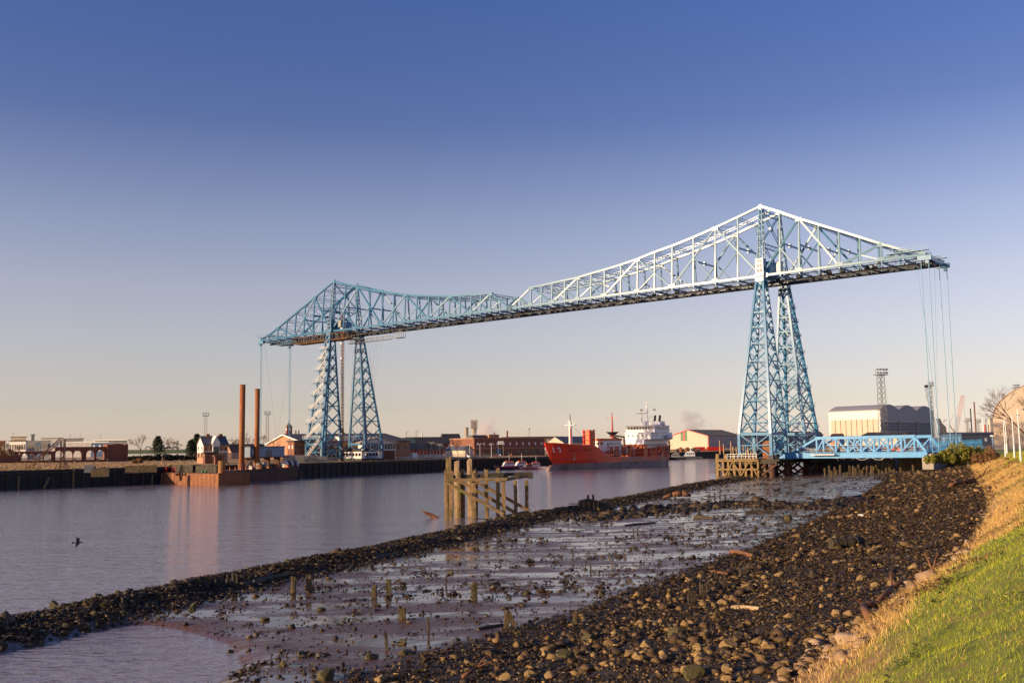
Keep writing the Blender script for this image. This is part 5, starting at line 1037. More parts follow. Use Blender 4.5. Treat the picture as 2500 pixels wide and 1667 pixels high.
# --- ruined brick arcade
D_ = 372; C = atd(48, 1128, D_); th = R(36); dr = Vector((math.cos(th), math.sin(th), 0)); ar = thing('brick_arcade', 'roofless red brick arcade ruin with open arches on the waste ground', 'ruin', C, th)
def ux(u): return len_u(C, dr, u)
def arch_wall(u0, u1, zt, opens, nm):
    x0, x1 = ux(u0), ux(u1); m = MB(); edges = [x0]; 
    for uc_, hw, zs, zc in opens: xc = ux(uc_); edges += [xc - hw, xc + hw]
    edges.append(x1)
    for i in range(0, len(edges), 2): m.box(edges[i], edges[i + 1], 0, .9, -1.2, zt)
    for uc_, hw, zs, zc in opens:
        xc = ux(uc_); m.box(xc - hw, xc + hw, 0, .9, -1.2, zs); n_ = 10
        for k in range(n_):
            xa, xb = xc - hw + 2 * hw * k / n_, xc - hw + 2 * hw * (k + 1) / n_; f = lambda x: zc + math.sqrt(max(0, hw * hw - (x - xc) ** 2)); m.add([(xa, 0, f(xa)), (xb, 0, f(xb)), (xb, 0, zt), (xa, 0, zt), (xa, .9, f(xa)), (xb, .9, f(xb)), (xb, .9, zt), (xa, .9, zt)], [(0, 1, 2, 3), (7, 6, 5, 4), (0, 4, 5, 1), (3, 2, 6, 7), (0, 3, 7, 4), (1, 5, 6, 2)])
    m.build(nm, 'brick_dark', ar)
arch_wall(48, 134, 3.9, [(61, 1.25, .5, 1.9), (77, 1.2, .5, 1.9), (96, 1.2, .5, 1.9), (116, 1.25, .5, 1.9)], 'low_arcade')
arch_wall(135, 262, 5.4, [(144, 1.45, .4, 2.6), (167, 1.45, .4, 2.6), (189, 1.45, .4, 2.6), (220, 1.45, .4, 2.6), (245, 1.45, .4, 2.6)], 'high_arcade')
xa, xb = ux(262) + .02, ux(308); MB().extr([(xa, -.6, -1.2), (xb, -.6, -1.2), (xb, -.6, 5.6)] + [(xb + (xa - xb) * k / 8, -.6, 5.7 + .8 * math.sin(math.pi * k / 8)) for k in range(9)], (0, 6, 0)).build('end_bay', 'brick_dark', ar)
for x in (xa, xb): MB().box(x - .4, x + .4, -.9, 5.6, -1.2, 6.3).build('pier', 'brick_dark', ar)
xl = ux(0) if False else -9; MB().box(-12, -.05, 0, .8, -1.2, 2.6).build('boundary_wall', 'brick_dark', ar)
for u_ in (118, 178, 235, 258): x = ux(u_); MB().box(x, x + .9, -1.0, -.2, -1, .9).build('rubble_stub', 'brick_pale', ar)
# --- broken lattice jib on the quay
D_ = 268; C = atd(152, 1146, D_); jb = thing('broken_lattice_jib', 'rusty lattice gantry with a collapsed jib on the left quay', 'crane', C, .15); s_ = D_ / FPX
def lat(m, p, q, w, n_=10):
    p, q = vec(p), vec(q); c4 = [Vector((a * w, b * w, 0)) for a, b in ((-.5, -.5), (.5, -.5), (.5, .5), (-.5, .5))]
    if abs((q - p).normalized().z) < .8: c4 = [Vector((0, a * w, b * w)) for a, b in ((-.5, -.5), (.5, -.5), (.5, .5), (-.5, .5))]
    for c in c4: m.beam(p + c, q + c, .11)
    for i in range(n_):
        f0, f1 = i / n_, (i + 1) / n_
        for k in range(4): m.beam(p.lerp(q, f0) + c4[k], p.lerp(q, f1) + c4[(k + 1) % 4], .07)
    return m
lat(MB(), (0, 0, 0), (0, 0, 73 * s_), 1.0, 14).build('upright', 'rust_dark', jb); lat(MB(), (-.6, 0, 73 * s_), (-72 * s_, 1.5, 14 * s_), .9, 14).build('jib', 'rust_dark', jb)
for dx in (-18, -9, 12, 18): MB().beam((dx * s_, 0, 0), (0, 0, 32 * s_), .14).build('brace', 'rust_dark', jb)
for i in range(12): MB().beam((-95 * s_ + i * .35, 1 + random.uniform(-1, 1), .1), (-72 * s_ + random.uniform(-1.5, 1), 1.5 + random.uniform(-1, 1), random.uniform(.4, 2.2)), .08).build('tangle_bar', 'rust_dark', jb)
# --- modern blocks on the skyline at the left
sky_b = [('college_block', 'white upper storeys of a stepped college block at the far left skyline', 22, 1093, 560, 22, 62, 1078, -10, 'white_wall', 'roof_dark', [], [(7, .3, .75, .6, G)]),
 ('stair_tower', 'slim dark stair tower rising above the left skyline blocks', 75, 1092, 565, 71, 83, 1062, -10, 'dark_clad', 'roof_dark', [], []),
 ('penthouse_block', 'cream penthouse block with flat overhanging roof at far left', 26, 1079, 575, 22, 63, 1068, -10, 'cream_wall', 'roof_dark', [], [(5, .25, .8, .7, G)]),
 ('office_block', 'grey office block with grid of windows behind the brick arcade', 66, 1104, 545, 62, 122, 1078, -10, 'grey_clad', 'slate', [], [(8, .6, .85, .7, G), (8, .2, .45, .7, G)]),
 ('blue_block', 'deep blue panelled block set against the grey offices', 84, 1103, 538, 80, 99, 1081, -10, 'blue_clad', 'slate', [], [(2, .3, .8, .5, G)]),
 ('low_white_block', 'low white block with pale blue band right of the offices', 100, 1088, 590, 96, 152, 1071, -10, 'white_wall', 'slate', [], [(6, .3, .7, .6, 'blue_clad')]),
 ('round_roof_block', 'dark round-roofed block with rooftop plant above the arcade', 153, 1088, 600, 148, 203, 1072, -10, 'grey_clad', 'slate', [], [(5, .3, .6, .7, G)]),
 ('white_strip_block', 'long white block with ribbon windows above the arcade', 160, 1098, 540, 156, 220, 1081, -10, 'white_wall', 'pale_paint', [], [(7, .35, .65, .85, G)]),
 ('blue_annex', 'bright blue annex below the wide overhanging roof', 222, 1096, 535, 218, 264, 1081, -10, 'blue_clad', 'pale_paint', [], [(3, .3, .8, .25, 'white')]),
 ('overhang_block', 'grey block with a wide thin overhanging roof on the left skyline', 232, 1098, 560, 224, 310, 1076, -10, 'grey_clad', 'pale_paint', [], [(6, .35, .7, .7, G)]),
 ('red_roof_block', 'red-brown pitched block cut by the left edge of the picture', -30, 1094, 540, -40, 12, 1078, -10, 'brick_dark', 'roof_tile', [], [(4, .3, .7, .6, G)])]
for nm, lb, uc, vb, D_, ul, ur, vt, th_, wl_, rf_, a_, b_ in sky_b: bldg(nm, lb, uc, vb + 14, D_, ul, ur, vt, th_, wl_, rf_, 'flat', None, .8 if 'overhang' in nm else .3, a_, b_, minl=12)
for u, v in ((30, 1057), (170, 1062), (195, 1060), (245, 1062)):
    p = atd(u, 1100, 620); one('thin_lamp', MB().tube((0, 0, -2), (0, 0, zv(u, v, 620) - p.z), .12, .08, 5).box(-.7, .7, -.1, .1, zv(u, v, 620) - p.z, zv(u, v, 620) - p.z + .15), 'steel', 'thin street lamp standing behind the left skyline blocks', 'street lamp', p, 0, 'thin lamps on the left skyline')
# --- grass strip, hedge and parked cars beyond the waste ground
mat('lawn', (.12, .14, .02), .9, .25, .3); a_ = [atd(312, 1108, 440), atd(470, 1106, 440), atd(470, 1096, 560), atd(312, 1098, 560)]; np_mesh('grass_slope', [tuple(p) for p in a_], [(0, 1, 2, 3)], 'lawn')
for i, u in enumerate((362, 395, 412, 428)):
    p = atd(u, 1096, 560); o = thing('parked_car', ['white parked car under the bare trees, leftmost', 'grey parked car beside the evergreen', 'dark parked car between the bare trees', 'silver parked car, rightmost by the hedge'][i], 'car', p, .1); MB().box(-2.1, 2.1, -.9, .9, .35, 1.0).build('body', ['white', 'steel', 'navy', 'grey_clad'][i], o); MB().extr([(-1.3, -.8, 1.0), (1.2, -.8, 1.0), (.8, -.8, 1.5), (-1.0, -.8, 1.5)], (0, 1.6, 0)).build('glasshouse', 'glass', o)
    for x in (-1.3, 1.3): MB().tube((x, -.95, .35), (x, .95, .35), .35, .35, 10).build('wheel', 'black', o)
# --- white gabled house
D_ = 335; o, Lr, Ll, h_ = bldg('gabled_house', 'white and brick house with two tall gables and chimneys near the dredger', 497, 1124, D_, 481, 556, 1086, 32, 'brick_pale', 'slate', 'gl', 1066, .3, [(2, .62, .9, .35, G), (2, .2, .5, .35, G)], [(5, .62, .88, .35, G), (4, .15, .45, .3, G)])
MB().box(Lr * .34, Lr * .62, -1.0, Ll * .5, h_ * .45, h_ * 1.05).build('bay', 'white_wall', o); MB().extr([(Lr * .30, -1.1, h_ * 1.05), (Lr * .66, -1.1, h_ * 1.05), (Lr * .48, -1.1, h_ * 1.58)], (0, Ll * .55, 0)).build('cross_gable', 'white_wall', o)
MB().box(.3, Lr - .3, -.06, 0, h_ * .5, h_ * .6).build('render_panel', 'white_wall', o); MB().box(-.08, .0, .3, Ll - .3, h_ * .5, h_ * 1.0).build('render_panel', 'white_wall', o); MB().extr([(-.1, .3, h_), (-.1, Ll - .3, h_), (-.1, Ll / 2, h_ * 1.5)], (.06, 0, 0)).build('render_gable', 'white_wall', o)
for x in (.22, .75): MB().box(Lr * x, Lr * x + 1.1, Ll * .4, Ll * .4 + 1.1, h_, h_ * 1.72).build('chimney', 'brick_dark', o)
for x in (.38, .45, .52): MB().box(Lr * x, Lr * x + .6, -1.06, -1.0, h_ * .55, h_ * .9).build('bay_window', 'glass', o)
bldg('brick_outhouse', 'low brick outhouse attached below the gabled house', 500, 1124, 325, 496, 530, 1107, 38, 'brick', 'roof_dark', wr=[(2, .3, .7, .2, G)])
bldg('orange_shed', 'small orange-brick shed behind the orange barge', 525, 1126, 318, 522, 546, 1115, 38, 'brick', 'roof_tile', wr=[(1, .2, .7, .3, G)])
bldg('tin_roof_house', 'low brick house with brown pitched roof behind the dredger poles', 566, 1113, 365, 548, 650, 1103, 40, 'brick_pale', 'roof_tile', 'gl', 1086, .4, [], [(5, .3, .7, .3, G)])
# --- brown gabled hall, brick wing, clock tower
o, Lr, Ll, h_ = bldg('gabled_hall', 'large brown gabled hall with white bargeboards left of the far tower', 742, 1112, 395, 652, 1000, 1080, 26, 'brick_pale', 'roof_dark', 'gl', 1057, .6, [], [(14, .4, .75, .4, G)])
for s in (0, 1): y0, y1 = (0, Ll / 2) if s == 0 else (Ll / 2, Ll); pk = zv(742, 1057, 395) - zv(742, 1112, 395); z0, z1 = (h_, pk) if s == 0 else (pk, h_); MB().beam((-.75, y0, z0), (-.75, y1, z1), .3, .5).build('bargeboard', 'white', o)
bldg('brick_wing', 'dark red brick wing in front of the brown gabled hall', 718, 1112, 372, 702, 742, 1078, 36, 'brick', 'roof_dark', wr=[(3, .5, .75, .3, G), (3, .15, .4, .3, G)], wl=[(2, .5, .75, .3, 'white')])
D_ = 520; C = atd(705, 1075, D_); s_ = D_ / FPX; ct = thing('clock_tower', 'brick clock tower with pointed cap above the brown hall roof', 'tower', C, .5); hw = 6.4 * s_
MB().box(-hw, hw, -hw, hw, -3, 33 * s_).build('shaft', 'brick', ct); MB().box(-hw * 1.12, hw * 1.12, -hw * 1.12, hw * 1.12, 33 * s_, 35 * s_).build('cornice', 'brick_pale', ct)
for (dx, dy, rz_) in ((0, -1, 0), (-1, 0, 1)): MB().tube((dx * hw * .98, dy * hw * .98, 27 * s_), (dx * hw * 1.06, dy * hw * 1.06, 27 * s_), 3.4 * s_, 3.4 * s_, 16).build('clock_face', 'white', ct)
MB().tube((0, 0, 35 * s_), (0, 0, 42 * s_), hw * 1.1, hw * .35, 8).build('cap', 'slate', ct); MB().tube((0, 0, 42 * s_), (0, 0, 50 * s_), hw * .22, .03, 6).build('spire', 'slate', ct)
for u in (722, 729): p = atd(u, 1075, 520); one('chimney_stack', MB().tube((0, 0, -3), (0, 0, zv(u, 1050, 520) - p.z), .35, .3, 8), 'brick_dark', 'thin flue rising behind the brown hall beside the clock tower', 'chimney', p, 0, 'thin flues by the clock tower')
# --- buildings round the far tower
bldg('visitor_centre', 'white upper floor over red brick visitor centre right of the far tower', 884, 1124, 398, 868, 966, 1080, 24, 'white_wall', 'beige_clad', 'gr', 1067, 1.2, [], [(12, .62, .92, .75, G)])
bldg('brick_podium', 'red brick ground floor wall below the white visitor centre', 890, 1126, 393, 884, 964, 1100, 24, 'brick_dark', 'white_wall', wr=[(3, .3, .8, .12, G)])
bldg('control_cabin', 'small pink-white cabin block between the far pylons', 832, 1122, 402, 816, 872, 1066, 30, 'white_wall', 'pale_paint', wl=[(2, .5, .8, .4, G)], wr=[(3, .5, .8, .5, G)])
bldg('landing_station', 'cream waiting station at the foot of the far tower', 800, 1124, 380, 782, 860, 1096, 30, 'cream_wall', 'roof_brown', wl=[(3, .25, .75, .5, G)], wr=[(6, .3, .8, .55, G)])
bldg('red_kiosk', 'red telephone-style kiosk on the far landing', 833, 1126, 376, 830, 838, 1106, 30, 'red_paint', 'red_paint', minl=1.2, cat='kiosk'); bldg('red_kiosk', 'second red kiosk beside the far right pylon', 880, 1128, 380, 877, 887, 1107, 30, 'red_paint', 'red_paint', minl=1.2, cat='kiosk')
bldg('green_roof_shed', 'long shed with grey-green roof right of the visitor centre', 955, 1098, 470, 940, 1012, 1082, 26, 'brick_dark', 'roof_green', 'gl', 1070, .5)
bldg('pavilion', 'cream pavilion with brown roof behind the timber jetty', 985, 1113, 440, 972, 1082, 1096, 26, 'cream_wall', 'roof_brown', 'gl', 1085, .8, wr=[(12, .2, .8, .6, G)])
bldg('terrace_roofs', 'row of dark-roofed sheds behind the pavilion', 1000, 1104, 560, 985, 1130, 1083, 24, 'brick_dark', 'roof_dark', 'gl', 1068, .5)
bldg('yellow_brick_block', 'yellowish brick block with dark roof left of the red warehouse', 1032, 1102, 620, 1026, 1080, 1069, 24, 'brick_pale', 'roof_dark', wr=[(4, .5, .75, .3, G)]); bldg('dark_roof_block', 'dark hipped block between yellow brick and red warehouse', 1082, 1102, 640, 1078, 1122, 1066, 24, 'brick_dark', 'roof_dark', 'gl', 1060, .5)
o, Lr, Ll, h_ = bldg('brick_warehouse', 'long red brick warehouse with sunlit end wall on the far quay', 1158, 1114, 520, 1099, 1330, 1071, 34, 'brick', 'brick_pale', 'flat', None, .3, [], [(11, .62, .78, .22, 'white'), (9, .1, .32, .4, G)])
MB().box(.0, Lr, -.12, 0, h_ * .42, h_ * .48).build('string_course', 'brick_pale', o); MB().box(-.12, 0, 0, Ll, h_ * .42, h_ * .48).build('string_course', 'brick_pale', o)
MB().box(Lr * .02, Lr * .2, 3, 9, h_ + .5, h_ + 2.0).build('roof_house', 'slate', o); MB().box(Lr * .22, Lr * .36, 1, 8, h_ + .5, h_ + 2.2).build('roof_house', 'brick_pale', o); MB().tube((Lr * .52, 4, h_), (Lr * .52, 4, h_ + 4.2), .5, .45, 8).build('flue', 'brick_dark', o); MB().box(Lr * .3, Lr * .36, -.3, -.1, .3, 3.6).build('blue_door', 'blue_clad', o)
bldg('quay_shed', 'pale shed with blue gable in front of the red warehouse', 1136, 1116, 470, 1086, 1156, 1098, 30, 'cream_wall', 'slate', 'gr', 1090, .4, cat='shed')
p = atd(1217, 1114, 500); q = atd(1229, 1114, 500) - p; sg = thing('quay_sign', 'white board sign on two posts in front of the red warehouse', 'sign', p); zb_, zt_ = zv(1223, 1084, 500) - p.z, zv(1223, 1077, 500) - p.z
for d_ in (Vector(), q): MB().tube(d_ + Vector((0, 0, -1)), d_ + Vector((0, 0, zt_)), .12, .12, 6).build('post', 'steel', sg)
MB().box(-.2, q.x + .2, -.25, -.13, zb_, zt_).build('board', 'white', sg)
for i in range(5): MB().box(.25 + i * .48, .58 + i * .48, -.29, -.26, zb_ + .45, zt_ - .4).build('board_lettering', 'navy', sg)
bldg('black_shed', 'black low-roofed shed behind the moored pilot launches', 1290, 1112, 560, 1286, 1326, 1078, 24, 'dark_clad', 'roof_dark', 'gl', 1074, .3); bldg('long_dark_roof', 'long dark flat-roofed works behind the red warehouse', 1235, 1090, 720, 1225, 1372, 1068, 18, 'brick_pale', 'roof_dark', 'flat', None, .5, [], [(10, .3, .8, .3, 'white')])
bldg('beige_shed', 'beige gabled shed with grey side behind the tanker bow', 1376, 1100, 640, 1335, 1450, 1080, 38, 'beige_clad', 'slate', 'gl', 1066, .4, wr=[(4, .2, .6, .2, G)], cat='shed')
# --- tall things on the skyline
def mast_tower(u, vb, vt, D, wb, wt_, mt, label, head='lights', name='floodlight_mast', group=None, hw=2.2):
    p = atd(u, vb, D); h = zv(u, vt, D) - p.z; o = thing(name, label, 'mast', p, .3, group)
    cs = [(-.5, -.5), (.5, -.5), (.5, .5), (-.5, .5)]
    for a, b in cs: MB().beam((a * wb, b * wb, -2), (a * wt_, b * wt_, h * .93), max(.10, wb * .05)).build('leg', mt, o)
    n_ = 12; m = MB()
    for i in range(n_):
        f0, f1 = i / n_, (i + 1) / n_; w0, w1 = wb + (wt_ - wb) * f0, wb + (wt_ - wb) * f1
        for k in range(4): a, b = cs[k], cs[(k + 1) % 4]; m.beam((a[0] * w0, a[1] * w0, h * .93 * f0), (b[0] * w1, b[1] * w1, h * .93 * f1), max(.05, wb * .026)); m.beam((b[0] * w0, b[1] * w0, h * .93 * f0), (a[0] * w1, a[1] * w1, h * .93 * f1), max(.05, wb * .026))
    m.build('lacing', mt, o)
    MB().box(-hw, hw, -hw * .6, hw * .6, h * .92, h * .925 + .15).build('platform', mt, o)
    if head == 'lights':
        for i in range(4):
            for k in range(2): x = -hw + .3 + i * (2 * hw - .6) / 3; MB().box(x - hw * .13, x + hw * .13, -hw * .6, -hw * .35, h * .925 + .4 + k * hw * .55, h * .925 + .4 + k * hw * .55 + hw * .3).build('lamp', 'steel', o)
        for x in (-hw, hw): MB().beam((x, 0, h * .92), (x, 0, h), .12).build('head_post', mt, o)
        MB().beam((-hw, 0, h - .1), (hw, 0, h - .1), .12).build('head_rail', mt, o)
    else: MB().tube((0, 0, h * .92), (0, 0, h), wt_ * .7, wt_ * .6, 8).build('aerial', 'pale_paint', o)
    return o
mast_tower(501, 1108, 1008, 470, 1.5, 1.1, 'steel', 'slender floodlight mast behind the white gabled house', hw=1.4); mast_tower(652, 1108, 1004, 480, 1.5, 1.1, 'steel', 'slender floodlight mast right of the dredger poles', hw=1.4)
mast_tower(1292, 1100, 1042, 800, 1.6, 1.2, 'pale_paint', 'short telecom mast above the dark works roof', 'aerial', 'telecom_mast', hw=1.4)
def stack(u, vb, vt, D, wpx, mt, label, name='silo', group=None, taper=1.0, head=None):
    p = atd(u, vb, D); h = zv(u, vt, D) - p.z; r_ = wpx / 2 * D / FPX; o = thing(name, label, name.split('_')[-1], p, 0, group); MB().tube((0, 0, -4), (0, 0, h * (.62 if head else 1)), r_, r_ * taper, 16).build('shaft', mt, o)
    if head: MB().tube((0, 0, h * .55), (0, 0, h * .64), r_ * .8, r_ * 1.3, 16).build('corbel', mt, o); MB().box(-r_ * 1.35, r_ * 1.35, -r_ * 1.3, r_ * 1.3, h * .64, h).build('head_house', 'concrete', o); MB().box(-r_ * .6, r_ * .6, -r_ * 1.36, -r_ * 1.3, h * .66, h * .92).build('louvre', 'steel', o)
    else: MB().tube((0, 0, h * .97), (0, 0, h), r_ * taper * 1.12, r_ * taper * 1.12, 16).build('rim', mt, o)
stack(1139, 1080, 1043, 1500, 10, 'concrete', 'shorter concrete silo above the red warehouse'); stack(1158, 1080, 1025, 1500, 12, 'concrete', 'taller concrete tower with a square head above the red warehouse', 'process_tower', head=1); stack(1207, 1075, 1056, 700, 3, 'brick_dark', 'thin dark chimney behind the red warehouse', 'chimney'); stack(1030, 1075, 1058, 650, 3.5, 'pale_paint', 'short white flue behind the yellow brick block', 'flue')
def street_lamp(u, vb, vt, D, label, name='street_lamp', mt='dark_steel', arms=1, group=None, r_=.09, arm=1.2):
    p = atd(u, vb, D); h = zv(u, vt, D) - p.z; o = thing(name, label, 'street lamp', p, 0, group); MB().tube((0, 0, -1), (0, 0, h), r_ * 1.3, r_, 8).build('post', mt, o)
    for s in ((1,) if arms == 1 else (-1, 1)): MB().beam((0, 0, h - .05), (s * arm, 0, h + .05), r_ * 1.4).build('arm', mt, o); MB().box(s * arm - .35, s * arm + .35, -.15, .15, h - .12, h + .06).build('lantern', 'pale_paint', o)
    return o
for i, (u, vb, vt) in enumerate([(992, 1112, 1055), (1016, 1112, 1053)]): street_lamp(u, vb, vt, 430, ['tall dark lamp post left of the pair above the pavilion', 'tall dark lamp post right of the pair above the pavilion'][i])
for i, (u, vb, vt) in enumerate([(1054, 1118, 1080), (1074, 1118, 1084), (1102, 1116, 1086), (1147, 1116, 1085), (1172, 1116, 1083), (1200, 1116, 1084)]): street_lamp(u, vb, vt, 440, 'white lantern lamp on the far quay between jetty and warehouse', 'quay_lamp', 'pale_paint', 2, 'white quay lamps', .1, .8)
# --- jetty, pontoon and fences on the far quay
p = atz(1030, 1151, 0); e_ = atz(1096, 1148, 0); d_ = e_ - p; jt = thing('timber_jetty', 'pale timber jetty on piles right of the far tower', 'jetty', p, math.atan2(d_.y, d_.x)); L_ = d_.length
MB().box(0, L_, -1.5, 2.5, 4.6, 5.0).build('deck', 'pale_timber', jt)
for i in range(9): x = L_ * i / 8; MB().beam((x, -1.3, -2), (x, -1.3, 4.6), .35).build('pile', 'pale_timber', jt)
for i in range(4): x = L_ * i / 4; MB().beam((x, -1.3, .6), (x + L_ / 4, -1.3, 4.2), .2).build('brace', 'pale_timber', jt)
for z in (5.6, 6.1): MB().box(0, L_, -1.5, -1.4, z, z + .1).build('rail', 'white', jt)
MB().box(0, L_, -1.5, -1.3, 2.0, 2.3).build('walling', 'pale_timber', jt)
p = atd(940, 1124, 408); pt = thing('white_pontoon_bridge', 'white railed landing stage beside the far right pylon', 'landing stage', p, .45); L_ = len_u(p, Vector((math.cos(.45), math.sin(.45), 0)), 1030)
MB().box(0, L_, 0, 3, -.4, .3).build('deck', 'white', pt); MB().box(L_ * .75, L_ * .9, .5, 2.5, .3, 2.9).build('booth', 'white', pt)
for z in (.8, 1.3): MB().box(0, L_, 0, .08, z, z + .08).build('rail', 'white', pt)
for i in range(14): x = L_ * i / 13; MB().box(x, x + .08, 0, .08, .3, 1.4).build('rail_post', 'white', pt)
for i in range(5): x = L_ * (i + .5) / 5; MB().beam((x, .4, -6), (x, .4, -.3), .3).build('pile', 'dark_timber', pt)
def paling(u0, vb0, u1, vb1, D0_, D1_, h, n_, mt, label, name='paling_fence', w_=None):
    a, b = atd(u0, vb0, D0_), atd(u1, vb1, D1_); d = b - a; o = thing(name, label, 'fence', a, 0); w_ = w_ or (d.length / n_ * .72)
    for i in range(n_): p = d * ((i + .5) / n_); t = d.normalized() * w_ / 2; MB().beam(p + Vector((0, 0, -.2)), p + Vector((0, 0, h + random.uniform(-.08, .08))), w_, .06, up=(t.y, -t.x, 0)).build('pale', mt, o)
    for z in (h * .25, h * .75): MB().beam(Vector((0, .06, z)), d + Vector((0, .06, z)), .08).build('rail', mt, o)
    return o
paling(690, 1126, 742, 1126, 345, 362, 2.2, 34, 'concrete', 'grey paling fence on the quay below the brown hall'); paling(742, 1126, 800, 1128, 358, 366, 2.1, 36, 'concrete', 'grey paling fence at the foot of the far tower stairs'); paling(545, 1120, 602, 1118, 338, 342, 2.0, 30, 'concrete', 'grey paling fence left of the dredger poles')
paling(1060, 1117, 1210, 1114, 452, 470, 1.6, 60, 'steel', 'dark iron railing along the quay before the red warehouse', 'iron_railing', .12)
# people and clutter at the landing
def person(u, vb, D, top, legs, label, rz=0.0):
    p = atd(u, vb, D); o = thing('person', label, 'person', p, rz); m = MB()
    for s in (-1, 1): m.tube((s * .10, 0, 0), (s * .10, 0, .85), .07, .10, 8)
    m.build('legs', legs, o); MB().tube((0, 0, .82), (0, 0, 1.45), .19, .21, 10).tube((-.27, 0, 1.40), (-.30, .05, .85), .06, .05, 6).tube((.27, 0, 1.40), (.30, .05, .85), .06, .05, 6).build('body', top, o); MB().ball((0, 0, 1.64), .11, .12, .13).build('head', 'pale_timber', o, True)
person(855, 1128, 366, 'green_paint', 'navy', 'person in a green jacket standing on the far landing'); person(864, 1128, 367, 'navy', 'black', 'person in dark clothes beside the green jacket on the far landing'); person(1212, 1117, 455, 'red_paint', 'navy', 'person in a red top on the quay before the red warehouse'); person(1222, 1117, 455, 'white', 'black', 'person in a white top on the quay before the red warehouse'); person(1249, 1116, 458, 'orange', 'navy', 'person in an orange top near the pilot launches')
# ------------------------------------------------------------------ warehouses beyond the tanker's stern
o, Lr, Ll, h_ = bldg('striped_warehouse', 'beige gabled warehouse with red trim and green-red-green stripes', 1730, 1092, 780, 1632, 1812, 1064, 46, 'beige_clad', 'roof_brown', 'gl', 1048, .5, cat='warehouse'); pk = zv(1730, 1048, 780) - zv(1730, 1092, 780)
MB().box(.05, Lr, -.12, -.02, 0, h_).build('side_shade_sheet', 'grey_clad', o)  # grey sheet paints the shade of the unlit side wall
for f in (.0, .36, .72, 1.0): MB().box(Lr * f - .2, Lr * f + .2, -.25, -.12, 0, h_).build('downpipe', 'red_paint', o)
for s in (0, 1): MB().beam((-.6, 0 if s == 0 else Ll, h_ + .1), (-.6, Ll / 2, pk + .1), .25, .5).build('red_trim', 'red_paint', o)
MB().box(-.15, 0, -.25, .6, 0, h_).build('corner_trim', 'red_paint', o)
for f, c_ in ((.55, 'green_paint'), (.60, 'red_paint'), (.65, 'green_paint')): MB().box(-.1, -.02, Ll * f - 1.1, Ll * f + 1.1, h_ * .62, pk - abs(f - .5) * 2 * (pk - h_) - .3).build('stripe', c_, o)
MB().box(-.1, -.01, Ll * .55, Ll * .72, 0, h_ * .28).build('loading_door', 'cream_wall', o)
bldg('second_warehouse', 'beige gabled shed behind the striped warehouse, cut by the near tower', 1812, 1092, 840, 1790, 1850, 1066, 46, 'beige_clad', 'roof_brown', 'gl', 1056, .5, cat='warehouse'); bldg('low_grey_shed', 'low dark shed glimpsed through the near tower lattice', 1850, 1096, 700, 1836, 2010, 1062, 40, 'dark_clad', 'roof_brown', 'gl', 1054, .5, cat='warehouse')
for i, (u0, u1, v) in enumerate([(1700, 1722, 1097), (1727, 1768, 1097)]):
    p = atd(u0, v, 760); L_ = (u1 - u0) * 760 / FPX; c_ = thing('red_container', ['shorter red container on the quay right of the tanker', 'longer red container stack on the quay left of the near tower'][i], 'container', p, .1); MB().box(0, L_, 0, 2.5, -1, 1.9).build('body', 'red_paint', c_)
    for k in range(int(L_ / .8)): MB().box(.2 + k * .8, .5 + k * .8, -.07, 0, -.6, 1.8).build('corrugation', 'red_paint', c_)
for i, (u, vt) in enumerate([(1758, 1076), (1767, 1084), (1785, 1078), (1790, 1090), (1798, 1092), (1803, 1089), (1809, 1090), (1815, 1088), (1821, 1088), (1826, 1090)]): p = atd(u, 1102, 720); one('quay_post', MB().tube((0, 0, -2), (0, 0, zv(u, vt, 720) - p.z), .42, .38, 8).tube((0, 0, zv(u, vt, 720) - p.z), (0, 0, zv(u, vt, 720) - p.z + .2), .5, .4, 8), 'pale_timber', 'pale mooring post in the row on the far quay left of the near tower', 'post', p, 0, 'row of mooring posts on the far quay')
for i in range(14): u = 1650 + i * 4.2; p = atd(u, 1100, 735 + (i % 3) * 5); one('scrap_heap', MB().ball((0, 0, 0), 1.6, 1.6, 1.3 + (i % 4) * .5, 7, 5), ['rust_dark', 'steel', 'bracken', 'rust'][i % 4], 'heap of scrap and gear on the quay below the striped warehouse', 'scrap heap', p, i, 'scrap heaps on the far quay')
# ------------------------------------------------------------------ timber pier and foundations under the near tower
pj = thing('timber_pier', 'weathered timber pier and dolphin at the river side of the near tower', 'pier', bw(-4, 0, 0), BR)
def lx(u, y, z):        # bridge-local x seen at pixel column u on the line (y, z)
    return min([-40 + q * .1 for q in range(1000)], key=lambda x: abs(proj(bw(x, y, z))[0] - u))
yF = -10.5; xL, xR = lx(1752, yF, 3), lx(1850, yF, 3); off = -4
def pl(x, y, z): return Vector((x - off, y, z))
for r_, yy in enumerate((yF, yF + 4.5, yF + 9)):
    n_ = 8
    for i in range(n_): x = xL + (xR - xL) * i / (n_ - 1); m = MB(); rough_post(m, pl(x, yy, -2), pl(x + random.uniform(-.2, .2), yy, 4.6 if i else 5.9), .5 if i else .8, None, 0, r_ * 10 + i); m.build('pile', 'old_timber', pj)
    for z in (4.2, 2.0): m = MB(); rough_post(m, pl(xL - .4, yy - .4, z), pl(xR + .4, yy - .4, z), .4, .4, 0, int(z * 10)); m.build('walling', 'old_timber', pj)
    for i in range(5): x = xL + (xR - xL) * i / 5; m = MB(); rough_post(m, pl(x, yy - .3, .4 if i % 2 else 4.0), pl(x + (xR - xL) / 5, yy - .3, 4.0 if i % 2 else .4), .3, .3, 0, i); m.build('brace', 'old_timber', pj)
for i in range(9): x = xL + (xR - xL) * i / 9; MB().box(x - off, x - off + (xR - xL) / 9 - .15, yF - .8, yF + 10, 4.45, 4.7).build('deck_plank', 'old_timber', pj)
for z in (5.3, 5.9): MB().box(xL - off + 3, xR - off, yF - .6, yF - .5, z, z + .1).build('rail', 'pale_paint', pj)
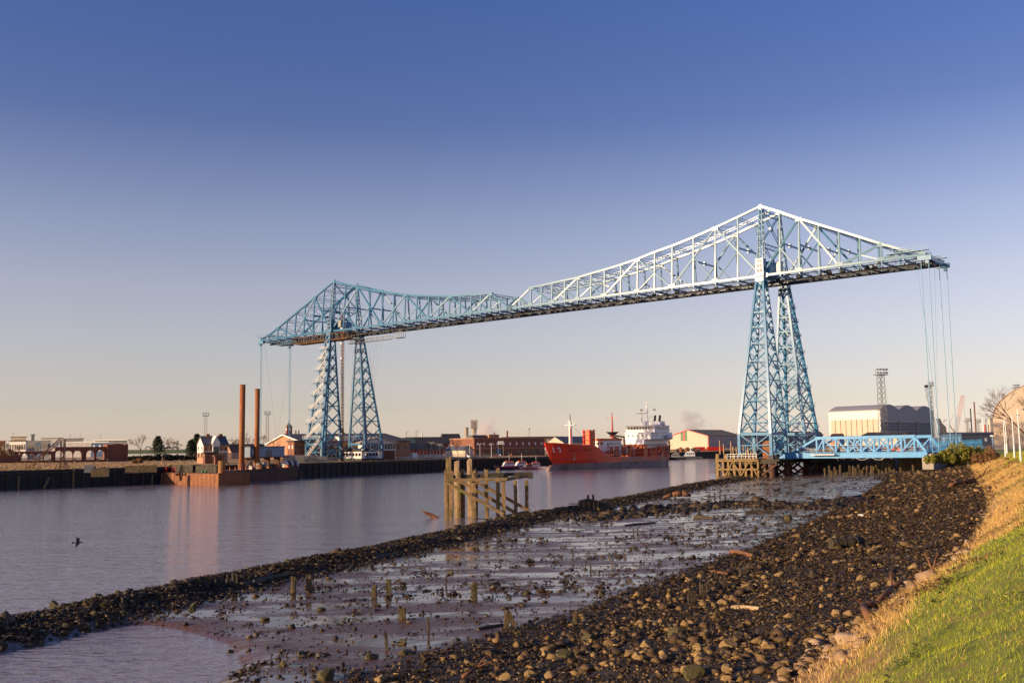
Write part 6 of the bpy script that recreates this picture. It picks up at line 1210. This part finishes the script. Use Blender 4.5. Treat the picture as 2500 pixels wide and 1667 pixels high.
for i in range(9): x = xL - off + 3 + (xR - xL - 3) * i / 8; MB().box(x, x + .1, yF - .6, yF - .5, 4.7, 6.0).build('rail_post', 'pale_paint', pj)
for i in range(8): x = xR - off - 1 - i * .7; MB().box(x, x + .18, yF + 1, yF + 1.2, 4.7, 6.3 + random.random()).build('old_paling', 'pale_timber', pj)
MB().box(xR - off + .5, xR - off + 2.5, yF + 2, yF + 4, 4.6, 9.2).build('rust_tank', 'rust', pj)
fb = thing('pier_foundation', 'dark iron caisson bracing and cross beams beneath the near tower', 'foundation', bw(0, 5.6, 0), BR)
for far in (0, 1):
    c = pyl_c(5, far) - 5.6; MB().box(-6.2, 6.2, c - 5.6, c + 5.6, 3.4, 4.1).build('pile_cap', 'dark_timber', fb)
    for sx_ in (-1, 1):
        for sy_ in (-1, 1): MB().tube((sx_ * 4.4, c + sy_ * 4.4, -3), (sx_ * 4.4, c + sy_ * 4.4, 3.6), .75, .75, 10).build('caisson', 'rust_dark', fb)
    for sy_ in (-1, 1):
        for a_, b_ in (((-6, 3.3), (0, -.6)), ((6, 3.3), (0, -.6)), ((-2.5, -.6), (3, 3.3)), ((2.5, -.6), (-3, 3.3))): MB().beam((a_[0], c + sy_ * 5, a_[1]), (b_[0], c + sy_ * 5, b_[1]), .5).build('raking_strut', 'rust_dark', fb)
for i in range(9): x = -12 + i * 1.1; m = MB(); rough_post(m, (x, -13.5, -1), (x + random.uniform(-.5, .5), -13.5, 3.8), .35, None, 0, i); m.build('timber_pile', 'wet_timber', fb)
MB().box(-12.5, 7, -16.0, 16.5, 4.1, 4.5).build('deck', 'dark_timber', fb)
# revetment behind the approach span with rows of old pile stubs
e0, e1 = Vector((100, 268, 0)), Vector((92, 300, 0))
rv = thing('revetment', 'dark overgrown timber revetment under the approach span', 'revetment', (100, 262, 0))
for a_, b_ in ((Vector((112, 242, 0)), Vector((99, 262, 0))), (Vector((99, 262, 0)), Vector((84, 292, 0)))):
    d_ = b_ - a_; t = d_.normalized(); n_ = int(d_.length / 1.2)
    for i in range(n_): p = a_ + t * (i + .5) * 1.2 - Vector((100, 262, 0)); MB().beam((p.x - 1.0, p.y, -2), (p.x - 1.0, p.y, 4.3 + random.uniform(-.6, .5)), 1.15, .3, up=(t.y, -t.x, 0)).build('sheet_plank', 'dark_timber', rv)
for i in range(30):
    u = 2016 + i * 7.3 + random.uniform(-2, 2); D_ = random.uniform(244, 258); p = atd(u, 1150, D_); p.z = -.5; h_ = random.uniform(1.6, 3.6)
    m = MB(); rough_post(m, (0, 0, -.5), (random.uniform(-.15, .15), 0, h_), .42, None, 0, i); one('pile_stub', m, 'stump_timber', 'mossy pile stub in the row under the approach span', 'post', p, 0, 'old pile stubs under the approach span')
# ------------------------------------------------------------------ the blue approach span
asn = thing('approach_span', 'bright blue lattice girder approach span from the bank to the near tower', 'bridge', bw(0, 0, 0), BR); PB = 'blue_bright'
zb0, zt0 = 5.15, 10.0; us = [1994, 2011, 2041, 2071, 2103, 2134, 2168, 2201, 2233]
for yy in (-1.0, 11.5):
    xs = [lx(u, -1.0, 8) for u in us]; xe = lx(2260, -1, 6); x0 = lx(1905, -1.0, 5)
    gd = MB().box(x0, xe + .4, yy - .35, yy + .35, zb0 - .55, zb0 + .75).build('plate_girder', PB, asn); MB().box(x0, xe + .4, yy - .55, yy + .55, zb0 + .75, zb0 + .9).build('flange', PB, gd)
    MB().box(xs[0] - .3, xs[-1] + .3, yy - .4, yy + .4, zt0 - .7, zt0).build('top_chord', PB, asn)
    for x in xs: MB().box(x - .2, x + .2, yy - .25, yy + .25, zb0 + .9, zt0 - .7).build('post', PB, asn)
    b_, t_ = zb0 + .9, zt0 - .6
    for i, (k0, k1) in enumerate([('d', 1), ('d', 2), ('x', 3), ('x', 4), ('u', 5), ('u', 6), ('u', 7)]):
        a0, a1 = xs[k1], xs[k1 + 1] if k1 + 1 < len(xs) else xe
        if k0 in 'dx': MB().beam((a0, yy, t_), (a1, yy, b_), .3, .35).build('diagonal', PB, asn)
        if k0 in 'ux': MB().beam((a0, yy, b_), (a1, yy, t_), .3, .35).build('diagonal', PB, asn)
    MB().beam((xs[-1], yy, t_ + .2), (xe, yy, b_), .55, .6).build('end_raker', PB, asn); MB().beam((xs[0], yy, t_ + .2), (x0 + 3, yy, b_ - .3), .5, .5).build('end_raker', PB, asn); MB().beam((xs[0] - .2, yy, b_), (xs[1], yy, t_), .28, .3).build('diagonal', PB, asn)
MB().box(x0, xe, -.6, 11.1, zb0 + .3, zb0 + .6).build('deck', 'tarmac', asn)
for i in range(12): x = x0 + (xe - x0) * i / 11; MB().box(x - .15, x + .15, -.6, 11.1, zb0 - .4, zb0 + .3).build('cross_beam', PB, asn)
for z in (1.3, 1.8): MB().box(x0, xe, -.2, -.1, zb0 + z, zb0 + z + .08).build('hand_rail', 'pale_paint', asn)
xa, xb = lx(1980, -2.4, 6), lx(2038, -2.4, 6); MB().box(xa, xb, -2.9, -1.5, zb0 + .2, zb0 + .45).build('side_walkway', 'pale_paint', asn)
for z in (1.0, 1.6): MB().box(xa, xb, -2.9, -2.8, zb0 + z, zb0 + z + .07).build('walkway_rail', 'steel', asn)
for i in range(8): x = xa + (xb - xa) * i / 7; MB().box(x, x + .07, -2.9, -2.8, zb0 + .4, zb0 + 1.65).build('walkway_post', 'steel', asn)
for u in (2105, 2145): x = lx(u, -1.3, 4.3); MB().path([(x - 1.6, -1.4, zb0 - .5), (x - .8, -1.4, zb0 - .95), (x, -1.4, zb0 - 1.05), (x + .8, -1.4, zb0 - .95), (x + 1.6, -1.4, zb0 - .5)], .05, 5).build('cable_loop', 'pale_paint', asn)
# cars on the span
for u, mt_, lb in ((2192, 'red_paint', 'red car standing on the approach span behind the blue lattice'), (2062, 'navy', 'dark car on the approach span near the tower')):
    p = bw(lx(u, 4, 6.5), 4, zb0 + .6); c_ = thing('car', lb, 'car', p, BR); MB().extr([(-2.1, -.9, .35), (2.1, -.9, .35), (2.1, -.9, .85), (1.2, -.9, 1.0), (-1.7, -.9, 1.05), (-2.1, -.9, .9)], (0, 1.8, 0)).build('body', mt_, c_); MB().extr([(-1.5, -.78, 1.0), (1.0, -.78, .98), (.4, -.78, 1.48), (-1.0, -.78, 1.5)], (0, 1.56, 0)).build('glasshouse', 'glass', c_); MB().box(-1.0, .4, -.75, .75, 1.48, 1.54).build('roof', mt_, c_)
    for x in (-1.35, 1.35):
        w_ = MB().tube((x, -.95, .34), (x, .95, .34), .34, .34, 14).build('wheel', 'black', c_)
# abutment and railings at the landward end
p = atd(2253, 1130, 243); one('concrete_abutment', MB().box(0, 2.6, -.5, 12, -1.5, 2.2), 'concrete', 'pale concrete abutment block at the land end of the approach span', 'abutment', p, BR)
paling(2262, 1104, 2400, 1100, 246, 232, 2.6, 52, 'blue_bright', 'pale blue vertical-bar railing beyond the gorse bush', 'blue_railing', .09); paling(2300, 1098, 2350, 1097, 262, 258, 4.0, 14, 'blue_bright', 'taller blue gate railings at the end of the approach span', 'blue_gate', .1)
# ------------------------------------------------------------------ shipyard and works behind the near bank
o, Lr, Ll, h_ = bldg('shipyard_hall', 'huge white and grey shipyard hall with three-wave roof', 2152, 1076, 780, 2026, 2282, 1001, 44, 'white_wall', 'grey_clad', 'flat', None, .3, cat='hall', sink=3)
zc = h_ * .72
for i in range(9):
    if i % 1 == 0: MB().box(-.12, -.02, Ll * (.04 + i * .105), Ll * (.04 + i * .105 + .085), 1, zc).build('clad_panel', 'beige_clad', o)
for i in range(8): MB().box(-.2, -.02, Ll * (.132 + i * .105), Ll * (.132 + i * .105) + .5, 0, zc).build('rib', 'roof_brown', o)
MB().box(.1, Lr, -.2, -.02, h_ * .64, h_).build('fascia', 'grey_clad', o)
for i in range(3):
    w3 = Lr / 3; MB().extr([(i * w3, -.2, h_ + .5)] + [(i * w3 + w3 * k / 12, -.2, h_ + .6 + 4.2 * math.sin(math.pi * k / 12)) for k in range(13)][::1] + [(i * w3 + w3, -.2, h_ + .5)], (0, Ll + .2, 0)).build('roof_wave', 'grey_clad', o)
    MB().box(i * w3 + 1, (i + 1) * w3 - 1.0, -.16, -.02, -1, h_ * .62).build('bay_door', 'dark_clad', o)
    for k in range(6): MB().box(i * w3 + 1, (i + 1) * w3 - 1, -.24, -.16, h_ * .1 * k + .2, h_ * .1 * k + .6).build('door_rib', 'grey_clad', o)
    if i: MB().box(i * w3 - 1.1, i * w3 + 1.1, -.6, .1, -2, h_ * .66).build('column', 'concrete', o)
mast_tower(2158, 1072, 902, 430, 3.0, 2.1, 'steel', 'tall floodlight tower standing before the shipyard hall', hw=2.6); mast_tower(2280, 1080, 930, 560, 1.5, 1.0, 'steel', 'slim floodlight mast at the right end of the shipyard hall', hw=1.6)
for i, (u, vb, vt, D_) in enumerate([(2364, 1078, 1025, 620), (2390, 1078, 1027, 640), (2444, 1060, 985, 600), (2486, 1050, 940, 520)]): mast_tower(u, vb, vt, D_, 1.6, 1.2, 'steel', ['small floodlight mast left of the twin chimneys', 'small floodlight mast right of the twin chimneys', 'floodlight mast peeping over the domed store roof', 'wide floodlight mast at the right edge above the domed store'][i], hw=1.9)
for i, (uc, vb, D_, ul, ur, vt, wl_, rf_, vp, lb) in enumerate([(2050, 1080, 420, 2028, 2062, 1068, 'brick_pale', 'roof_tile', 1060, 'small brown-roofed hut right of the near tower'), (2068, 1080, 410, 2064, 2106, 1067, 'beige_clad', 'roof_tile', None, 'low beige office with red eaves before the shipyard hall'), (2190, 1080, 400, 2100, 2232, 1066, 'beige_clad', 'roof_brown', 1055, 'long low beige building with brown roof before the hall doors')]): bldg('yard_building', lb, uc, vb, D_, ul, ur, vt, 44, wl_, rf_, 'gr' if vp else 'flat', vp, .5, [(3, .3, .7, .4, G)], [(3, .3, .7, .3, G)])
bldg('grey_works', 'long grey works shed behind the gorse bush', 2310, 1086, 560, 2300, 2440, 1060, 12, 'dark_clad', 'slate', 'gl', 1057, .4, wr=[(2, .3, .6, .08, 'white')]); bldg('blue_white_kiosk', 'small pale blue cabin beside the domed store', 2425, 1084, 430, 2422, 2434, 1065, 12, 'blue_cabin', 'white', minl=3, cat='cabin')
for i, (u, vt, w_, mt_, D_, lb) in enumerate([(2374, 997, 3.2, 'dark_steel', 900, 'thin dark chimney, left of the pair behind the works'), (2384, 981, 3.6, 'brick_dark', 900, 'taller dark chimney, right of the pair behind the works'), (2403, 1024, 3.5, 'white', 800, 'short white flue right of the twin chimneys'), (2407, 1036, 3.5, 'red_paint', 790, 'short red and grey flue beside the white one'), (2416, 1036, 3.0, 'brick_dark', 800, 'short brown flue left of the domed store'), (2410, 1020, 1.6, 'dark_steel', 820, 'needle-thin stack between the short flues'), (2369, 1046, 4, 'concrete', 760, 'squat concrete stack at the foot of the twin chimneys')]): stack(u, 1076, vt, D_, w_, mt_, lb, 'chimney', taper=.85)
bldg('tan_tower_block', 'tan block abutting the domed store', 2420, 1076, 620, 2417, 2440, 1022, 12, 'cream_wall', 'concrete')
# crawler crane with lattice boom
D_ = 850; p = atd(2333, 1066, D_); s_ = D_ / FPX; cr_ = thing('crawler_crane', 'orange lattice-boom crane leaning right behind the works', 'crane', p); MB().box(-3, 5, -3, 3, -2, 3.2).build('cab', 'orange', cr_); lat(MB(), (0, 0, 2), (24 * s_, 0, 100 * s_), 2.2, 18).build('boom', 'orange', cr_); MB().beam((24 * s_, 0, 100 * s_), (27 * s_, 0, 30 * s_), .12).build('hoist_rope', 'steel', cr_); MB().beam((24 * s_, 0, 100 * s_), (-14 * s_, 0, 30 * s_), .12).build('pendant', 'steel', cr_); MB().beam((0, 0, 3), (-14 * s_, 0, 30 * s_), .5).build('mast', 'orange', cr_)
# grey loading machine and slim blue crane
D_ = 430; p = atd(2302, 1086, D_); s_ = D_ / FPX; ld = thing('ship_loader', 'grey pedestal loader standing between hall and works', 'crane', p); MB().box(-5 * s_, 5 * s_, -1, 1, -1, 26 * s_).build('pedestal', 'steel', ld); MB().extr([(-9 * s_, -1.2, 24 * s_), (9 * s_, -1.2, 24 * s_), (7 * s_, -1.2, 44 * s_), (-1 * s_, -1.2, 52 * s_), (-6 * s_, -1.2, 64 * s_), (-10 * s_, -1.2, 64 * s_), (-7 * s_, -1.2, 44 * s_)], (0, 2.4, 0)).build('head', 'slate', ld); MB().beam((2 * s_, 0, 40 * s_), (14 * s_, 0, 24 * s_), .5).build('arm', 'slate', ld); MB().box(-4 * s_, 4 * s_, -1.1, -1.0, 6 * s_, 18 * s_).build('panel', 'white', ld); MB().beam((4 * s_, 0, 56 * s_), (12 * s_, 0, 62 * s_), .2).build('boom_tip', 'steel', ld)
D_ = 520; p = atd(2290, 1080, D_); s_ = D_ / FPX; bc = thing('slim_crane', 'slim blue-grey lattice crane jib beside the hall mast', 'crane', p); lat(MB(), (0, 0, 0), (-20 * s_, 0, 136 * s_), 1.2, 20).build('jib', 'blue_cabin', bc); MB().box(-24 * s_, -17 * s_, -.6, .6, 134 * s_, 140 * s_).build('head', 'dark_steel', bc); MB().beam((-21 * s_, 0, 134 * s_), (-22 * s_, 0, 100 * s_), .08).build('rope', 'steel', bc); MB().box(-2.5, 2.5, -2, 2, -2, 2.5).build('base', 'blue_cabin', bc)
# domed store at the right edge
D_ = 400; p = atd(2429, 1100, D_); s_ = D_ / FPX; dm = thing('domed_store', 'large beige store with curved barrel roof at the right edge', 'warehouse', p, R(-27)); Wd = 78.0; hw_ = 80 * s_
MB().box(0, Wd, 0, 60, -2, hw_).build('wall', 'beige_clad', dm); pts = [(Wd / 2 - Wd / 2 * math.cos(math.pi * k / 24), -.02, hw_ + 17.0 * math.sin(math.pi * k / 24)) for k in range(25)]; MB().extr(pts, (0, 60, 0)).build('barrel_roof', 'beige_clad', dm)
for i in range(12): x = (i + .5) * Wd / 12; MB().box(x - .12, x + .12, -.15, 0, -1, hw_).build('wall_rib', 'cream_wall', dm)
for i in range(24): a_, b_ = pts[i], pts[i + 1]; MB().beam((a_[0], -.25, a_[2] + .1), (b_[0], -.25, b_[2] + .1), .2, .2).build('verge', 'beige_clad', dm)
# white lamp posts on the bank and path
for i, (u, vb, vt, dp_) in enumerate([(2454, 1096, 1023, 195), (2458, 1094, 1022, 215), (2476, 1099, 1013, 172), (2491, 1103, 999, 150)]):
    p = atd(u, vb, dp_); hgt = zv(u, vt, dp_) - p.z; o = thing('white_lamp_post', ['white lamp post on the bank, first from the gorse', 'white lamp post on the bank, partly behind the first', 'white lamp post on the bank, second nearest the right edge', 'tallest white lamp post at the right edge of the bank'][i], 'lamp post', p); zg = hz(p.x, p.y) - p.z; MB().tube((0, 0, min(0, zg) - .4), (0, 0, hgt), .10, .08, 10).build('post', 'white', o); MB().beam((0, 0, hgt - .05), (1.0, 0, hgt + .02), .10).build('arm', 'white', o); MB().box(.7, 1.3, -.13, .13, hgt - .1, hgt + .08).build('lantern', 'steel', o); MB().tube((0, 0, min(0, zg) - .2), (0, 0, .9), .14, .14, 10).build('base', 'white', o)
a_ = [atd(2470, 1100, 205), atd(2560, 1112, 130), atd(2640, 1112, 130), atd(2520, 1100, 205)]; pm = MB(); pts_ = [tuple(Vector((p.x, p.y, hz(p.x, p.y) + .08))) for p in a_]; o = pm.extr(pts_, (0, 0, .05)).build('bank_path', 'tarmac'); o['kind'] = 'structure'
# ------------------------------------------------------------------ trees, bushes, smoke
def leaf_cloud(c, rad, n, size, squash=(1, 1, 1), seed=0, shell=.35):
    r = np.random.default_rng(seed); d = r.normal(size=(n, 3)); d /= np.linalg.norm(d, axis=1)[:, None]; rr_ = rad * (shell + (1 - shell) * r.random(n) ** .5)
    b = .75 + .5 * vnoise(d[:, 0] * 2 + 9 + seed, d[:, 1] * 2 + d[:, 2] * 1.3 + 5, seed % 30); P = d * (rr_ * b)[:, None] * np.array(squash) + np.array(c)
    T = r.normal(size=(n, 3, 3)) * size; return (P[:, None, :] + T).reshape(-1, 3)
def leafy(name, V, mt, parent): o = np_mesh(name, V, np.arange(len(V)).reshape(-1, 3), mt, kind=None); o.parent = parent; return o
def evergreen(u, vb, vt, D, wpx, label, seed):
    p = atd(u, vb, D); h = zv(u, vt, D) - p.z; o = thing('evergreen_tree', label, 'tree', p); MB().tube((0, 0, -1), (0, 0, h * .8), .3, .1, 7).build('trunk', 'bark', o); w_ = wpx / 2 * D / FPX; V = []
    for k in range(7): f = k / 6; V.append(leaf_cloud((0, 0, h * (.15 + .78 * f)), w_ * (1.0 - .75 * f ** 1.5) + .3, 420, .22, (1, 1, .8), seed + k))
    leafy('crown', np.concatenate(V), 'evergreen', o)
evergreen(385, 1108, 1066, 470, 34, 'round dark evergreen tree between the arcade and the gabled house', 3); evergreen(480, 1108, 1060, 390, 28, 'tall dark evergreen against the gabled house', 20); evergreen(466, 1108, 1075, 380, 24, 'shorter dark evergreen left of the gabled house', 31); evergreen(834, 1085, 1047, 480, 16, 'dark tree top showing between the far pylons', 50)
def bare_tree(u, vb, vt, D, label, seed, name='bare_tree', mt='twig', depth=5, spread=.62, group=None):
    p = atd(u, vb, D); h = zv(u, vt, D) - p.z; o = thing(name, label, 'tree', p, 0, group); r = random.Random(seed); tr = MB(); br = MB(); px_ = D / FPX * .45
    def grow(a, d, L, rad, lv):
        b = a + d * L; (tr if lv >= depth - 1 else br).tube(a, b, max(rad, px_ * .30), max(rad * .7, px_ * .26), 5 if lv > 2 else 3, cap=False)
        if lv == 0: return
        for k in range(3 if lv > 1 else 4):
            e = (d + Vector((r.gauss(0, spread), r.gauss(0, spread), r.gauss(.12, spread * .6)))).normalized(); grow(a + d * L * r.uniform(.65, 1), e, L * r.uniform(.6, .85), rad * .62, lv - 1)
    grow(Vector((0, 0, -1)), Vector((0, 0, 1)), h * .30 + 1, h * .022, depth); tr.build('trunk', 'bark', o); br.build('crown', mt, o)
G_ = 'bare winter trees on the far bank'
for i, (u, vb, vt, D, lb) in enumerate([(343, 1110, 1066, 460, 'spreading bare tree right of the brick arcade end'), (410, 1106, 1072, 500, 'bare tree right of the round evergreen'), (434, 1106, 1070, 480, 'rounded bare tree standing alone on the grass'), (565, 1108, 1066, 420, 'brown bare tree behind the gabled house'), (585, 1108, 1068, 425, 'brown bare tree left of the dredger poles'), (612, 1106, 1058, 430, 'bare tree between the two dredger poles'), (640, 1106, 1060, 440, 'bare tree right of the dredger poles'), (10, 1110, 1080, 400, 'bare scrubby tree at the left edge'), (45, 1112, 1086, 390, 'bare scrub beside the low arcade')]): bare_tree(u, vb, vt, D, lb, i + 5, group=G_)
for i, (u, vb, vt, D, lb) in enumerate([(1055, 1114, 1078, 435, 'bare tree over the pavilion roof'), (1118, 1114, 1074, 470, 'small bare tree before the sunlit warehouse wall')]): bare_tree(u, vb, vt, D, lb, i + 40)
bare_tree(2512, 1105, 940, 200, 'tall bare tree leaning in at the right edge above the domed store', 77, depth=6, spread=.5); bare_tree(2462, 1096, 1045, 260, 'small bare tree before the domed store', 81)
def bush(u0, u1, vb, vt, D, mt, label, seed, name='bush', n=2600, lumps=8, size=.14, cat='bush'):
    a = atd((u0 + u1) / 2, vb, D); w_ = (u1 - u0) * D / FPX; h = zv((u0 + u1) / 2, vt, D) - a.z; o = thing(name, label, cat, a); r = random.Random(seed); V = []
    for k in range(lumps): x = (k + .5) / lumps - .5; hh = h * (1 - 1.6 * x * x) * r.uniform(.7, 1.05); V.append(leaf_cloud((x * w_, r.uniform(-1, 1), hh * .42), hh * .56, n // lumps, size, (w_ / lumps / hh * 1.1, 1, 1), seed * 9 + k, .5))
    leafy('foliage', np.concatenate(V), mt, o); m = MB()
    for k in range(6): m.tube((r.uniform(-.3, .3) * w_, 0, -.6), (r.uniform(-.4, .4) * w_, 0, h * .6), .07, .03, 5)
    m.build('stems', 'bark', o)
bush(2290, 2410, 1126, 1078, 228, 'gorse', 'big yellow-green gorse bush on the bank by the approach span', 4, 'gorse_bush', 9000, 10, .16); bush(2262, 2330, 1128, 1102, 226, 'gorse', 'low yellow gorse in front of the big gorse bush', 6, 'gorse_bush', 5000, 7, .14); bush(2380, 2440, 1128, 1092, 205, 'bracken', 'rusty bracken patch right of the gorse bush', 8, 'bracken_patch', 4000, 6, .13)
bush(312, 480, 1122, 1107, 405, 'hedge', 'long dark hedge across the waste ground', 11, 'hedge', 6000, 16, .22, 'hedge'); bush(325, 348, 1132, 1117, 345, 'bracken', 'brown bush on the dry waste ground', 13, 'bracken_bush', 1400, 3, .2)
bush(-20, 50, 1116, 1092, 410, 'bracken', 'brown scrub at the left edge below the skyline blocks', 14, 'scrub', 2600, 6, .22)
island_mat('waste_straw', [(.1, (.24, .13, .045)), (.5, (.44, .27, .10)), (.9, (.60, .40, .17))], .85, 0)
# dry grass tufts along the far waste ground
P = []
for i in range(7000):
    u = random.uniform(-40, 480); D_ = random.uniform(240, 372); p = atd(u, 1130, D_); P.append((p.x, p.y))
P = np.array(P); fe = np.array(FARQ)
dist = np.array([min(abs((b[0] - a[0]) * (a[1] - y) - (a[0] - x) * (b[1] - a[1])) / math.hypot(b[0] - a[0], b[1] - a[1]) for a, b in zip(FARQ[1:4], FARQ[2:5])) for x, y in P])
inside = np.array([y > np.interp(x, [q[0] for q in FARQ[:6]], [q[1] for q in FARQ[:6]]) + 1.2 for x, y in P]); zz = 4.7 + 1.3 * np.clip((dist - 12) / 110, 0, 1); Pn = np.stack([P[:, 0], P[:, 1], zz], 1)[inside]
blades('waste_grass', Pn, rng.uniform(.12, .42, len(Pn)), rng.uniform(.10, .25, len(Pn)), 'waste_straw', 'dry straw grass across the waste ground of the far bank', 'grass', .5, (0, 0))
# smoke plumes from the works
def smoke(name, blobs, D, col, dens, label):
    c0 = atd(blobs[0][0], blobs[0][1], D); m = MB(); s_ = D / FPX; us_ = [b[0] for b in blobs]; vs_ = [b[1] for b in blobs]; rm = max(b[2] for b in blobs)
    A = atd(min(us_) - rm, max(vs_) + rm * .6, D); B = atd(max(us_) + rm, min(vs_) - rm, D); ry = rm * s_ * 1.4
    m.box(A.x - c0.x, B.x - c0.x, -ry, ry, A.z - c0.z, B.z - c0.z); o = m.build(name, []); o.location = c0
    mt = bpy.data.materials.new(name); mt.use_nodes = True; n = mt.node_tree; n.nodes.clear(); L = n.links.new; out = n.nodes.new('ShaderNodeOutputMaterial'); pv = n.nodes.new('ShaderNodeVolumePrincipled'); pv.inputs['Color'].default_value = (*col, 1); pv.inputs['Anisotropy'].default_value = .2; geo = n.nodes.new('ShaderNodeTexCoord'); nz_ = n.nodes.new('ShaderNodeTexNoise'); nz_.inputs['Scale'].default_value = 1 / (rm * s_ * .55); nz_.inputs['Detail'].default_value = 6; nz_.inputs['Roughness'].default_value = .62; L(geo.outputs['Object'], nz_.inputs['Vector']); tot = None
    # warp the lookup a little so that the puffs are not round
    sub = n.nodes.new('ShaderNodeVectorMath'); sub.operation = 'SUBTRACT'; L(nz_.outputs['Color'], sub.inputs[0]); sub.inputs[1].default_value = (.5, .5, .5); scl = n.nodes.new('ShaderNodeVectorMath'); scl.operation = 'SCALE'; scl.inputs['Scale'].default_value = rm * s_ * 1.3; L(sub.outputs[0], scl.inputs[0]); adv = n.nodes.new('ShaderNodeVectorMath'); adv.operation = 'ADD'; L(geo.outputs['Object'], adv.inputs[0]); L(scl.outputs[0], adv.inputs[1])
    for (u, v, r_, k) in blobs:
        c = atd(u, v, D) - c0; dd = n.nodes.new('ShaderNodeVectorMath'); dd.operation = 'DISTANCE'; L(adv.outputs[0], dd.inputs[0]); dd.inputs[1].default_value = c; mr = n.nodes.new('ShaderNodeMapRange'); mr.interpolation_type = 'SMOOTHSTEP'; mr.inputs[1].default_value = r_ * s_; mr.inputs[2].default_value = r_ * s_ * .15; mr.inputs[3].default_value = 0; mr.inputs[4].default_value = k; L(dd.outputs['Value'], mr.inputs[0])
        if tot is None: tot = mr.outputs[0]
        else: q = n.nodes.new('ShaderNodeMath'); q.operation = 'MAXIMUM'; L(tot, q.inputs[0]); L(mr.outputs[0], q.inputs[1]); tot = q.outputs[0]
    q = n.nodes.new('ShaderNodeMath'); q.operation = 'MULTIPLY'; L(tot, q.inputs[0]); q.inputs[1].default_value = dens / (rm * s_); L(q.outputs[0], pv.inputs['Density']); L(pv.outputs[0], out.inputs['Volume']); o.data.materials.append(mt); tag(o, label, 'smoke', None, 'stuff')
smoke('steam_plume', [(1176, 1058, 22, 1), (1186, 1046, 26, 1), (1200, 1060, 20, .8), (1200, 1024, 18, .5), (1208, 1006, 15, .35), (1224, 1010, 12, .25), (1200, 994, 10, .25)], 1400, (1, .95, .92), 1.5, 'pale steam plume drifting right of the concrete tower')
smoke('smoke_plume', [(1690, 1044, 28, 1), (1680, 1020, 24, .9), (1700, 1014, 17, .8), (1712, 1034, 18, .8), (1738, 1040, 14, .25), (1670, 1006, 12, .6)], 1400, (.86, .82, .82), 1.1, 'grey smoke cloud above the striped warehouse')
smoke('smoke_plume', [(2428, 1012, 14, 1), (2436, 990, 16, .9), (2446, 966, 17, .8), (2462, 952, 12, .4)], 1100, (.92, .86, .84), 1.1, 'greyish smoke rising behind the domed store')
